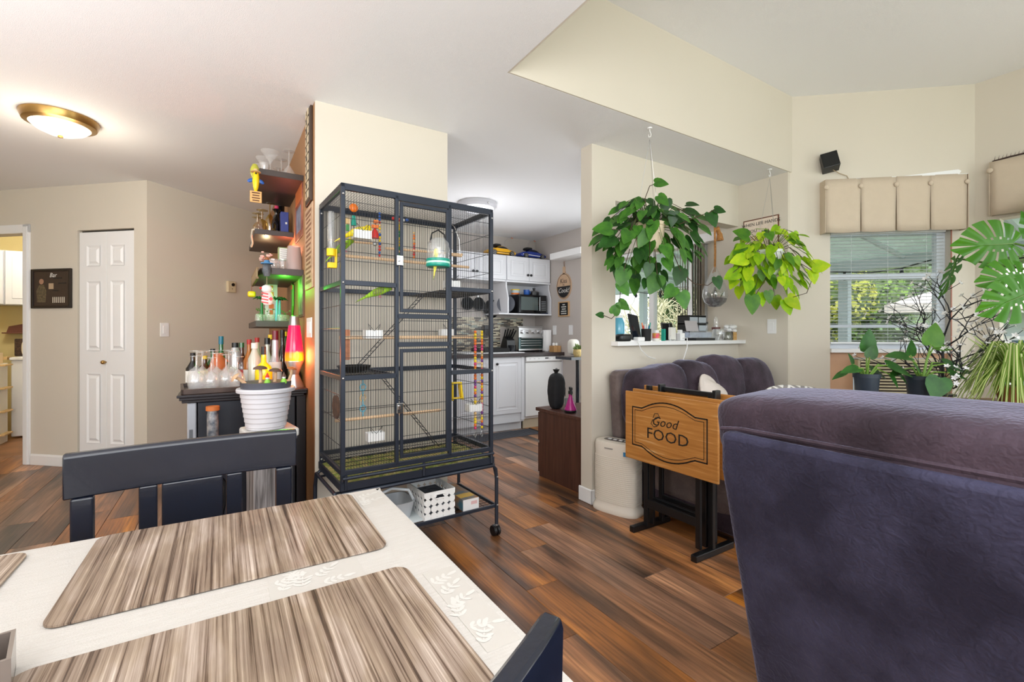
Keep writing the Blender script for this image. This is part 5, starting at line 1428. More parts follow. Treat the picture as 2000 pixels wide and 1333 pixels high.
# ceiling light in the hall
t = T('ceiling_light', 'round flush ceiling light with a brass rim over the hall', 'ceiling light', (-.82, 3.755, H1-.001))
gm = mat('lamp_glass', (255, 246, 226), .4, emit=1.6)
B().lathe((0, 0, -.05), [(.135, 0), (.165, .01), (.178, .045), (.178, .05)], 36).out('rim', M['brass'], t, local=True, smooth=True, ang=35)
B().lathe((0, 0, -.105), [(.002, 0), (.06, .008), (.11, .03), (.14, .058)], 36, cap=False).out('bowl', gm, t, local=True, smooth=True)
B().lathe((0, 0, -.118), [(.005, 0), (.014, .004), (.012, .014)], 14).out('finial', M['brass'], t, local=True, smooth=True)
bulb('hall_lamp', (-.82, 3.755, 2.12), 6.5, (1.0, .88, .70), .12)

# ============================================================ KITCHEN
cabm = M['cab']; knob = M['black']
def cabdoor(par, x0, x1, z0, z1, y, kx=None, kz=None):
    d = B().box(x0, y-.02, z0, x1, y, z1).out('door', cabm, par, bev=.002)
    i = .052
    b = B(); o = [(x0+i, z0+i), (x1-i, z0+i), (x1-i, z1-i), (x0+i, z1-i)]; i1 = [(x0+i+.012, z0+i+.012), (x1-i-.012, z0+i+.012), (x1-i-.012, z1-i-.012), (x0+i+.012, z1-i-.012)]
    i2 = [(x0+i+.035, z0+i+.035), (x1-i-.035, z0+i+.035), (x1-i-.035, z1-i-.035), (x0+i+.035, z1-i-.035)]
    vs = [(x, y-.0205, z) for x, z in o]+[(x, y-.012, z) for x, z in i1]+[(x, y-.022, z) for x, z in i2]
    vs = [(x, v-.008 if k >= 4 and k < 8 and False else v-.0035, z) for k, (x, v, z) in enumerate(vs)]
    b.add(vs, [(j, (j+1) % 4, 4+(j+1) % 4, 4+j) for j in range(4)]+[(4+j, 4+(j+1) % 4, 8+(j+1) % 4, 8+j) for j in range(4)]+[(8, 9, 10, 11)])
    b.out('raised_panel', cabm, d)
    if kx: B().sph((kx, y-.034, kz), .016, 10, 8).cyl((kx, y-.02, kz), (kx, y-.03, kz), .007, n=8).out('knob', knob, d, smooth=True)
    return d
t = T('wall_cabinet', 'white upper kitchen cabinet over the open microwave shelf', 'cabinet', (3.32, 5.08, 1.40))
B().box(2.985, 4.90, 1.82, 3.66, 5.245, 2.13).box(2.98, 4.885, 1.80, 3.665, 5.245, 1.82).out('body', cabm, t, bev=.002)
cabdoor(t, 2.992, 3.318, 1.825, 2.125, 4.90, 3.296, 1.90); cabdoor(t, 3.322, 3.652, 1.825, 2.125, 4.90, 3.345, 1.90)
for x in (2.985, 3.642):
    b = B().prism([(4.905, 1.82), (4.905, 1.74), (4.86, 1.60), (4.86, 1.41), (5.245, 1.41), (5.245, 1.82)], x, x+.018, 'x'); b.out('side_panel', cabm, t)
B().box(2.86, 4.86, 1.392, 3.665, 5.245, 1.41).out('shelf', cabm, t, bev=.003)
B().box(2.985, 5.235, 1.41, 3.66, 5.245, 1.82).out('back_panel', cabm, t)
t = T('wall_cabinet', 'white upper kitchen cabinet partly behind the bird cage', 'cabinet', (2.5, 5.08, 1.82))
B().box(2.10, 4.90, 1.82, 2.980, 5.245, 2.13).box(2.10, 4.885, 1.80, 2.975, 5.245, 1.82).out('body', cabm, t, bev=.002)
cabdoor(t, 2.105, 2.535, 1.825, 2.125, 4.90, 2.512, 1.90); cabdoor(t, 2.54, 2.976, 1.825, 2.125, 4.90, 2.563, 1.90)
t = T('base_cabinet', 'white lower kitchen cabinet left of the dishwasher', 'cabinet', (2.6, 4.9, 0))
B().box(1.6, 4.64, .10, 3.08, 5.24, .88).box(1.6, 4.70, 0, 3.08, 5.24, .10).out('body', cabm, t)
cabdoor(t, 2.63, 3.03, .21, .865, 4.64, 2.69, .80); cabdoor(t, 2.18, 2.61, .21, .865, 4.64); cabdoor(t, 1.72, 2.16, .21, .865, 4.64)
B().box(3.035, 4.625, .12, 3.08, 4.64, .875).out('end_stile', cabm, t, bev=.002)
t = T('dishwasher', 'white dishwasher with a control strip under the kitchen counter', 'dishwasher', (3.38, 4.9, 0))
B().box(3.09, 4.66, .12, 3.64, 5.22, .88).out('tub', M['white'], t)
B().box(3.095, 4.625, .15, 3.645, 4.66, .80).out('door', M['white'], t, bev=.004)
p_ = B().prism([(4.625, .805), (4.605, .82), (4.61, .872), (4.66, .872), (4.66, .805)], 3.095, 3.645, 'x').out('control_panel', M['white'], t, bev=.004)
B().cbox((3.40, 4.606, .852), (.05, .004, .014)).out('display', M['black'], p_)
for k in range(6): B().cbox((3.2+k*.065+(.1 if k > 2 else 0)-.05, 4.607, .848), (.018, .003, .006)).out('button', mat('button_grey', (170, 172, 176), .5) if k == 0 else bpy.data.materials['button_grey'], p_)
B().box(3.10, 4.69, 0, 3.64, 4.71, .12).out('toe_kick', mat('toe_cream', (206, 194, 170), .6), t)
B().cyl((3.56, 4.618, .70), (3.56, 4.625, .70), .02, n=14).out('badge', mat('badge_grey', (130, 132, 136), .3), t)
S(B().box(3.648, 4.63, 0, 3.67, 5.2, .88).out('trim_1', cabm))
t = tag(B().box(1.6, 4.595, .88, 3.67, 5.245, .92).out('worktop', mat('worktop_dark', (58, 46, 46), .35, var=.15, scale=20), bev=.004), 'dark brown kitchen worktop with a rounded front edge', 'worktop')
tag(B().box(2.3, 4.62, .921, 3.08, 5.2, .932).out('cutting_mat', mat('mat_white', (226, 228, 230), .4), bev=.003), 'white board lying flat on the dark worktop', 'cutting board')
# mosaic backsplash: a few hundred small strips
mos = B(); rr = random.Random(11); mcols = [(206, 196, 168), (86, 70, 58), (40, 34, 30), (176, 160, 136), (222, 214, 190), (130, 116, 100), (150, 160, 150)]
z = .935
while z < 1.36:
    x = 2.0+rr.random()*.05; hi = 3.46 if z > 1.24 else 3.10
    while x < hi:
        w = rr.choice((.05, .075, .1)); mos.cur = rr.choice((0, 1, 2, 2, 3, 4, 5, 6, 0)); mos.box(x, 5.236, z, min(x+w-.003, hi), 5.243, z+.013); x += w
    z += .0165
S(B().box(2.0, 5.243, .93, 3.10, 5.25, 1.37).box(3.10, 5.243, 1.24, 3.46, 5.25, 1.37).out('trim_2', mat('grout', (196, 190, 176), .8)))
o = mos.out('backsplash_tiles', [mat('mosaic_%d' % i, c, .25) for i, c in enumerate(mcols)]); tag(o, 'beige and brown strip mosaic tiles behind the kitchen worktop', 'tiles', kind='stuff')
# cars
def toycar(label, x0, c, flip=1):
    t = T('toy_car', label, 'toy car', (x0, 4.99, 2.13), 0); Lc = .40
    body = [(-.20, .028), (-.197, .06), (-.17, .072), (-.13, .078), (-.085, .088), (-.05, .112), (.005, .116), (.05, .105), (.10, .078), (.16, .066), (.195, .048), (.2, .026), (.16, .018), (-.17, .018)]
    b = B().prism(body, -.075, .075, 'y'); b.out('body', c, t, local=True, smooth=True, ang=40, bev=.012, seg=3)
    b = B().prism([(-.09, .086), (-.052, .106), (.004, .110), (.045, .10), (.08, .082)], -.0768, .0768, 'y'); b.out('windows', M['black'], t, local=True)
    softbox((-.05, 0, .128), (.10, .12, .035), e=3.5, n=6).out('roof_hat', M['blackmat'], t, local=True, smooth=True)
    for x in (-.125, .13):
        for y in (-.077, .077):
            w = B().cyl((x, y-.012, .03), (x, y+.012, .03), .032, n=18).out('wheel', M['black'], t, local=True)
            sg = -1 if y < 0 else 1
            for k in range(5):
                a = k*2*PI/5; B().cyl((x, y+sg*.0135, .03), (x+.021*math.cos(a), y+sg*.0135, .03+.021*math.sin(a)), .0035, n=5).out('spoke', M['steel'], w, local=True)
            B().lathe((x, y+sg*.012, .03), [(.022, -.001), (.025, -.001), (.025, .0015), (.022, .0015)], 18, rot=(PI/2, 0, 0), cap=False).out('rim', M['steel'], w, local=True)
    B().prism([(-.17, .05), (.02, .042), (.17, .038), (.165, .03), (.02, .034), (-.17, .042)], -.0765, -.0755, 'y').out('side_stripe', M['black'] if flip else M['white'], t, local=True)
    return t
toycar('yellow toy sports car on top of the kitchen cabinets', 2.95, mat('car_yellow', (232, 172, 20), .25, coat=.5), 1)
toycar('blue toy sports car with a silver stripe on the kitchen cabinets', 3.42, mat('car_blue', (26, 52, 140), .25, coat=.5), 0)
# microwave
t = T('microwave', 'black microwave oven on the open kitchen shelf', 'microwave', (3.38, 5.03, 1.411))
B().box(3.17, 4.90, 1.42, 3.60, 5.22, 1.655).out('case', M['black'], t, bev=.004)
B().box(3.172, 4.884, 1.424, 3.50, 4.90, 1.651).out('door', mat('gloss_black', (10, 10, 12), .08), t, bev=.003)
lab(B().box(3.20, 4.881, 1.455, 3.46, 4.884, 1.625).out('window', mat('oven_glass', (110, 124, 124), .06, metal=.6), t), 'reflective grey window')
B().box(3.503, 4.884, 1.424, 3.598, 4.90, 1.651).out('control_panel', M['black'], t, bev=.002)
for i in range(3):
    for j in range(6): B().cbox((3.525+i*.025, 4.883, 1.46+j*.022), (.015, .003, .010)).out('key', mat('key_grey', (150, 156, 160), .5) if i+j == 0 else bpy.data.materials['key_grey'], t)
B().cyl((3.487, 4.878, 1.45), (3.487, 4.878, 1.63), .005, n=8).out('handle', M['steel'], t)
for x in (3.2, 3.57): B().cyl((x, 4.95, 1.41), (x, 4.95, 1.42), .012, n=8).out('foot', M['black'], t)
t = tag(B().cyl((3.045, 5.0, 1.535), (3.06, 5.02, 1.53), .115, n=32).out('pan_lid', mat('lid_glass', (70, 74, 84), .35), bev=.004), 'large round glass lid leaning beside the microwave', 'lid')
t = T('cup', 'blue mug on top of the microwave', 'mug', (3.36, 5.0, 1.656)); B().lathe((0, 0, 0), [(.03, 0), (.038, .01), (.04, .07), (.036, .07), (.034, .012)], 16).out('mug_body', pc['blue'], t, local=True, smooth=True)
B().tube([(.038, 0, .058), (.06, 0, .05), (.06, 0, .025), (.037, 0, .015)], .005, 6).out('handle', pc['blue'], t, local=True, smooth=True)
t = T('saucepan', 'small pan with a glass lid and black knob on the microwave', 'pan', (3.50, 5.03, 1.656))
B().lathe((0, 0, 0), [(.06, 0), (.068, .008), (.07, .045)], 20).out('pan_body', M['black'], t, local=True, smooth=True, ang=40); B().lathe((0, 0, .045), [(.071, 0), (.06, .014), (.02, .024)], 20).out('lid', M['steel'], t, local=True, smooth=True); B().lathe((0, 0, .068), [(.012, 0), (.02, .02), (.018, .035)], 12).out('knob', M['black'], t, local=True, smooth=True)
t = T('storage_jar', 'clear tub with orange contents on the microwave', 'tub', (3.22, 5.05, 1.656))
B().lathe((0, 0, 0), [(.055, 0), (.062, .06)], 18, sy=.8).out('tub_body', mat('tub_frost', (180, 196, 200), .3), t, local=True, smooth=True); B().lathe((0, 0, .06), [(.066, 0), (.064, .012)], 18, sy=.8).out('lid', pc['yellow'], t, local=True)
B().lathe((0, 0, .005), [(.0565, 0), (.0605, .02)], 18, sy=.81).out('band', pc['orange'], t, local=True)
tag(softbox((3.60, 4.95, 1.42), (.10, .1, .018), e=4, n=6).out('oven_mitt', mat('cloth_navy', (30, 46, 84), .8), smooth=True), 'folded navy cloth at the right end of the microwave shelf', 'cloth')
# frying pan, and two lids shaped as pans, hanging on the backsplash
for i, (x, z, r, l_) in enumerate(((2.945, 1.475, .12, 'black frying pan hanging nearest the microwave'), (2.76, 1.535, .085, 'small round dark lid hanging, right of the pair behind the cage'), (2.60, 1.535, .085, 'small round dark lid hanging, left of the pair behind the cage'))):
    t = T('hanging_cookware', l_, 'pan', (x, 5.225, z))
    B().lathe((0, 0, 0), [(r*.86, .0), (r, .03), (r*.97, .032), (r*.84, .006)], 28, rot=(PI/2, 0, 0)).out('pan_body', M['black'], t, local=True, smooth=True, ang=40)
    B().cyl((0, 0, 0), (0, -.006, 0), r*.85, n=28).out('inner_face', mat('pan_inner_%d' % i, (40, 40, 42), .3), t, local=True)
    B().cbox((.0, -.012, r+.055), (.018, .012, .13)).out('handle', M['black'] if i == 0 else M['steel'], t, local=True, bev=.003)
# counter appliances
t = T('toaster_oven', 'stainless toaster oven with round dials on the worktop', 'toaster oven', (3.36, 5.0, .92))
B().box(3.175, 4.90, .935, 3.545, 5.20, 1.235).box(3.165, 4.91, 1.235, 3.555, 5.2, 1.25).out('case', M['steel'], t, bev=.006)
B().box(3.165, 4.885, .95, 3.55, 4.90, 1.115).out('door', mat('oven_window', (60, 76, 76), .06, metal=.5), t, bev=.003)
B().box(3.165, 4.882, 1.108, 3.55, 4.90, 1.122).box(3.165, 4.882, .94, 3.55, 4.90, .96).out('door_trim', M['steel'], t)
B().cyl((3.19, 4.865, 1.10), (3.525, 4.865, 1.10), .008, n=10).out('handle', M['steel'], t, smooth=True)
for k in range(3): B().box(3.20, 4.8845, 1.0+k*.03, 3.52, 4.8852, 1.006+k*.03).out('rack_line', M['steel'], t)
for k in range(4): B().cyl((3.235+k*.085, 4.865, 1.178), (3.235+k*.085, 4.90, 1.178), .026, n=20).out('dial', M['chrome'], t, smooth=True, ang=40)
for x in (3.2, 3.52): B().cyl((x, 4.93, .92), (x, 4.93, .936), .014, n=8).out('foot', M['black'], t)
t = T('knife_block', 'black knife block full of knives beside the toaster oven', 'knife block', (3.04, 4.98, .932))
B().prism([(-.12, 0), (.05, 0), (.05, .06), (-.02, .19), (-.11, .14)], -.06, .06, 'x').out('block', M['black'], t, local=True, bev=.004)
for i in range(4):
    for j in range(2):
        x = -.042+i*.028; p = Vector((x, -.06+j*.05, .15+j*.02)); q = p+Vector((.012*(i-1.5), -.07, .10+.012*(i % 2)))
        B().cyl(p, q, .009, n=8).out('knife_handle', M['black'], t, local=True, smooth=True, ang=60)
B().lathe((.01, -.12, .0), [(.045, 0), (.05, .08), (.047, .08), (.042, .006)], 16).out('glass_cup', mat('smoke_glass', (36, 38, 42), .1), t, local=True, smooth=True)
tag(B().cbox((2.90, 5.20, 1.20), (.12, .012, .13)).out('wall_holder', M['black'], bev=.003), 'square black utensil holder on the mosaic wall', 'holder')
tag(B().box(2.6, 4.75, .933, 2.95, 5.1, .98).out('cooktop', M['blackmat'], bev=.006), 'black cooktop edge behind the cage', 'cooktop')
t = T('paper_towel', 'white paper towel roll standing on the worktop', 'paper towel', (3.60, 4.88, .92))
B().lathe((0, 0, 0), [(.07, 0), (.07, .012)], 20).out('holder_base', M['steel'], t, local=True); B().lathe((0, 0, .012), [(.062, 0), (.062, .27)], 24).out('roll', mat('paper_white', (240, 240, 240), .9), t, local=True, smooth=True, ang=40)
B().box(-.080, -.05, .014, -.064, -.03, .27).out('side_arm', M['white'], t, local=True)
t = T('wooden_box', 'small light wooden box with white items by the kitchen outlet', 'box', (3.60, 4.70, .92), 0)
B().box(-.055, -.05, 0, .055, .05, .08).out('box_body', mat('box_birch', (196, 152, 100), .6), t, local=True, bev=.002)
B().box(-.002, -.0512, 0, .002, -.05, .08).out('corner_trim', mat('box_dark', (140, 100, 60), .6), t, local=True)
for x in (-.025, .02): B().sph((x, 0, .095), .02, 10, 8, sz=1.2).out('egg', pc['white'], t, local=True, smooth=True)
# kitchen right wall
def kwall(y, z): return (3.67, y, z)
t = T('round_sign', 'round wooden board sign reading Kiss the Cook on the kitchen wall', 'sign', kwall(4.60, 1.755), -90)
B().lathe((0, 0, 0), [(.148, 0), (.148, .012)], 36, rot=(PI/2, 0, 0), sy=1.13).out('disc', mat('sign_wood', (206, 172, 140), .6), t, local=True)
B().cbox((0, -.006, .20), (.05, .012, .10)).out('paddle_neck', bpy.data.materials['sign_wood'], t, local=True, bev=.008)
P = [(.128*math.cos(PI+PI*k/16), 1.13*.128*math.sin(PI+PI*k/16)) for k in range(17)]
o = B().prism(P, -.0145, -.0121, 'y').out('lower_half', bl2, t, local=True)
B().tube([(.136*math.cos(2*PI*k/32), -.013, 1.13*.136*math.sin(2*PI*k/32)) for k in range(33)], .0025, 4).out('ring', bl2, t, local=True)
textmesh('Kiss', .085, bl2, t, (0, -.0135, .065), UP); textmesh('the', .03, bl2, t, (0, -.0135, .018), UP, 'lettering'); textmesh('Cook!', .085, wl, t, (0, -.0155, -.055), UP, shear=.3)
B().tube([(0, 0, .24), (-.012, -.004, .30), (.0, -.004, .345), (.012, -.004, .29), (.004, 0, .23), (.03, -.003, .17)], .0025, 5).out('cord', mat('twine', (150, 110, 76), .8), t, local=True)
t = T('letter_board', 'small oak-framed black letter board on the kitchen wall', 'letter board', kwall(4.60, 1.467), -90)
b = B(); 
for q in ((-.108, -.095, -.09, .095), (.09, -.095, .108, .095), (-.09, -.095, .09, -.08), (-.09, .08, .09, .095)): b.box(q[0], -.018, q[1], q[2], 0, q[3])
b.out('frame', mat('frame_oak', (206, 166, 120), .5), t, local=True, bev=.002)
B().box(-.09, -.01, -.08, .09, -.002, .08).out('felt', M['blackmat'], t, local=True)
for k, (s_, x) in enumerate((('HELLO', 0), ('I AM YOUR', 0), ('KITCHEN', 0), ('LET US EAT', 0), ('AND DRINK', 0))):
    w_ = (.05, .10, .08, .11, .11)[k]
    for j in range(3 if k != 0 else 2): B().cbox((-w_/2+w_*(j+.5)/(3 if k else 2), -.011, .055-k*.028), (w_/(3.4 if k else 2.4), .002, .013)).out('white_letters', wl, t, local=True)
plate('white wall outlet above the small wooden box', 'outlet', kwall(4.80, 1.20), -90, .075, .12, 1, name='outlet')
plate('white wall outlet near the pass-through wall edge', 'outlet', kwall(4.47, 1.20), -90, .075, .12, 1, name='outlet')
tag(B().box(3.44, 4.02, 2.07, 3.668, 4.60, 2.145).out('wall_shelf', M['white'], bev=.002), 'thick white shelf on the kitchen wall above the round sign', 'shelf')
for x, l_ in ((3.16, 'copper-tipped wire loop over the yellow toy car'), (3.52, 'copper-tipped wire loop over the blue toy car')):
    t = T('ceiling_wire', l_, 'wire', (x, 5.1, 2.25))
    B().tube([(-.08, 0, .0), (-.07, 0, .1), (-.02, 0, .15), (.03, 0, .155)], .003, 5).out('wire', M['steel'], t, local=True, smooth=True)
    lab(B().cyl((.025, 0, .155), (.05, 0, .15), .007, n=8).out('tip', mat('copper_tip', (206, 130, 100), .5), t, local=True), 'copper tip')
# chair by the kitchen wall with a plant bag
t = T('office_chair', 'dark chair at the kitchen wall partly hidden by the wall end', 'chair', (3.26, 3.45, 0), 140)
softbox((0, 0, .50), (.46, .44, .07), e=5, n=6).out('seat', M['blackmat'], t, local=True, smooth=True)
softbox((.0, .22, .76), (.40, .06, .40), e=3.2, n=8, rot=(R(-8), 0, 0)).out('backrest', M['blackmat'], t, local=True, smooth=True)
B().cyl((0, 0, .08), (0, 0, .47), .03, n=10).out('column', M['black'], t, local=True)
for k in range(5): a = k*2*PI/5; B().cyl((0, 0, .09), (.26*math.cos(a), .26*math.sin(a), .05), .018, n=8).sph((.26*math.cos(a), .26*math.sin(a), .028), .028, 8, 6).out('star_leg', M['black'], t, local=True)
t = T('pot_plant', 'small leafy plant in a woven pot by the kitchen outlets', 'plant', (3.36, 3.98, .90))
B().box(-.2, -.14, -.03, .12, .14, 0).out('side_table_top', M['espresso'], t, local=True)
B().cyl((0, 0, -.9), (0, 0, -.03), .02, n=8).lathe((0, 0, -.9), [(.13, 0), (.13, .015)], 16).out('table_leg', M['espresso'], t, local=True)
B().lathe((0, 0, 0), [(.035, 0), (.05, .03), (.045, .08)], 14).out('pot', mat('woven_pot', (206, 180, 120), .8, var=.2, scale=60), t, local=True, smooth=True)
rr = random.Random(9)
for k in range(16):
    a = rr.random()*6.3; el = rr.uniform(.2, 1.2); l = rr.uniform(.05, .09)
    B().tube([(0, 0, .08), (l*.6*math.cos(a)*math.cos(el), l*.6*math.sin(a)*math.cos(el), .08+l*.7*math.sin(el)), (l*math.cos(a)*math.cos(el), l*math.sin(a)*math.cos(el), .08+l*math.sin(el))], [.003, .014, .001], 5).out('leaf', mat('leaf_olive', (108, 130, 70), .7) if k == 0 else bpy.data.materials['leaf_olive'], t, local=True)
tag(softbox((3.42, 4.12, 1.00), (.13, .10, .18), e=3.5, n=8, amp=.01).out('towel', mat('towel_white', (220, 216, 206), .9), smooth=True), 'white cloth bag behind the small leafy plant', 'bag')
# ceiling light kitchen
t = T('ceiling_light', 'round glowing kitchen ceiling light behind the top of the cage', 'ceiling light', (2.12, 4.02, H1-.001))
B().lathe((0, 0, -.055), [(.17, 0), (.19, .02), (.19, .055)], 40).out('ring', mat('lamp_ring', (200, 200, 206), .3), t, local=True, smooth=True, ang=35)
B().lathe((0, 0, -.09), [(.002, 0), (.10, .01), (.165, .036)], 36, cap=False).out('diffuser', mat('lamp_cool', (240, 244, 255), .4, emit=1.2), t, local=True, smooth=True)
for k in range(3): a = k*2.1+.6; B().sph((.195*math.cos(a), .195*math.sin(a), -.04), .01, 8, 6).out('clip', M['steel'], t, local=True)
bulb('kitchen_lamp', (2.12, 4.02, 1.75), 15, (.95, .96, 1.0), .3)
# kitchen mat
t = T('kitchen_mat', 'grey striped mat with fringes on the kitchen floor', 'rug', (2.85, 4.55, 0), 0)
b = B().box(-.55, -.22, 0, .30, .06, .008); b.out('mat_body', mat('mat_grey', (86, 88, 96), .95), t, local=True)
for k in range(8): B().box(-.53, -.205+k*.032, .008, .28, -.195+k*.032, .0095).out('stripe', mat('mat_dark', (36, 36, 40), .95) if k == 0 else bpy.data.materials['mat_dark'], t, local=True)
B().box(.28, -.22, .008, .30, .06, .012).out('edge', M['blackmat'], t, local=True)
# dresser
dr = oak('dresser_walnut', (70, 42, 34), (92, 58, 46), sx=(40, 40, 3), rough=.4)
t = T('dresser', 'dark brown chest of drawers against the wall end', 'chest of drawers', (2.35, 2.83, 0))
B().box(2.18, 2.50, .0, 2.66, 3.06, .525).out('carcass', dr, t, bev=.002)
B().box(2.172, 2.485, .525, 2.67, 3.10, .552).out('top', dr, t, bev=.003)
for z0, z1 in ((.03, .265), (.285, .515)): B().box(2.185, 3.062, z0, 2.655, 3.082, z1).out('drawer_front', dr, t, bev=.002)
t = T('drawstring_bag', 'black drawstring bag standing upright on the chest of drawers', 'bag', (2.27, 2.95, .552))
softbox((0, 0, .14), (.125, .12, .29), e=3.2, n=12, amp=.010, fr=8, seed=3).out('bag_body', mat('bag_black', (24, 25, 30), .8, bump=.3, bscale=30), t, local=True, smooth=True)
B().lathe((0.0, 0, .27), [(.022, 0), (.014, .02), (.028, .045)], 10).out('neck', M['blackmat'], t, local=True, smooth=True)
B().tube([(.01, -.01, .28), (.05, -.03, .24), (.06, -.04, .16), (.05, -.05, .10)], .003, 5).out('drawstring', M['blackmat'], t, local=True, smooth=True)
def sprayer(label, x, y, z, c):
    t = T('spray_bottle', label, 'spray bottle', (x, y, z), -120)
    B().lathe((0, 0, 0), [(.042, 0), (.048, .012), (.046, .03), (.030, .07), (.014, .12), (.013, .145)], 20).out('bottle_body', c, t, local=True, smooth=True, ang=60)
    B().lathe((0, 0, 0), [(.0425, 0), (.0488, .012), (.0472, .022)], 20, cap=False).out('base_band', M['black'], t, local=True, smooth=True)
    B().lathe((0, 0, .142), [(.018, 0), (.018, .022), (.012, .03)], 14).cbox((.012, 0, .185), (.06, .02, .022)).cbox((.036, 0, .160), (.008, .012, .045), (0, R(-20), 0)).out('trigger_head', M['black'], t, local=True, bev=.003)
sprayer('magenta spray bottle with a black trigger on the chest of drawers', 2.245, 2.74, .552, mat('spray_magenta', (178, 34, 130), .2))
sprayer('teal spray bottle half hidden by the wall end', 2.345, 2.655, .552, mat('spray_teal', (10, 110, 110), .2))
t = tag(B().lathe((2.315, 2.84, .552), [(.035, 0), (.038, .09), (.036, .09), (.033, .006)], 18).out('glass_jar', mat('jar_grey', (140, 150, 150), .2), smooth=True, ang=40), 'grey patterned tumbler between the bag and the spray bottle', 'jar')
t = tag(B().box(2.30, 2.56, .552, 2.38, 2.62, .61).out('small_box', M['white'], bev=.003), 'small white box at the wall end on the chest', 'box')
# ============================================================ PASS-THROUGH SILL
SZ = 1.1
S(B().box(2.29, 2.285, 1.07, 3.805, 2.50, SZ).out('trim_3', M['white'], bev=.002))
SYY = 2.39
t = T('tablet', 'black tablet propped upright at the left of the white sill', 'tablet', (2.60, 2.41, SZ), 12); B().cbox((-.02, 0, .10), (.13, .012, .20), (R(-14), R(6), 0)).out('slab', M['black'], t, local=True, bev=.004)
B().cbox((-.02, -.007, .10), (.118, .002, .185), (R(-14), R(6), 0)).out('screen', mat('screen_dark', (26, 32, 42), .15), t, local=True)
t = T('water_bottle', 'translucent blue jug behind the tablet on the sill', 'jug', (2.46, 2.45, SZ)); B().lathe((0, 0, .0), [(.04, 0), (.045, .01), (.045, .13), (.03, .17)], 16).out('jug_body', mat('jug_blue', (100, 178, 205), .15), t, local=True, smooth=True, ang=50); B().lathe((0, 0, .17), [(.03, 0), (.03, .02)], 14).out('cap', M['white'], t, local=True)
t = tag(softbox((2.42, 2.36, SZ+.026), (.12, .08, .055), e=4, n=8).out('glasses_case', M['black'], smooth=True), 'rounded black case at the left end of the white sill', 'case')
t = tag(B().cbox((2.545, 2.33, SZ+.015), (.07, .05, .03)).out('router', M['white'], bev=.006), 'small white plastic device beside the black case', 'device')
t = T('pen_cup', 'black mesh cup full of pens before the tablet', 'pen cup', (2.635, 2.345, SZ))
B().lathe((0, 0, 0), [(.033, 0), (.036, .09), (.034, .09), (.031, .004)], 16).out('cup', M['blackmat'], t, local=True, smooth=True, ang=40)
for k, c in enumerate(('blue', 'white', 'orange', 'red', 'white', 'teal')):
    a = k*1.05; B().cyl((.012*math.cos(a), .012*math.sin(a), .01), (.03*math.cos(a), .03*math.sin(a), .115+.01*(k % 3)), .0045, n=6).out('pen', pc[c], t, local=True)
t = T('pill_bottle', 'yellow and pink labelled pill bottle on the sill', 'bottle', (2.735, 2.34, SZ)); B().lathe((0, 0, 0), [(.026, 0), (.026, .06), (.02, .065)], 16).out('bottle_body', wl, t, local=True, smooth=True, ang=40); B().lathe((0, 0, .064), [(.022, 0), (.022, .016)], 16).out('cap', M['white'], t, local=True)
B().lathe((0, 0, .02), [(.0268, 0), (.0268, .038)], 16, cap=False).out('label', mat('pill_label', (226, 170, 60), .5, col2=(220, 70, 110), scale=30), t, local=True, smooth=True)
t = T('phone_rack', 'wire rack holding black phones and a white charger on the sill', 'rack', (2.90, 2.37, SZ), 8)
B().cbox((.01, .02, .07), (.10, .012, .14), (R(-12), 0, 0)).out('black_phone', M['black'], t, local=True, bev=.006)
B().cbox((.05, -.005, .07), (.07, .012, .14), (R(-10), 0, R(12))).out('black_phone', M['black'], t, local=True, bev=.006)
B().cbox((-.01, -.045, .055), (.06, .03, .095)).out('white_charger', wl, t, local=True, bev=.004)
B().tube([(-.05, -.05, .005), (-.03, -.055, .08), (.0, -.055, .125), (.03, -.055, .08), (.05, -.05, .005)], .002, 5).out('wire_loop', M['steel'], t, local=True, smooth=True)
B().cbox((-.055, .0, .045), (.02, .03, .09)).out('teal_item', pc['teal'], t, local=True, bev=.003)
t = T('power_adapter', 'white power adapter with a cord hanging down from the sill', 'adapter', (3.03, 2.36, SZ)); B().cbox((0, 0, .03), (.055, .06, .06)).cbox((.03, .02, .07), (.03, .03, .03)).out('brick', M['white'], t, local=True, bev=.005)
B().tube([(0, -.03, .02), (-.01, -.078, .02), (-.02, -.085, -.05), (-.05, -.075, -.14), (-.07, -.06, -.22)], .0035, 6).out('cord', M['white'], t, local=True, smooth=True)
t = tag(B().tube([(2.43, 2.30, SZ+.01), (2.47, 2.275, SZ), (2.50, 2.27, SZ-.06), (2.58, 2.28, SZ-.11), (2.68, 2.30, SZ-.13)], .003, 6).out('white_cable', M['white'], smooth=True), 'thin white cable drooping from the left of the sill', 'cable')
t = T('drawer_organizer', 'small black organizer with clear drawers on the sill', 'drawer unit', (3.27, 2.42, SZ))
for z in (.0, .065, .13, .195): B().box(-.12, -.055, z, .10, .055, z+.008).out('shelf_frame', M['black'], t, local=True)
for x in (-.12, -.005, .092): B().box(x, -.055, 0, x+.008, .055, .20).out('post', M['black'], t, local=True)
for i in range(3):
    for j in range(2): B().box(-.108+j*.112, -.06, .012+i*.065, -.012+j*.105+.0, .05, .058+i*.065).out('drawer', mat('drawer_clear', (168, 176, 184), .2) if i+j == 0 else bpy.data.materials['drawer_clear'], t, local=True, bev=.002)
t = tag(B().cbox((3.15, 2.34, SZ+.115), (.15, .004, .085), (R(-12), 0, 0)).out('card', mat('card_grey', (176, 170, 172), .7)), 'grey printed card leaning on the black organizer', 'card')
t = T('clear_tray', 'clear plastic tray of papers in front of the organizer', 'tray', (3.24, 2.335, SZ+.02)); b = B().box(-.16, -.035, 0, .14, .035, .004).box(-.16, -.035, 0, .14, -.032, .055).box(-.16, .032, 0, .14, .035, .055); b.out('tray_body', M['plastic_clear'], t, local=True)
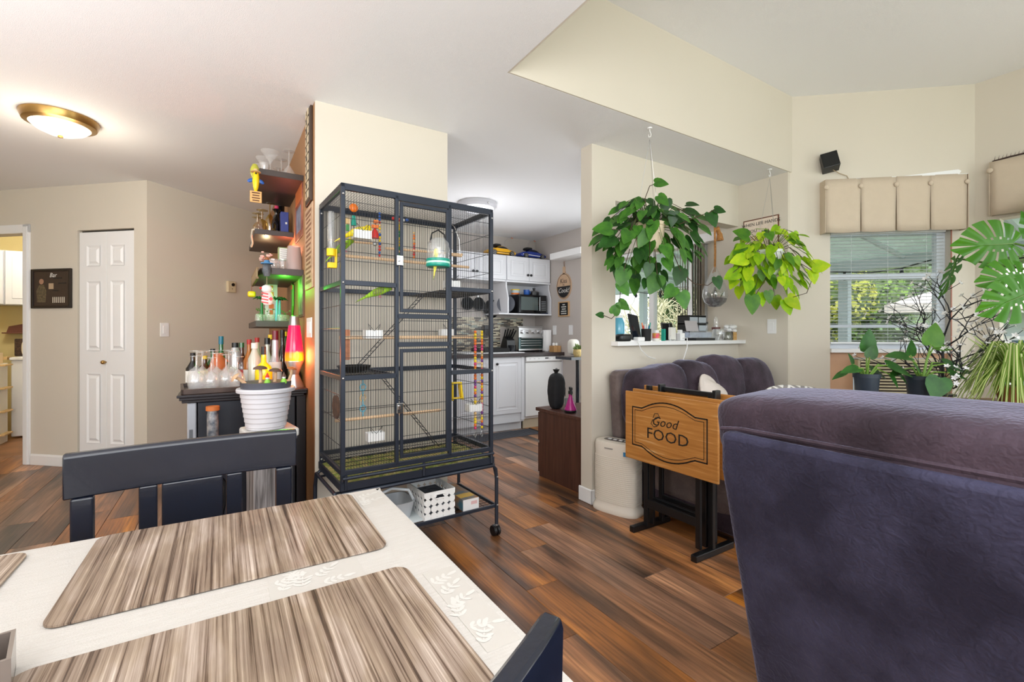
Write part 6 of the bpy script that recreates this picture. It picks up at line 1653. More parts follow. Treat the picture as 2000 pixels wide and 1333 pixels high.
B().box(-.14, -.028, .004, .12, .028, .045).out('papers', mat('papers_blue', (176, 186, 204), .6, var=.2, scale=30), t, local=True)
t = tag(B().cbox((3.27, 2.33, SZ+.010), (.24, .07, .018)).out('notebook', M['black'], bev=.002), 'flat black notebook under the clear tray on the sill', 'notebook')
t = T('glass_bowl', 'round clear glass bowl on the sill right of the tray', 'bowl', (3.49, 2.33, SZ)); B().lathe((0, 0, 0), [(.03, 0), (.05, .03), (.052, .06), (.042, .095)], 20, cap=False).out('bowl_body', M['plastic_clear'], t, local=True, smooth=True)
B().tube([(-.01, 0, .005), (.02, -.01, .08)], .005, 6).out('white_stick', M['white'], t, local=True)
for k, (x, l_, h) in enumerate(((3.43, 'clear jar with a black lid beside the organizer', .16), (3.60, 'small glass lamp bottle with a dark collar on the sill', .13))):
    t = T('glass_jar', l_, 'jar', (x, 2.43, SZ)); B().lathe((0, 0, 0), [(.03, 0), (.034, .01), (.034, h*.75), (.02, h*.85), (.02, h)], 16, cap=False).out('jar_body', M['plastic_clear'], t, local=True, smooth=True)
    B().lathe((0, 0, h*.85 if k == 0 else h*.7), [(.036, 0), (.036, .018)], 16).out('lid' if k == 0 else 'collar', M['black'] if k == 0 else mat('collar_red', (96, 40, 40), .5), t, local=True)
    if k == 1: B().lathe((0, 0, h), [(.018, 0), (.022, .03), (.01, .07)], 12, cap=False).out('chimney', M['glass'], t, local=True, smooth=True)
t = T('tea_set', 'small glass and metal warmer on the sill', 'tea warmer', (3.62, 2.34, SZ))
B().lathe((0, 0, 0), [(.04, 0), (.045, .03), (.03, .07)], 16).out('pot_glass', mat('warmer_glass', (120, 120, 112), .1, metal=.4), t, local=True, smooth=True)
B().cbox((.055, .01, .035), (.035, .04, .07)).out('block', mat('warmer_dark', (50, 44, 42), .4), t, local=True, bev=.003)
t = T('coaster_stack', 'stack of round bamboo coasters at the right end of the sill', 'coasters', (3.725, 2.36, SZ))
for k in range(5): B().lathe((0, 0, k*.0135), [(.036, 0), (.036, .0115)], 20).out('coaster', mat('bamboo', (206, 158, 84), .6) if k == 0 else bpy.data.materials['bamboo'], t, local=True)
t = T('white_flower', 'white porcelain-like blossom standing on the coasters', 'ornament', (3.715, 2.37, SZ+.068))
for k in range(9): a = k*2.4; B().sph((.03*math.cos(a), .03*math.sin(a), .03+.018*math.sin(k)), .026, 8, 6, sz=.7).out('petal', M['white'], t, local=True, smooth=True)

# ============================================================ NOOK WINDOW with vertical blind
nw = S(T('window_1', 'x', 'x', (3.80, 4.15, 0), -90)); del nw['label']; del nw['category']
b = B()
for x in (.15, .78, 1.44): b.box(x, .03, .25, x+.06, .09, 2.05)
b.box(.15, .03, .25, 1.5, .09, .31).box(.15, .03, 1.99, 1.5, .09, 2.05)
b.out('frame', M['white'], nw, local=True, bev=.003)
for x0, x1 in ((.21, .78), (.84, 1.44)): B().box(x0, .055, .31, x1, .060, 1.99).out('pane', M['pane'], nw, local=True)
S(B().box(3.72, 2.50, 1.99, 3.80, 2.95, 2.07).out('trim_4', M['white'], bev=.003))
t = T('vertical_blind', 'stacked taupe vertical blind at the right of the kitchen nook window', 'blind', (3.76, 2.8, .3))
vb = mat('blind_taupe', (150, 138, 128), .7, var=.08, scale=60)
for k in range(11):
    B().cbox((3.755, 2.665+k*.028, 1.17), (.075, .004, 1.66), (0, 0, R(18+k*2))).out('slat', vb, t)
lab(B().add([(3.70, 2.74, 1.16), (3.70, 2.80, 1.16), (3.70, 2.765, 1.95), (3.70, 2.755, 1.95), (3.705, 2.74, 1.16), (3.705, 2.80, 1.16), (3.705, 2.765, 1.95), (3.705, 2.755, 1.95)], [(0, 1, 2, 3), (4, 7, 6, 5), (0, 4, 5, 1), (1, 5, 6, 2), (2, 6, 7, 3), (3, 7, 4, 0)]).out('slat', M['white'], t), 'white tapering strip before the taupe slats')  # single white tapering strip, wider at the bottom
B().box(3.735, 2.62, 1.985, 3.79, 3.98, 2.02).out('head_rail', M['white'], t)

# ============================================================ BAY WINDOW
w2_ = S(T('window_2', 'x', 'x', (WO[0], WO[1], 0), WA)); del w2_['label']; del w2_['category']
b = B()
b.box(.335, .05, 1.02, .36, .10, 1.97).box(1.115, .05, 1.02, 1.175, .10, 1.97).box(.335, .05, 1.03, 1.175, .10, 1.09).box(.335, .05, 1.93, 1.175, .10, 1.97)
b.box(.335, .055, 1.585, 1.175, .095, 1.625).box(.335, .06, 1.20, 1.175, .09, 1.225)
b.out('frame', mat('frame_bluish', (214, 220, 228), .4), w2_, local=True, bev=.002)
for z0, z1 in ((1.09, 1.2), (1.225, 1.585), (1.625, 1.93)): B().box(.36, .075, z0, 1.115, .079, z1).out('pane', M['pane'], w2_, local=True)
S(B().box(1.176, -.004, 0, 1.184, .0, 1.97).xf(Matrix.Translation((WO[0], WO[1], 0)) @ Matrix.Rotation(R(WA), 4, 'Z')).out('trim_5', mat('trim_redbrown', (160, 104, 84), .5)))
S(B().box(.335, -.02, 1.005, 1.155, .05, 1.035).xf(Matrix.Translation((WO[0], WO[1], 0)) @ Matrix.Rotation(R(WA), 4, 'Z')).out('trim_6', M['white'], bev=.003))
t = T('window_blind', 'white horizontal slat blind over the bay window', 'blind', (WO[0], WO[1], 0), WA)
ws = mat('slat_white', (232, 236, 240), .5)
z = 1.10
sm = B().prism([(.0, -.0004), (.013, .0022), (.026, -.0004), (.013, .0030)], .345, 1.15, 'x')
me = None
while z < 1.93:
    if me is None:
        o = B().prism([(.0, -.0006), (.013, .0018), (.026, -.0006), (.013, .0030)], .345, 1.15, 'x').out('slat', ws, t, local=True); me = o.data
    else: o = bpy.data.objects.new('slat', me); COL.objects.link(o); o.parent = t
    o.location = (0, .012, z); z += .0262
for x in (.50, .76, 1.03): B().cyl((x, .025, 1.09), (x, .025, 1.95), .0012, n=4).out('ladder_cord', ws, t, local=True)
B().box(.345, .01, 1.075, 1.15, .04, 1.09).out('bottom_rail', ws, t, local=True)
B().box(.345, .008, 1.935, 1.15, .045, 1.965).out('head_rail', ws, t, local=True)
# lower wooden infill and louvered heater
S(B().box(.335, .03, 0, 1.175, .07, .575).box(.335, .03, .965, 1.175, .07, 1.01).box(.335, .03, .575, .515, .07, .965).box(1.105, .03, .575, 1.175, .07, .965).xf(Matrix.Translation((WO[0], WO[1], 0)) @ Matrix.Rotation(R(WA), 4, 'Z')).out('wall_window_infill', mat('ply_peach', (206, 164, 132), .6, var=.08, scale=4)))
t = T('air_conditioner', 'beige louvered air conditioner set in the wood panel under the window', 'air conditioner', (WO[0], WO[1], 0), WA)
ac = mat('ac_beige', (206, 194, 162), .5)
B().box(.52, -.03, .58, 1.10, .03, .96).out('housing', ac, t, local=True, bev=.006)
lab(B().box(.535, -.0315, .595, 1.085, -.0295, .945).out('grille_shade_sheet', mat('ac_painted_shade', (60, 50, 40), .7), t, local=True), 'dark sheet painted as shade behind the louvers')  # dark sheet on the housing front stands in for shade between louvers
for k in range(15): B().cbox((.81, -.036, .607+k*.0235), (.55, .010, .010), (R(-25), 0, 0)).out('louver', ac, t, local=True)

# valances
vf = mat('valance_linen', (204, 188, 168), .85, var=.012, scale=20, bump=.2, bscale=300)
def valance(label, org, ang, x0, x1, pleats, z0, z1, d=.085, drop=0.0):
    t = T('valance', label, 'valance', (org[0], org[1], 0), ang)
    edges = [x0]+pleats
    if pleats[-1] < x1 - .02: edges.append(x1)
    for k in range(len(edges)-1):
        a, c = edges[k], edges[k+1]
        vs = []; fs = []; n = 8; rows_ = 6
        for i in range(n+1):
            for j in range(rows_+1):
                u = i/n; v = j/rows_
                g = .004*v
                x = a+g + (c-a-2*g)*u
                y = -d - .005*math.sin(PI*u)*v - .003*math.sin(3*PI*u+k)*v
                vs.append((x, y, z1-(z1-z0)*v - .006*math.sin(PI*u)*v))
        for i in range(n):
            for j in range(rows_): q = i*(rows_+1)+j; fs.append((q, q+rows_+1, q+rows_+2, q+1))
        b = B().add(vs, fs); o = b.out('panel', vf, t, local=True, smooth=True, ang=60)
        md = o.modifiers.new('solid', 'SOLIDIFY'); md.thickness = .003
    B().box(x0, -d+.012, z0+.01, x1, -d+.018, z1).out('pleat_shade_sheet', mat('valance_shadow', (172, 152, 126), .9) if 'valance_shadow' not in bpy.data.materials else bpy.data.materials['valance_shadow'], t, local=True)  # darker sheet paints the shade seen inside the pleat gaps
    for xx in (x0, x1): B().box(xx-.002, -d, z0, xx+.002, 0, z1).out('return_side', vf, t, local=True)
    B().box(x0, -d, z1-.004, x1, 0, z1).out('top_board', M['white'], t, local=True)
    for p in [x0+.003]+pleats: B().sph((p, -d-.006, z1-.062), .018, 12, 6, sy=.5).out('button', vf, t, local=True, smooth=True)
    return t
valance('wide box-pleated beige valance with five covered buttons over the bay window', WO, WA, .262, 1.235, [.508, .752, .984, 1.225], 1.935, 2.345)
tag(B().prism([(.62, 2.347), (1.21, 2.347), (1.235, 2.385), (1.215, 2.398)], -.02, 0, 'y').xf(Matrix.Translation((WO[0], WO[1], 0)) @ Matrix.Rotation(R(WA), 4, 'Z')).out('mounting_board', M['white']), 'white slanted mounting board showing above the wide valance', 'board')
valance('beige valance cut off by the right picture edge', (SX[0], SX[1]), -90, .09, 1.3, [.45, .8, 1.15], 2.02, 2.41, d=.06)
t = T('twig_garland', 'thorny dark twig garland lying on the right valance', 'garland', (SX[0]-.04, .9, 2.412))
B().tube([(0, .09, .005), (0, 0, .012), (0, -.2, .016), (0, -.5, .02)], .006, 6).out('twig', mat('twig_dark', (60, 38, 30), .7), t, local=True)
for k in range(22): B().cyl((0, .08-k*.02, .01), (.004*(k % 3), .075-k*.02, .04), .002, .0005, n=4).out('thorn', bpy.data.materials['twig_dark'], t, local=True)
# wall speaker
p = ww(.315, -.06, 2.43)
t = T('wall_speaker', 'small black cube speaker tilted on the wall by the bay window', 'speaker', p, WA)
t.rotation_euler = (R(-12), R(-10), R(WA-18))
B().box(-.055, -.05, 0, .055, .05, .125).out('case', M['black'], t, local=True, bev=.004); B().box(-.05, -.052, .005, .05, -.05, .12).out('grille', M['blackmat'], t, local=True)
tag(B().tube([ww(.33, -.05, 2.43), ww(.39, -.02, 2.41), ww(.45, -.01, 2.39), ww(.47, -.01, 2.35)], .003, 5).out('speaker_wire', mat('wire_tan', (170, 150, 120), .6), smooth=True), 'thin tan wire running from the wall speaker to the valance', 'wire')
plate('white light switch on the wall left of the bay window', 'light switch', (3.80, 2.06, 1.214), -90, .072, .118, 1)
# tin sign behind the golden plant
t = T('metal_sign', 'cream tin sign reading When Life Hands behind the bright green plant', 'sign', (3.80, 2.152, 1.99), -90)
B().box(-.15, -.006, -.13, .15, 0, .13).out('rust_edge', mat('sign_rust', (110, 66, 48), .7), t, local=True, bev=.003)
B().box(-.14, -.0075, -.12, .14, -.006, .12).out('sign_face', mat('sign_cream', (228, 212, 196), .6, var=.06, scale=20), t, local=True)
textmesh('WHEN LIFE HANDS', .038, bl2, t, (0, -.008, .085), UP, sx=.98); textmesh('YOU', .038, bl2, t, (-.07, -.008, .03), UP); textmesh('LEMONS', .05, mat('sign_yellow', (226, 200, 60), .6), t, (.02, -.008, -.03), UP)

# ============================================================ PLANTS
def heartleaf():
    """pothos leaf: base at origin, tip along +y, face +z"""
    out = [(0, 0), (.16, -.10), (.34, -.04), (.43, .16), (.40, .42), (.26, .68), (.10, .90), (0, 1.0)]
    mid = [(0, 0), (0, .18), (0, .42), (0, .68), (0, .86), (0, 1.0)]
    vs = [(0, y, -.10*y*y) for x, y in mid]
    nm = len(vs)
    def zz(x, y): return .16*abs(x)-.10*y*y-.10*abs(x)**2
    for sx in (1, -1):
        for (x, y) in out[1:-1]: vs.append((sx*x, y, zz(x, y)))
    fs = []
    for s_, off in ((0, nm), (1, nm+6)):
        q = [(0, off, off+1, 1), (1, off+1, off+2), (1, off+2, off+3, 2), (2, off+3, off+4, 3), (3, off+4, off+5, 4), (4, off+5, 5)]
        for f in q: fs.append(f if s_ == 0 else tuple(reversed(f)))
    return vs, fs
def leafmat(name, c1, c2, rough=.35, trans=.25, rand=.18):
    m = mat(name, c1, rough, col2=c2, scale=1.6, rand=rand, spec=.35)
    nt = m.node_tree; N = nt.nodes; L = nt.links; p = N['Principled BSDF']; out = N['Material Output']
    tr_ = N.new('ShaderNodeBsdfTranslucent'); mx = N.new('ShaderNodeMixShader'); mx.inputs[0].default_value = trans
    src = p.inputs['Base Color'].links[0].from_socket
    L.new(src, tr_.inputs[0]); L.new(p.outputs[0], mx.inputs[1]); L.new(tr_.outputs[0], mx.inputs[2]); L.new(mx.outputs[0], out.inputs[0])
    return m
RT = Vector((FY, -FX, 0)); FW = Vector((FX, FY, 0)); ZU = Vector((0, 0, 1))
def leafobj(par, me, base, tip, nrm, size, w=1.0, name='leaf'):
    y = tip.normalized(); z = (nrm - y*nrm.dot(y)); z.normalize(); x = y.cross(z)
    m = Matrix((x*size*w, y*size, z*size)).transposed().to_4x4(); m.translation = base
    o = bpy.data.objects.new(name, me); COL.objects.link(o); o.parent = par
    o.matrix_basis = Matrix.Translation(-par.location) @ m
    return o
vs, fs = heartleaf()
def leafmesh(name, m):
    me = B().add(vs, fs).mesh(name, m, smooth=True, ang=60); return me
lg1 = leafmat('leaf_deep_green', (48, 98, 34), (30, 66, 26)); lg2 = leafmat('leaf_mid_green', (82, 138, 44), (50, 98, 34))
ly1 = leafmat('leaf_lime', (176, 214, 30), (120, 176, 26), trans=.35); ly2 = leafmat('leaf_lime_bright', (214, 232, 44), (160, 206, 34), trans=.35); ly3 = leafmat('leaf_lime_dark', (96, 150, 30), (60, 112, 28))
mg = [leafmesh('leaf', m) for m in (lg1, lg2)]; my = [leafmesh('leaf', m) for m in (ly1, ly2, ly3, ly1)]
stem_g = mat('stem_green', (84, 104, 50), .6); stem_b = mat('stem_brown', (70, 52, 36), .7)
def P3(cx, r, u, d=0): return cx + RT*r + ZU*u + FW*d
def hanging(label, c, hook, n, rx, rz_up, rz_dn, meshes, size, seed, pot, vines, wallx=None, bias=None):
    t = T('hanging_plant', label, 'plant', c)
    rr = random.Random(seed); cv = Vector(c)
    if pot:
        B().lathe(cv, [(.06, -.11), (.075, -.09), (.092, .05), (.098, .055), (.098, .075), (.085, .075)], 24).out('pot', pot, t, smooth=True, ang=40)
        B().lathe(cv, [(.084, .05), (.001, .06)], 16).out('soil', bpy.data.materials['soil'], t)
    for k in range(3):
        a = k*2.1; B().cyl(cv+Vector((.09*math.cos(a), .09*math.sin(a), .07)), Vector(hook)+Vector((0, 0, -.07)), .0012, n=4).out('hanger_wire', M['steel'], t)
    hk = Vector(hook); B().tube([hk, hk+Vector((0, 0, -.02)), hk+Vector((.012, 0, -.035)), hk+Vector((.008, 0, -.055)), hk+Vector((-.008, 0, -.06)), hk+Vector((-.01, 0, -.045))], .0025, 6).lathe(hk+Vector((0, 0, -.006)), [(.014, 0), (.016, .006)], 10).out('hook', M['white'], t, smooth=True)
    cnt = 0
    while cnt < n:
        a = rr.uniform(0, 2*PI); e_ = rr.random()**.55
        x = math.cos(a)*rx*e_; z = math.sin(a)*(rz_up if math.sin(a) > 0 else rz_dn)*e_
        d = rr.uniform(-1, .6)*rx*.55*math.sqrt(max(0, 1-e_*e_*.8))
        p = P3(cv, x, z, d)
        if wallx and p.x > wallx: continue
        if d > .02 and pot and abs(x) < .07 and abs(z) < .09: continue
        tip = RT*(x/rx*.8+rr.uniform(-.35, .35)) + ZU*(-.75+.5*(z > .03)*rr.random()+z*.9) + FW*(-.25+rr.uniform(-.3, .3))
        nrm = -FW*.75 + ZU*(.75+rr.uniform(-.3, .3)) + RT*(x/rx*.5+rr.uniform(-.4, .4))
        if rr.random() < .1: nrm = nrm - ZU*.9
        w_ = rr.choice(meshes)
        s_ = size*rr.uniform(.62, 1.12)
        leafobj(t, w_, p, tip, nrm, s_, rr.uniform(.72, .98)); cnt += 1
        if cnt % 2 == 0:
            o_ = cv+Vector((0, 0, .07)) + (p-cv)*.25
            mid_ = (o_+p)/2 + ZU*(.05+.03*rr.random())
            B().tube([o_, mid_, p], .0022, 4).out('stem', stem_b if rr.random() < .5 else stem_g, t)
    for V in vines:
        pts = [P3(cv, *q) for q in V[0]]
        B().tube(pts, .0026, 5).out('vine', stem_b, t, smooth=True)
        for (q, tx, tz, s_) in V[1]:
            leafobj(t, rr.choice(meshes), P3(cv, *q), RT*tx+ZU*tz-FW*.15, -FW*.9+ZU*.35, s_)
    return t
creampot = mat('pot_cream', (226, 208, 178), .5)
# coordinates in vines: (right, up, depth) from pot centre in metres
hanging('large dark green pothos in a cream pot hanging from the ceiling by the pass-through', (2.257, 1.98, 1.765), (2.257, 1.98, 2.44), 150, .30, .24, .29, mg, .108, 5, creampot, [
    ([(-.02, .06, -.08), (-.06, .2, -.1), (-.03, .28, -.1), (.02, .30, -.1)], [((.0, .30, -.1), .9, -.1, .085), ((.02, .22, -.1), .5, -.5, .09)]),
    ([(-.15, -.1, -.1), (-.20, -.28, -.1), (-.21, -.40, -.1), (-.22, -.48, -.1), (-.26, -.52, -.1), (-.31, -.50, -.1)], [((-.21, -.30, -.1), .5, -.8, .10), ((-.22, -.42, -.1), .5, -.35, .085), ((-.31, -.50, -.1), -.9, .1, .05), ((-.25, -.49, -.1), .3, .55, .08)]),
    ([(.0, -.1, -.1), (.02, -.3, -.1), (.05, -.38, -.1), (.12, -.41, -.1), (.17, -.40, -.1)], [((.16, -.36, -.1), .2, -.9, .11), ((.12, -.33, -.1), -.5, -.5, .10), ((.02, -.26, -.1), -.4, -.8, .13)]),
    ([(.10, -.1, -.1), (.16, -.24, -.1), (.24, -.31, -.1), (.32, -.32, -.1), (.37, -.28, -.1)], [((.37, -.27, -.1), .2, -.8, .08), ((.16, -.22, -.1), -.3, -.9, .11)]),
    ([(.15, .05, -.1), (.27, .10, -.1), (.33, .12, -.1), (.36, .14, -.1)], [((.33, .12, -.1), .3, -.8, .10), ((.36, .14, -.1), .8, -.2, .07)]),
    ([(-.15, .0, -.1), (-.25, .02, -.1), (-.30, .0, -.1)], [((-.26, .02, -.1), -.9, .0, .12), ((-.24, -.03, -.1), -.9, -.5, .12), ((-.18, -.22, -.1), -.35, -.9, .12)])])
hanging('bright lime green pothos hanging before the wall near the bay window', (3.46, 1.90, 1.70), (3.62, 1.98, 2.44), 125, .29, .26, .29, my, .108, 9, mat('pot_white', (230, 232, 228), .5), [
    ([(-.1, .0, -.1), (-.25, -.05, -.1), (-.34, -.12, -.1)], [((-.22, .0, -.1), -.9, -.2, .13), ((-.28, -.10, -.1), -.8, -.35, .12), ((-.2, .16, -.1), -.9, .3, .13)]),
    ([(.12, .0, -.1), (.28, -.1, -.1), (.22, -.25, -.1), (.12, -.28, -.1)], [((.26, -.06, -.1), .8, .1, .13), ((.26, -.09, -.1), .1, -.9, .10), ((.08, -.28, -.1), .6, -.6, .13)]),
    ([(-.05, -.1, -.1), (-.16, -.28, -.1), (-.2, -.33, -.1)], [((-.18, -.27, -.1), .0, -1, .14), ((.06, -.3, -.1), .3, -.9, .12)])], wallx=3.74)
# teardrop terrarium
t = T('hanging_terrarium', 'teardrop glass terrarium on a rope in the pass-through opening', 'terrarium', (3.54, 2.40, 1.55))
prof = [(.002, -.172), (.045, -.165), (.085, -.13), (.103, -.08), (.100, -.03), (.075, .04), (.045, .10), (.022, .15), (.012, .17)]
B().lathe((0, 0, 0), prof, 26, cap=False).out('glass_drop', M['plastic_clear'], t, local=True, smooth=True)
B().lathe((0, 0, 0), [(.002, -.168), (.044, -.160), (.083, -.128), (.095, -.10), (.06, -.09), (.001, -.085)], 22).out('soil_layer', mat('terr_soil', (70, 66, 72), .95, var=.5, scale=50), t, local=True, smooth=True)
B().sph((-.01, -.03, -.07), .028, 10, 8).out('white_pebble', mat('pebble', (214, 196, 188), .7), t, local=True, smooth=True)
B().tube([(.0, 0, -.08), (.005, 0, -.03), (.0, 0, .0)], [.018, .012, .006], 7).out('dark_figure', M['black'], t, local=True, smooth=True)
B().cbox((.045, -.02, -.075), (.05, .02, .016), (0, R(-15), 0)).out('twig', mat('twig_tan', (170, 120, 90), .8), t, local=True, bev=.004)
rr = random.Random(3)
for k in range(14):
    a = rr.random()*6.3; p0 = Vector((.04*math.cos(a), .04*math.sin(a), -.09)); B().tube([p0, p0+Vector((.02*math.cos(a), .02*math.sin(a), .03)), p0+Vector((.035*math.cos(a), .035*math.sin(a), .045))], [.004, .006, .001], 4).out('moss_tuft', mat('moss_grey', (96, 104, 90), .9) if k == 0 else bpy.data.materials['moss_grey'], t, local=True)
rope = mat('rope_tan', (176, 124, 70), .9, var=.3, scale=90)
B().tube([(0, 0, .13), (.004, 0, .3), (0, 0, .45), (.0, 0, .537)], .009, 8).tube([(0, 0, .49), (.02, -.01, .50), (.035, -.01, .47), (.05, -.01, .455), (.055, -.01, .40)], [.014, .02, .018, .022, .03], 8).out('rope', rope, t, local=True, smooth=True)
B().tube([(0, 0, .15), (-.02, 0, .14), (-.03, 0, .12)], .006, 6).out('rope_knot', rope, t, local=True)

# plant bench by the window (behind the near sofa)
t = T('plant_bench', 'wooden bench for potted plants behind the near sofa', 'bench', (3.7, 1.05, 0), -34)
bw_ = oak('bench_wood', (140, 100, 66), (170, 128, 88))
for k in range(5): B().box(-.43, -.13+k*.054, .715, .95, -.13+k*.054+.048, .74).out('board', bw_, t, local=True, bev=.002)
for x in (-.41, .88):
    for y in (-.12, .08): B().box(x, y, 0, x+.04, y+.04, .715).out('leg', bw_, t, local=True)
broad = leafmat('leaf_broad_green', (60, 116, 44), (40, 86, 34), trans=.15); broadl = leafmat('leaf_broad_light', (112, 164, 60), (84, 140, 46), trans=.25)
bm_ = [B().add(vs, fs).mesh('leaf', m_, smooth=True, ang=60) for m_ in (broad, broadl)]
stl = mat('stem_light_green', (120, 160, 66), .5)
def potplant(label, x, y, z, r, h, L_):
    t = T('potted_plant', label, 'plant', (x, y, z))
    B().lathe((0, 0, 0), [(r*.75, 0), (r*.78, .005), (r*.94, h-.025), (r*1.02, h-.025), (r*1.03, h), (r*.94, h), (r*.9, h-.02)], 26).out('pot', mat('pot_slate', (42, 54, 68), .45) if 'pot_slate' not in bpy.data.materials else bpy.data.materials['pot_slate'], t, local=True, smooth=True, ang=35)
    B().lathe((0, 0, h-.03), [(r*.9, 0), (.001, .006)], 18).out('soil', bpy.data.materials['soil'], t, local=True)
    b0 = Vector((x, y, z+h-.025))
    for (rt, up, dp, tx, tz, s_, k, w_) in L_:
        p = P3(b0, rt, up, dp)
        B().tube([b0+RT*rt*.1, b0+(p-b0)*.45+ZU*abs(rt)*.35, p], [.007, .0055, .004], 6).out('stem', stl, t, smooth=True)
        leafobj(t, bm_[k], p, RT*tx+ZU*tz-FW*.1, -FW*.55+ZU*.8, s_, w_)
potplant('small potted plant with one tall upright leaf, left of the pair on the bench', 3.43, 1.27, .742, .071, .162, [
    (.0, .17, 0, .1, .95, .14, 0, .8), (-.09, .06, -.05, -.9, -.15, .12, 0, .7), (-.12, .03, .02, -.9, -.4, .10, 0, .5), (-.02, .13, -.05, .3, .8, .09, 0, .9), (.10, .08, -.04, .85, -.35, .17, 0, .8), (.06, .05, .05, .7, -.4, .12, 0, .8), (.13, .02, -.02, .5, -.8, .10, 0, .7), (-.05, .08, .05, -.3, .7, .08, 0, .9), (.16, .06, .0, .7, -.7, .14, 0, .6)])
potplant('broad-leaved potted plant with a light leaf, right of the pair on the bench', 3.725, 1.085, .742, .088, .15, [
    (.03, .22, -.03, .15, .9, .14, 1, 1.0), (.10, .20, .03, .9, .0, .12, 1, .9), (-.10, .14, -.02, -.95, .1, .16, 0, .7), (-.03, .15, .05, .0, .6, .10, 0, .8), (.12, .10, -.03, .85, -.3, .17, 0, .8), (.17, .10, .03, .5, -.85, .16, 0, .8), (-.07, .04, -.07, -.4, .5, .09, 0, 1.0), (.0, .02, -.12, -.3, -.8, .14, 0, 1.1), (.08, .05, -.1, .9, -.3, .11, 0, .8), (-.13, .06, .0, -.8, -.4, .09, 0, .7)])
# twig tree with white blossoms
tb0 = Vector((4.08, 1.08, .74))
t = T('twig_tree', 'black bare-twig decorative tree with little white blossoms by the window', 'decorative tree', tb0)
B().lathe(tb0, [(.07, 0), (.07, .012), (.02, .02)], 16).out('base', M['black'], t)
rr = random.Random(21); tips = []
bt = B()
def branch(p, d, l, r, depth):
    q = p; pts = [p]; dd = d.copy()
    for k in range(3):
        dd = (dd+Vector((rr.uniform(-.22, .22), rr.uniform(-.22, .22), rr.uniform(-.12, .2)))).normalized(); q = q+dd*l/3; pts.append(q)
    bt.tube(pts, [r, r*.9, r*.8, r*.7], 5)
    if depth == 0: tips.append((q, dd)); return
    for k in range(3 if depth > 1 else 2):
        nd = (dd*.75 + Vector((rr.uniform(-1, 1), rr.uniform(-1, 1), rr.uniform(-.35, .7)))*.75).normalized()
        q2 = pts[rr.choice((2, 3, 3))]
        if (q2+nd*l*.8).x < SX[0]-.12: branch(q2, nd, l*.78, r*.72, depth-1)
    if rr.random() < .5: tips.append((q, dd))
for k in range(9):
    a = k*2*PI/9+.3; el = (.1, .5, .9, .3, 1.1, .0, .7, .4, .2)[k]
    h0 = (.08, .16, .26, .12, .34, .05, .3, .2, .1)[k]
    branch(tb0+ZU*h0, Vector((math.cos(a)*math.cos(el), math.sin(a)*math.cos(el), math.sin(el))), .185, .0062, 3)
bt.tube([tb0, tb0+ZU*.2, tb0+ZU*.42], [.012, .009, .006], 8)
bt.out('branches', mat('twig_black', (30, 30, 38), .5), t)
fb_ = B()
for k in range(5):
    a = k*2*PI/5; c, s_ = math.cos(a), math.sin(a)
    fb_.add([(0, 0, 0), (.010*c-.006*s_, .010*s_+.006*c, .005), (.019*c, .019*s_, .007), (.010*c+.006*s_, .010*s_-.006*c, .005)], [(0, 1, 2, 3)])
fm = fb_.mesh('blossom', mat('blossom_white', (244, 242, 244), .6))
rr.shuffle(tips)
for q, d in tips[:260]:
    o = bpy.data.objects.new('blossom', fm); COL.objects.link(o); o.parent = t; o.location = q-tb0; o.rotation_euler = d.to_track_quat('Z', 'Y').to_euler()
# spider plant
sp0 = Vector(project and (0, 0, 0))
def Dp(px, py, t_): k = (px-1000)/900; v = FW*t_ + RT*(k*t_); return Vector((v.x, v.y, 1.155-(py-652)/900*t_))
sp0 = Vector((4.02, .735, .7405))
t = T('spider_plant', 'striped spider plant with arching leaves at the right edge', 'plant', sp0)
B().lathe(sp0, [(.07, 0), (.095, .10), (.10, .10), (.085, .10)], 20).out('pot', mat('pot_terracotta', (170, 110, 80), .7), t, smooth=True, ang=40)
spm = mat('spider_stripe', (196, 214, 120), .5); 
nt = spm.node_tree; N_ = nt.nodes; L_ = nt.links; tc_ = N_.new('ShaderNodeUVMap')
spg = leafmat('spider_green', (150, 186, 76), (112, 154, 58)); spc = leafmat('spider_cream', (248, 248, 205), (226, 234, 160))
rr = random.Random(14)
for k in range(130):
    a = rr.uniform(0, 2*PI); l = rr.uniform(.22, .42); rise = rr.uniform(.08, .22); hor = Vector((math.cos(a), math.sin(a), 0)); drp = rr.uniform(.02, .22)
    if k < 46: hor = (-RT*rr.uniform(-.2, 1)+FW*rr.uniform(-1, .7)).normalized()
    pts = []
    n = 7
    for i in range(n+1):
        u = i/n; pts.append(sp0+ZU*.10+hor*(l*u)+ZU*(rise*math.sin(min(PI, PI*u*1.12))*(1.3 if u < .5 else 1) - drp*u*u*u))
    side = hor.cross(ZU).normalized()
    for j, (w0, w1_, mm) in enumerate(((-1, -.4, spg), (-.4, .4, spc), (.4, 1, spg))):
        pass
    b = B(); vsx = []; fsx = []
    for i, p in enumerate(pts):
        w_ = .0095*(1-(i/n)**2.2)+.0006
        for sgn in (-1, -.4, .4, 1): vsx.append(p+side*w_*sgn+ZU*(.25*w_*abs(sgn)))
    for i in range(n):
        for j in range(3): q = i*4+j; fsx.append((q, q+1, q+5, q+4))
    b.add(vsx, fsx); b.mi = [1 if (f % 3) == 1 else 0 for f in range(len(fsx))]
    b.out('leaf', [spg, spc], t, smooth=True, ang=80)
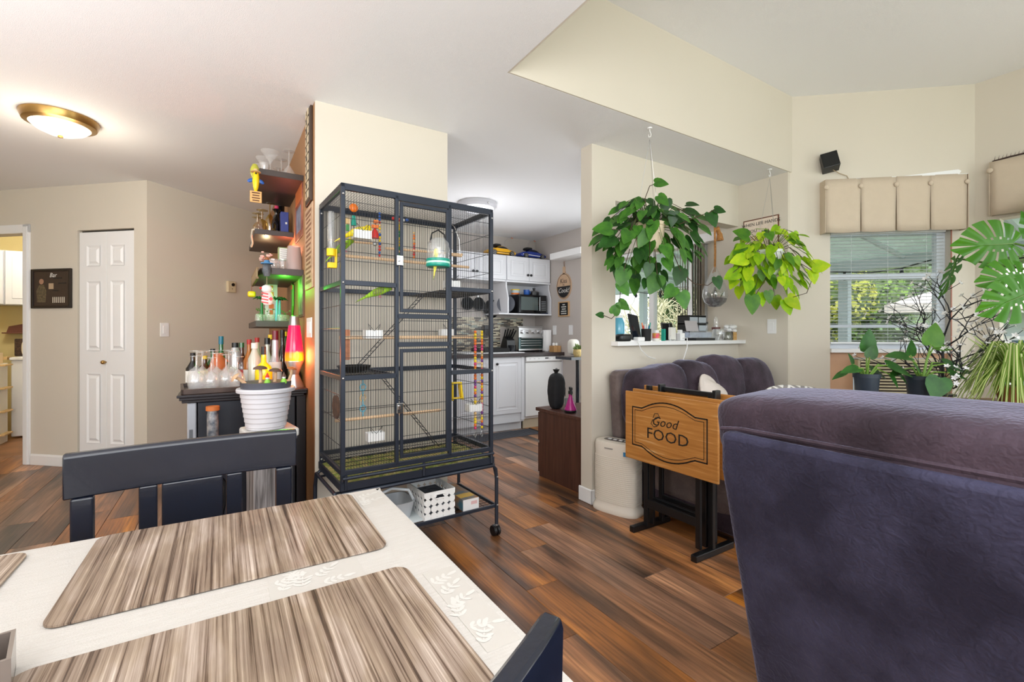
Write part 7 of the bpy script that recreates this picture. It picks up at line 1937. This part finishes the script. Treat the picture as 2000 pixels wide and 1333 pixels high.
# long pale runner leaves reaching up to the window
for k, (px, py) in enumerate(((1893, 650), (1889, 660))):
    e0 = Dp(px, py, 2.9); s0 = sp0+ZU*.12
    side = (e0-s0).cross(FW).normalized()
    b = B(); vsx = []; fsx = []
    for i in range(7):
        u = i/6; p = s0.lerp(e0, u)+ZU*.03*math.sin(PI*u); w_ = .009*(1-u**3)+.001
        for sgn in (-1, -.3, .3, 1): vsx.append(p+side*w_*sgn)
    for i in range(6):
        for j in range(3): q = i*4+j; fsx.append((q, q+1, q+5, q+4))
    b.add(vsx, fsx); b.mi = [1 if (f % 3) == 1 else 0 for f in range(len(fsx))]; b.out('runner_leaf', [spg, spc], t, smooth=True, ang=80)
# monstera
def monstera_mesh(name, m, seed=0, lobes=6):
    rr = random.Random(seed); ns, nu = 48, 10; vsm = []; fsm = []
    for sx in (1, -1):
        off = len(vsm)
        for i in range(ns+1):
            s_ = i/ns
            ang = R(-62 + 148*s_)       # direction of the lobe ray: from backward-down round to the tip
            org = Vector((0, .04+.62*s_**1.2, 0))
            ln = .40*math.sin(PI*(.14+.72*s_))**.7 + .03
            if s_ > .85: ln += .10*(s_-.85)/.15
            for j in range(nu+1):
                u = j/nu; bend = .30*u*u
                d = Vector((math.cos(ang-.0)*1.0, math.sin(ang), 0))
                p = org + d*ln*u + Vector((0, bend*ln*.5, 0))
                vsm.append((sx*p.x, p.y, .10*abs(p.x)-.28*p.x*p.x-.12*(p.y-.3)**2 + .015*math.sin(s_*lobes*2*PI)*u))
        for i in range(ns):
            s_ = (i+.5)/ns; f = (s_*lobes) % 1.0
            for j in range(nu):
                u = (j+.5)/nu
                if .10 < s_ < .90 and f > .76 and u > .34: continue
                if .16 < s_ < .7 and .30 < f < .46 and .16 < u < .27: continue
                q = off+i*(nu+1)+j
                fc = (q, q+1, q+nu+2, q+nu+1)
                fsm.append(fc if sx == 1 else fc[::-1])
    # midrib
    b = B().add(vsm, fsm)
    me = b.mesh(name, m, smooth=True, ang=80); return me
mo_g = leafmat('monstera_green', (72, 132, 30), (52, 104, 26), trans=.3, rand=.1); mo_l = leafmat('monstera_light', (78, 140, 16), (58, 116, 16), trans=.25, rand=.1)
mm1 = monstera_mesh('leaf', mo_l, 1); mm2 = monstera_mesh('leaf', mo_g, 2, 5)
m0 = Vector((3.75, -.15, 0))
t = T('monstera', 'tall monstera with split leaves at the right edge', 'plant', m0)
B().lathe(m0, [(.14, 0), (.19, .30), (.20, .32), (.17, .32)], 24).out('pot', mat('pot_dark_ceramic', (70, 74, 80), .4), t, smooth=True, ang=40)
mst = mat('monstera_stem', (92, 130, 50), .5)
crown = m0+ZU*.9
B().tube([m0+ZU*.3, crown+Vector((.0, .05, -.2)), crown], [.025, .02, .018], 8).out('trunk', mst, t, smooth=True)
for k, (px, py, dep, tx, tz, s_, me_, tilt) in enumerate(((1982, 476, 2.75, -.98, -.06, .36, mm1, .15), (2006, 540, 2.6, -.95, -.12, .28, mm1, .5), (2016, 570, 2.45, -.9, -.35, .30, mm1, .3), (1868, 505, 2.85, -.35, -.9, .26, mm2, -1.6), (2075, 440, 2.9, .6, .5, .40, mm2, .3), (2030, 470, 3.0, .1, .9, .34, mm2, .4))):
    p = Dp(px, py, dep)
    B().tube([crown, crown.lerp(p, .5)+ZU*.16+RT*.05, p], [.010, .008, .006], 7).out('stem', mst, t, smooth=True)
    tip = RT*tx+ZU*tz-FW*.05
    nr = -FW*1.0+ZU*tilt*.6+RT*(.0 if k != 3 else 2.2)
    leafobj(t, me_, p, tip, nr, s_)
    B().tube([p, p+tip.normalized()*s_*.55-FW*.004], [.004, .0015], 5).out('midrib', mst, t)

# ============================================================ OUTSIDE
gd = S(B().box(-60, -40, -.75, 80, 90, -.7).out('ground', mat('lawn', (120, 138, 84), .9, var=.3, scale=3)))
deck = mat('patio_deck', (176, 172, 164), .7)
S(B().box(5.0, -3, -.15, 8.4, 7.5, -.1).out('patio_floor', deck))
# patio cover: sloping corrugated roof on posts with beam
t = T('patio_cover', 'sloping corrugated patio roof on pale posts outside the windows', 'patio cover', (6.4, 3, -.1))
rf = leafmat('patio_roof_green', (214, 222, 214), (200, 210, 202), rough=.6, trans=.45, rand=0)
vsr = []; fsr = []; nr_ = 90
for i in range(nr_+1):
    y = -1.5+9*i/nr_; dz = .02*math.sin(i*PI/1.5)
    for (x, z) in ((4.08, 2.62), (7.6, 2.16)): 
        vsr.append((x, y, z+dz)); vsr.append((x, y, z+dz+.006))
for i in range(nr_):
    q = i*4; fsr += [(q, q+2, q+6, q+4), (q+1, q+5, q+7, q+3), (q+2, q+3, q+7, q+6)]
# keep the roof outside the house: only the strip beyond the walls
br = B().add(vsr, fsr); br.v = [(x if (x > 5 or y > 2.2) else 5.15, y, z if (x > 5 or y > 2.2) else 2.46) for x, y, z in br.v]
br.out('roof_sheet', rf, t)
pb = mat('post_bluewhite', (206, 214, 222), .5)
for y in (-.8, 1.0, 2.94, 4.9, 6.6): B().box(7.34, y, -.1, 7.46, y+.12, 2.1).out('post', pb, t, bev=.004)
B().box(7.32, -1.4, 2.02, 7.48, 7.5, 2.16).out('beam', pb, t, bev=.004)
for k in range(8): y = -1.0+k*1.1; B().box(5.2 if y < 2.2 else 4.0, y, 2.3 if y < 2.2 else 2.44, 5.26, y+.05, 2.40).cyl((5.2, y+.02, 2.38), (7.4, y+.02, 2.12), .03, n=6).out('rafter', pb, t)
t = T('string_lights', 'dark string of bulbs drooping under the patio roof', 'string lights', (6.6, 2.5, 2.0))
pts = [(6.9, -.5+i*.3, 2.02-.10*abs(math.sin(i*.8))) for i in range(24)]
B().tube(pts, .008, 5).out('cable', M['black'], t)
for p in pts[1::2]: B().lathe((p[0], p[1], p[2]-.11), [(.012, 0), (.03, .03), (.018, .08), (.016, .11)], 8).out('bulb', M['black'], t, smooth=True)
t = T('patio_rail', 'pale patio railing beyond the window', 'railing', (7.4, 3, -.1))
B().box(7.52, -1.4, .78, 7.60, 7.5, .84).box(7.54, -1.4, .05, 7.58, 7.5, .09).out('rail', pb, t)
for k in range(60): B().box(7.545, -1.4+k*.15, .09, 7.575, -1.37+k*.15, .78).out('baluster', pb, t)
# neighbour house
t = T('house', 'neighbour house with a pale brown roof among the trees', 'house', (16, 1.6, -.7), 0)
hw = mat('house_wall', (206, 214, 216), .7); hr = mat('house_roof', (206, 196, 194), .8, var=.08, scale=10)
B().box(13.5, -2.2, -.7, 21, 3.8, 1.85).out('wall', hw, t)
B().add([(12.8, -2.8, 1.8), (21.6, -2.8, 1.8), (21.6, 4.4, 1.8), (12.8, 4.4, 1.8), (15.8, .8, 3.4), (18.8, .8, 3.4), (12.8, -2.8, 1.62), (21.6, -2.8, 1.62), (21.6, 4.4, 1.62), (12.8, 4.4, 1.62)], [(0, 1, 5, 4), (1, 2, 5), (2, 3, 4, 5), (3, 0, 4), (0, 6, 7, 1), (3, 9, 6, 0), (6, 9, 8, 7), (1, 7, 8, 2), (2, 8, 9, 3)]).out('roof', hr, t)
for y in (-.8, 1.8):
    w_ = B().box(13.42, y, .1, 13.5, y+1.2, 1.1).out('window', M['white'], t); B().box(13.40, y+.08, .18, 13.43, y+1.12, 1.02).out('pane', mat('far_pane', (90, 110, 126), .1) if y == -.8 else bpy.data.materials['far_pane'], w_)
# trees
tm = [leafmat('tree_a', (160, 190, 100), (110, 150, 74), rough=.8, rand=0), leafmat('tree_b', (220, 216, 110), (170, 180, 84), rough=.8, rand=0), leafmat('tree_c', (150, 178, 140), (104, 136, 104), rough=.8, rand=0), leafmat('tree_d', (184, 206, 160), (130, 168, 124), rough=.8, rand=0)]
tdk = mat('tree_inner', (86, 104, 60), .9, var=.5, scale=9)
trk = mat('tree_trunk', (110, 92, 74), .9)
def tree(label, x, y, h, w, m, seed, n=7500, col=False):
    t = T('tree', label, 'tree', (x, y, -.7)); rr = random.Random(seed)
    B().tube([(x, y, -.7), (x+.1, y, h*.4), (x, y+.1, h*.75)], [.16, .11, .05], 8).out('trunk', trk, t, smooth=True)
    b = B(); blobs = [(x+rr.gauss(0, w*.32), y+rr.gauss(0, w*.32), rr.uniform(.1, 1)*h-.2, w*rr.uniform(.22, .4)) for _ in range(16)]
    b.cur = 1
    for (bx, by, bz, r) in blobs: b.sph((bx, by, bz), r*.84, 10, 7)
    b.cur = 0
    for k in range(n):
        bx, by, bz, r = rr.choice(blobs)
        d = Vector((rr.gauss(0, 1), rr.gauss(0, 1), rr.gauss(0, 1))).normalized()*r*rr.uniform(.75, 1.05); p = Vector((bx, by, bz))+d
        s_ = rr.uniform(.035, .08); u = Vector((rr.gauss(0, 1), rr.gauss(0, 1), rr.gauss(0, 1))).normalized(); v = u.cross(d+Vector((.01, 0, 0))).normalized(); u = u*s_; v = v*s_*.6
        b.add([p-u, p-v, p+u, p+v], [(0, 1, 2, 3)])
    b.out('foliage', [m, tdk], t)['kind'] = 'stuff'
TREES = [(11.3, 5.3, 3.6, 1.7, 1, 'yellow-green tree at the left in the bay window view'), (17, 7.6, 5.6, 3.2, 3, 'pale green tree in the middle of the bay window view'), (24, 7.0, 7.5, 4.5, 2, 'blue-green conifer-like tree behind the neighbour roof'),
         (22, -4.5, 6, 3.5, 0, 'green tree beyond the right end of the neighbour roof'), (13.5, 6.6, 4.4, 2.2, 0, 'green bushy tree between the two windows'), (12, -3.2, 4.5, 2.2, 2, 'dark tree outside the right-hand window'),
         (10.2, 13.4, 4.6, 2.6, 3, 'light green tree seen through the kitchen nook window'), (15.5, 12.6, 5.8, 3.4, 2, 'dense evergreen behind the bare shrub'), (9.2, 4.3, .7, 1.2, 1, 'low yellow hedge shrub below the bay window'), (9.6, 3.4, .6, 1.2, 0, 'low green shrub beside the patio rail'), (9.4, 2.4, .7, 1.2, 1, 'low golden shrub right of the patio rail'), (8.2, 10.6, 3.0, 1.8, 0, 'green tree at the left of the nook window view')]
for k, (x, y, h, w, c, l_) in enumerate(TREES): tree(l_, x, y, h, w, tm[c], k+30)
# bare pale shrub outside the nook window
t = T('bare_shrub', 'pale leafless shrub with tangled branches outside the kitchen nook window', 'shrub', (10.3, 8.2, -.7)); rr = random.Random(77); b = B()
def twig(p, d, l, r, dep):
    pts = [p]; dd = d.copy(); q = p
    for k in range(3): dd = (dd+Vector((rr.uniform(-.3, .3), rr.uniform(-.3, .3), rr.uniform(-.15, .15)))).normalized(); q = q+dd*l/3; pts.append(q)
    b.tube(pts, [r, r*.85, r*.7, r*.5], 4)
    if dep: 
        for k in range(4): twig(pts[rr.choice((1, 2, 3))], (dd*.7+Vector((rr.uniform(-1, 1), rr.uniform(-1, 1), rr.uniform(-.6, .9)))*.8).normalized(), l*.72, r*.62, dep-1)
for k in range(9):
    a = k*.7; twig(Vector((10.3+rr.uniform(-.4, .4), 8.2+rr.uniform(-.6, .6), -.7)), Vector((.45*math.cos(a), .45*math.sin(a), 1)).normalized(), 1.5, .05, 3)
b.out('branches', mat('branch_pale', (216, 208, 176), .9), t)
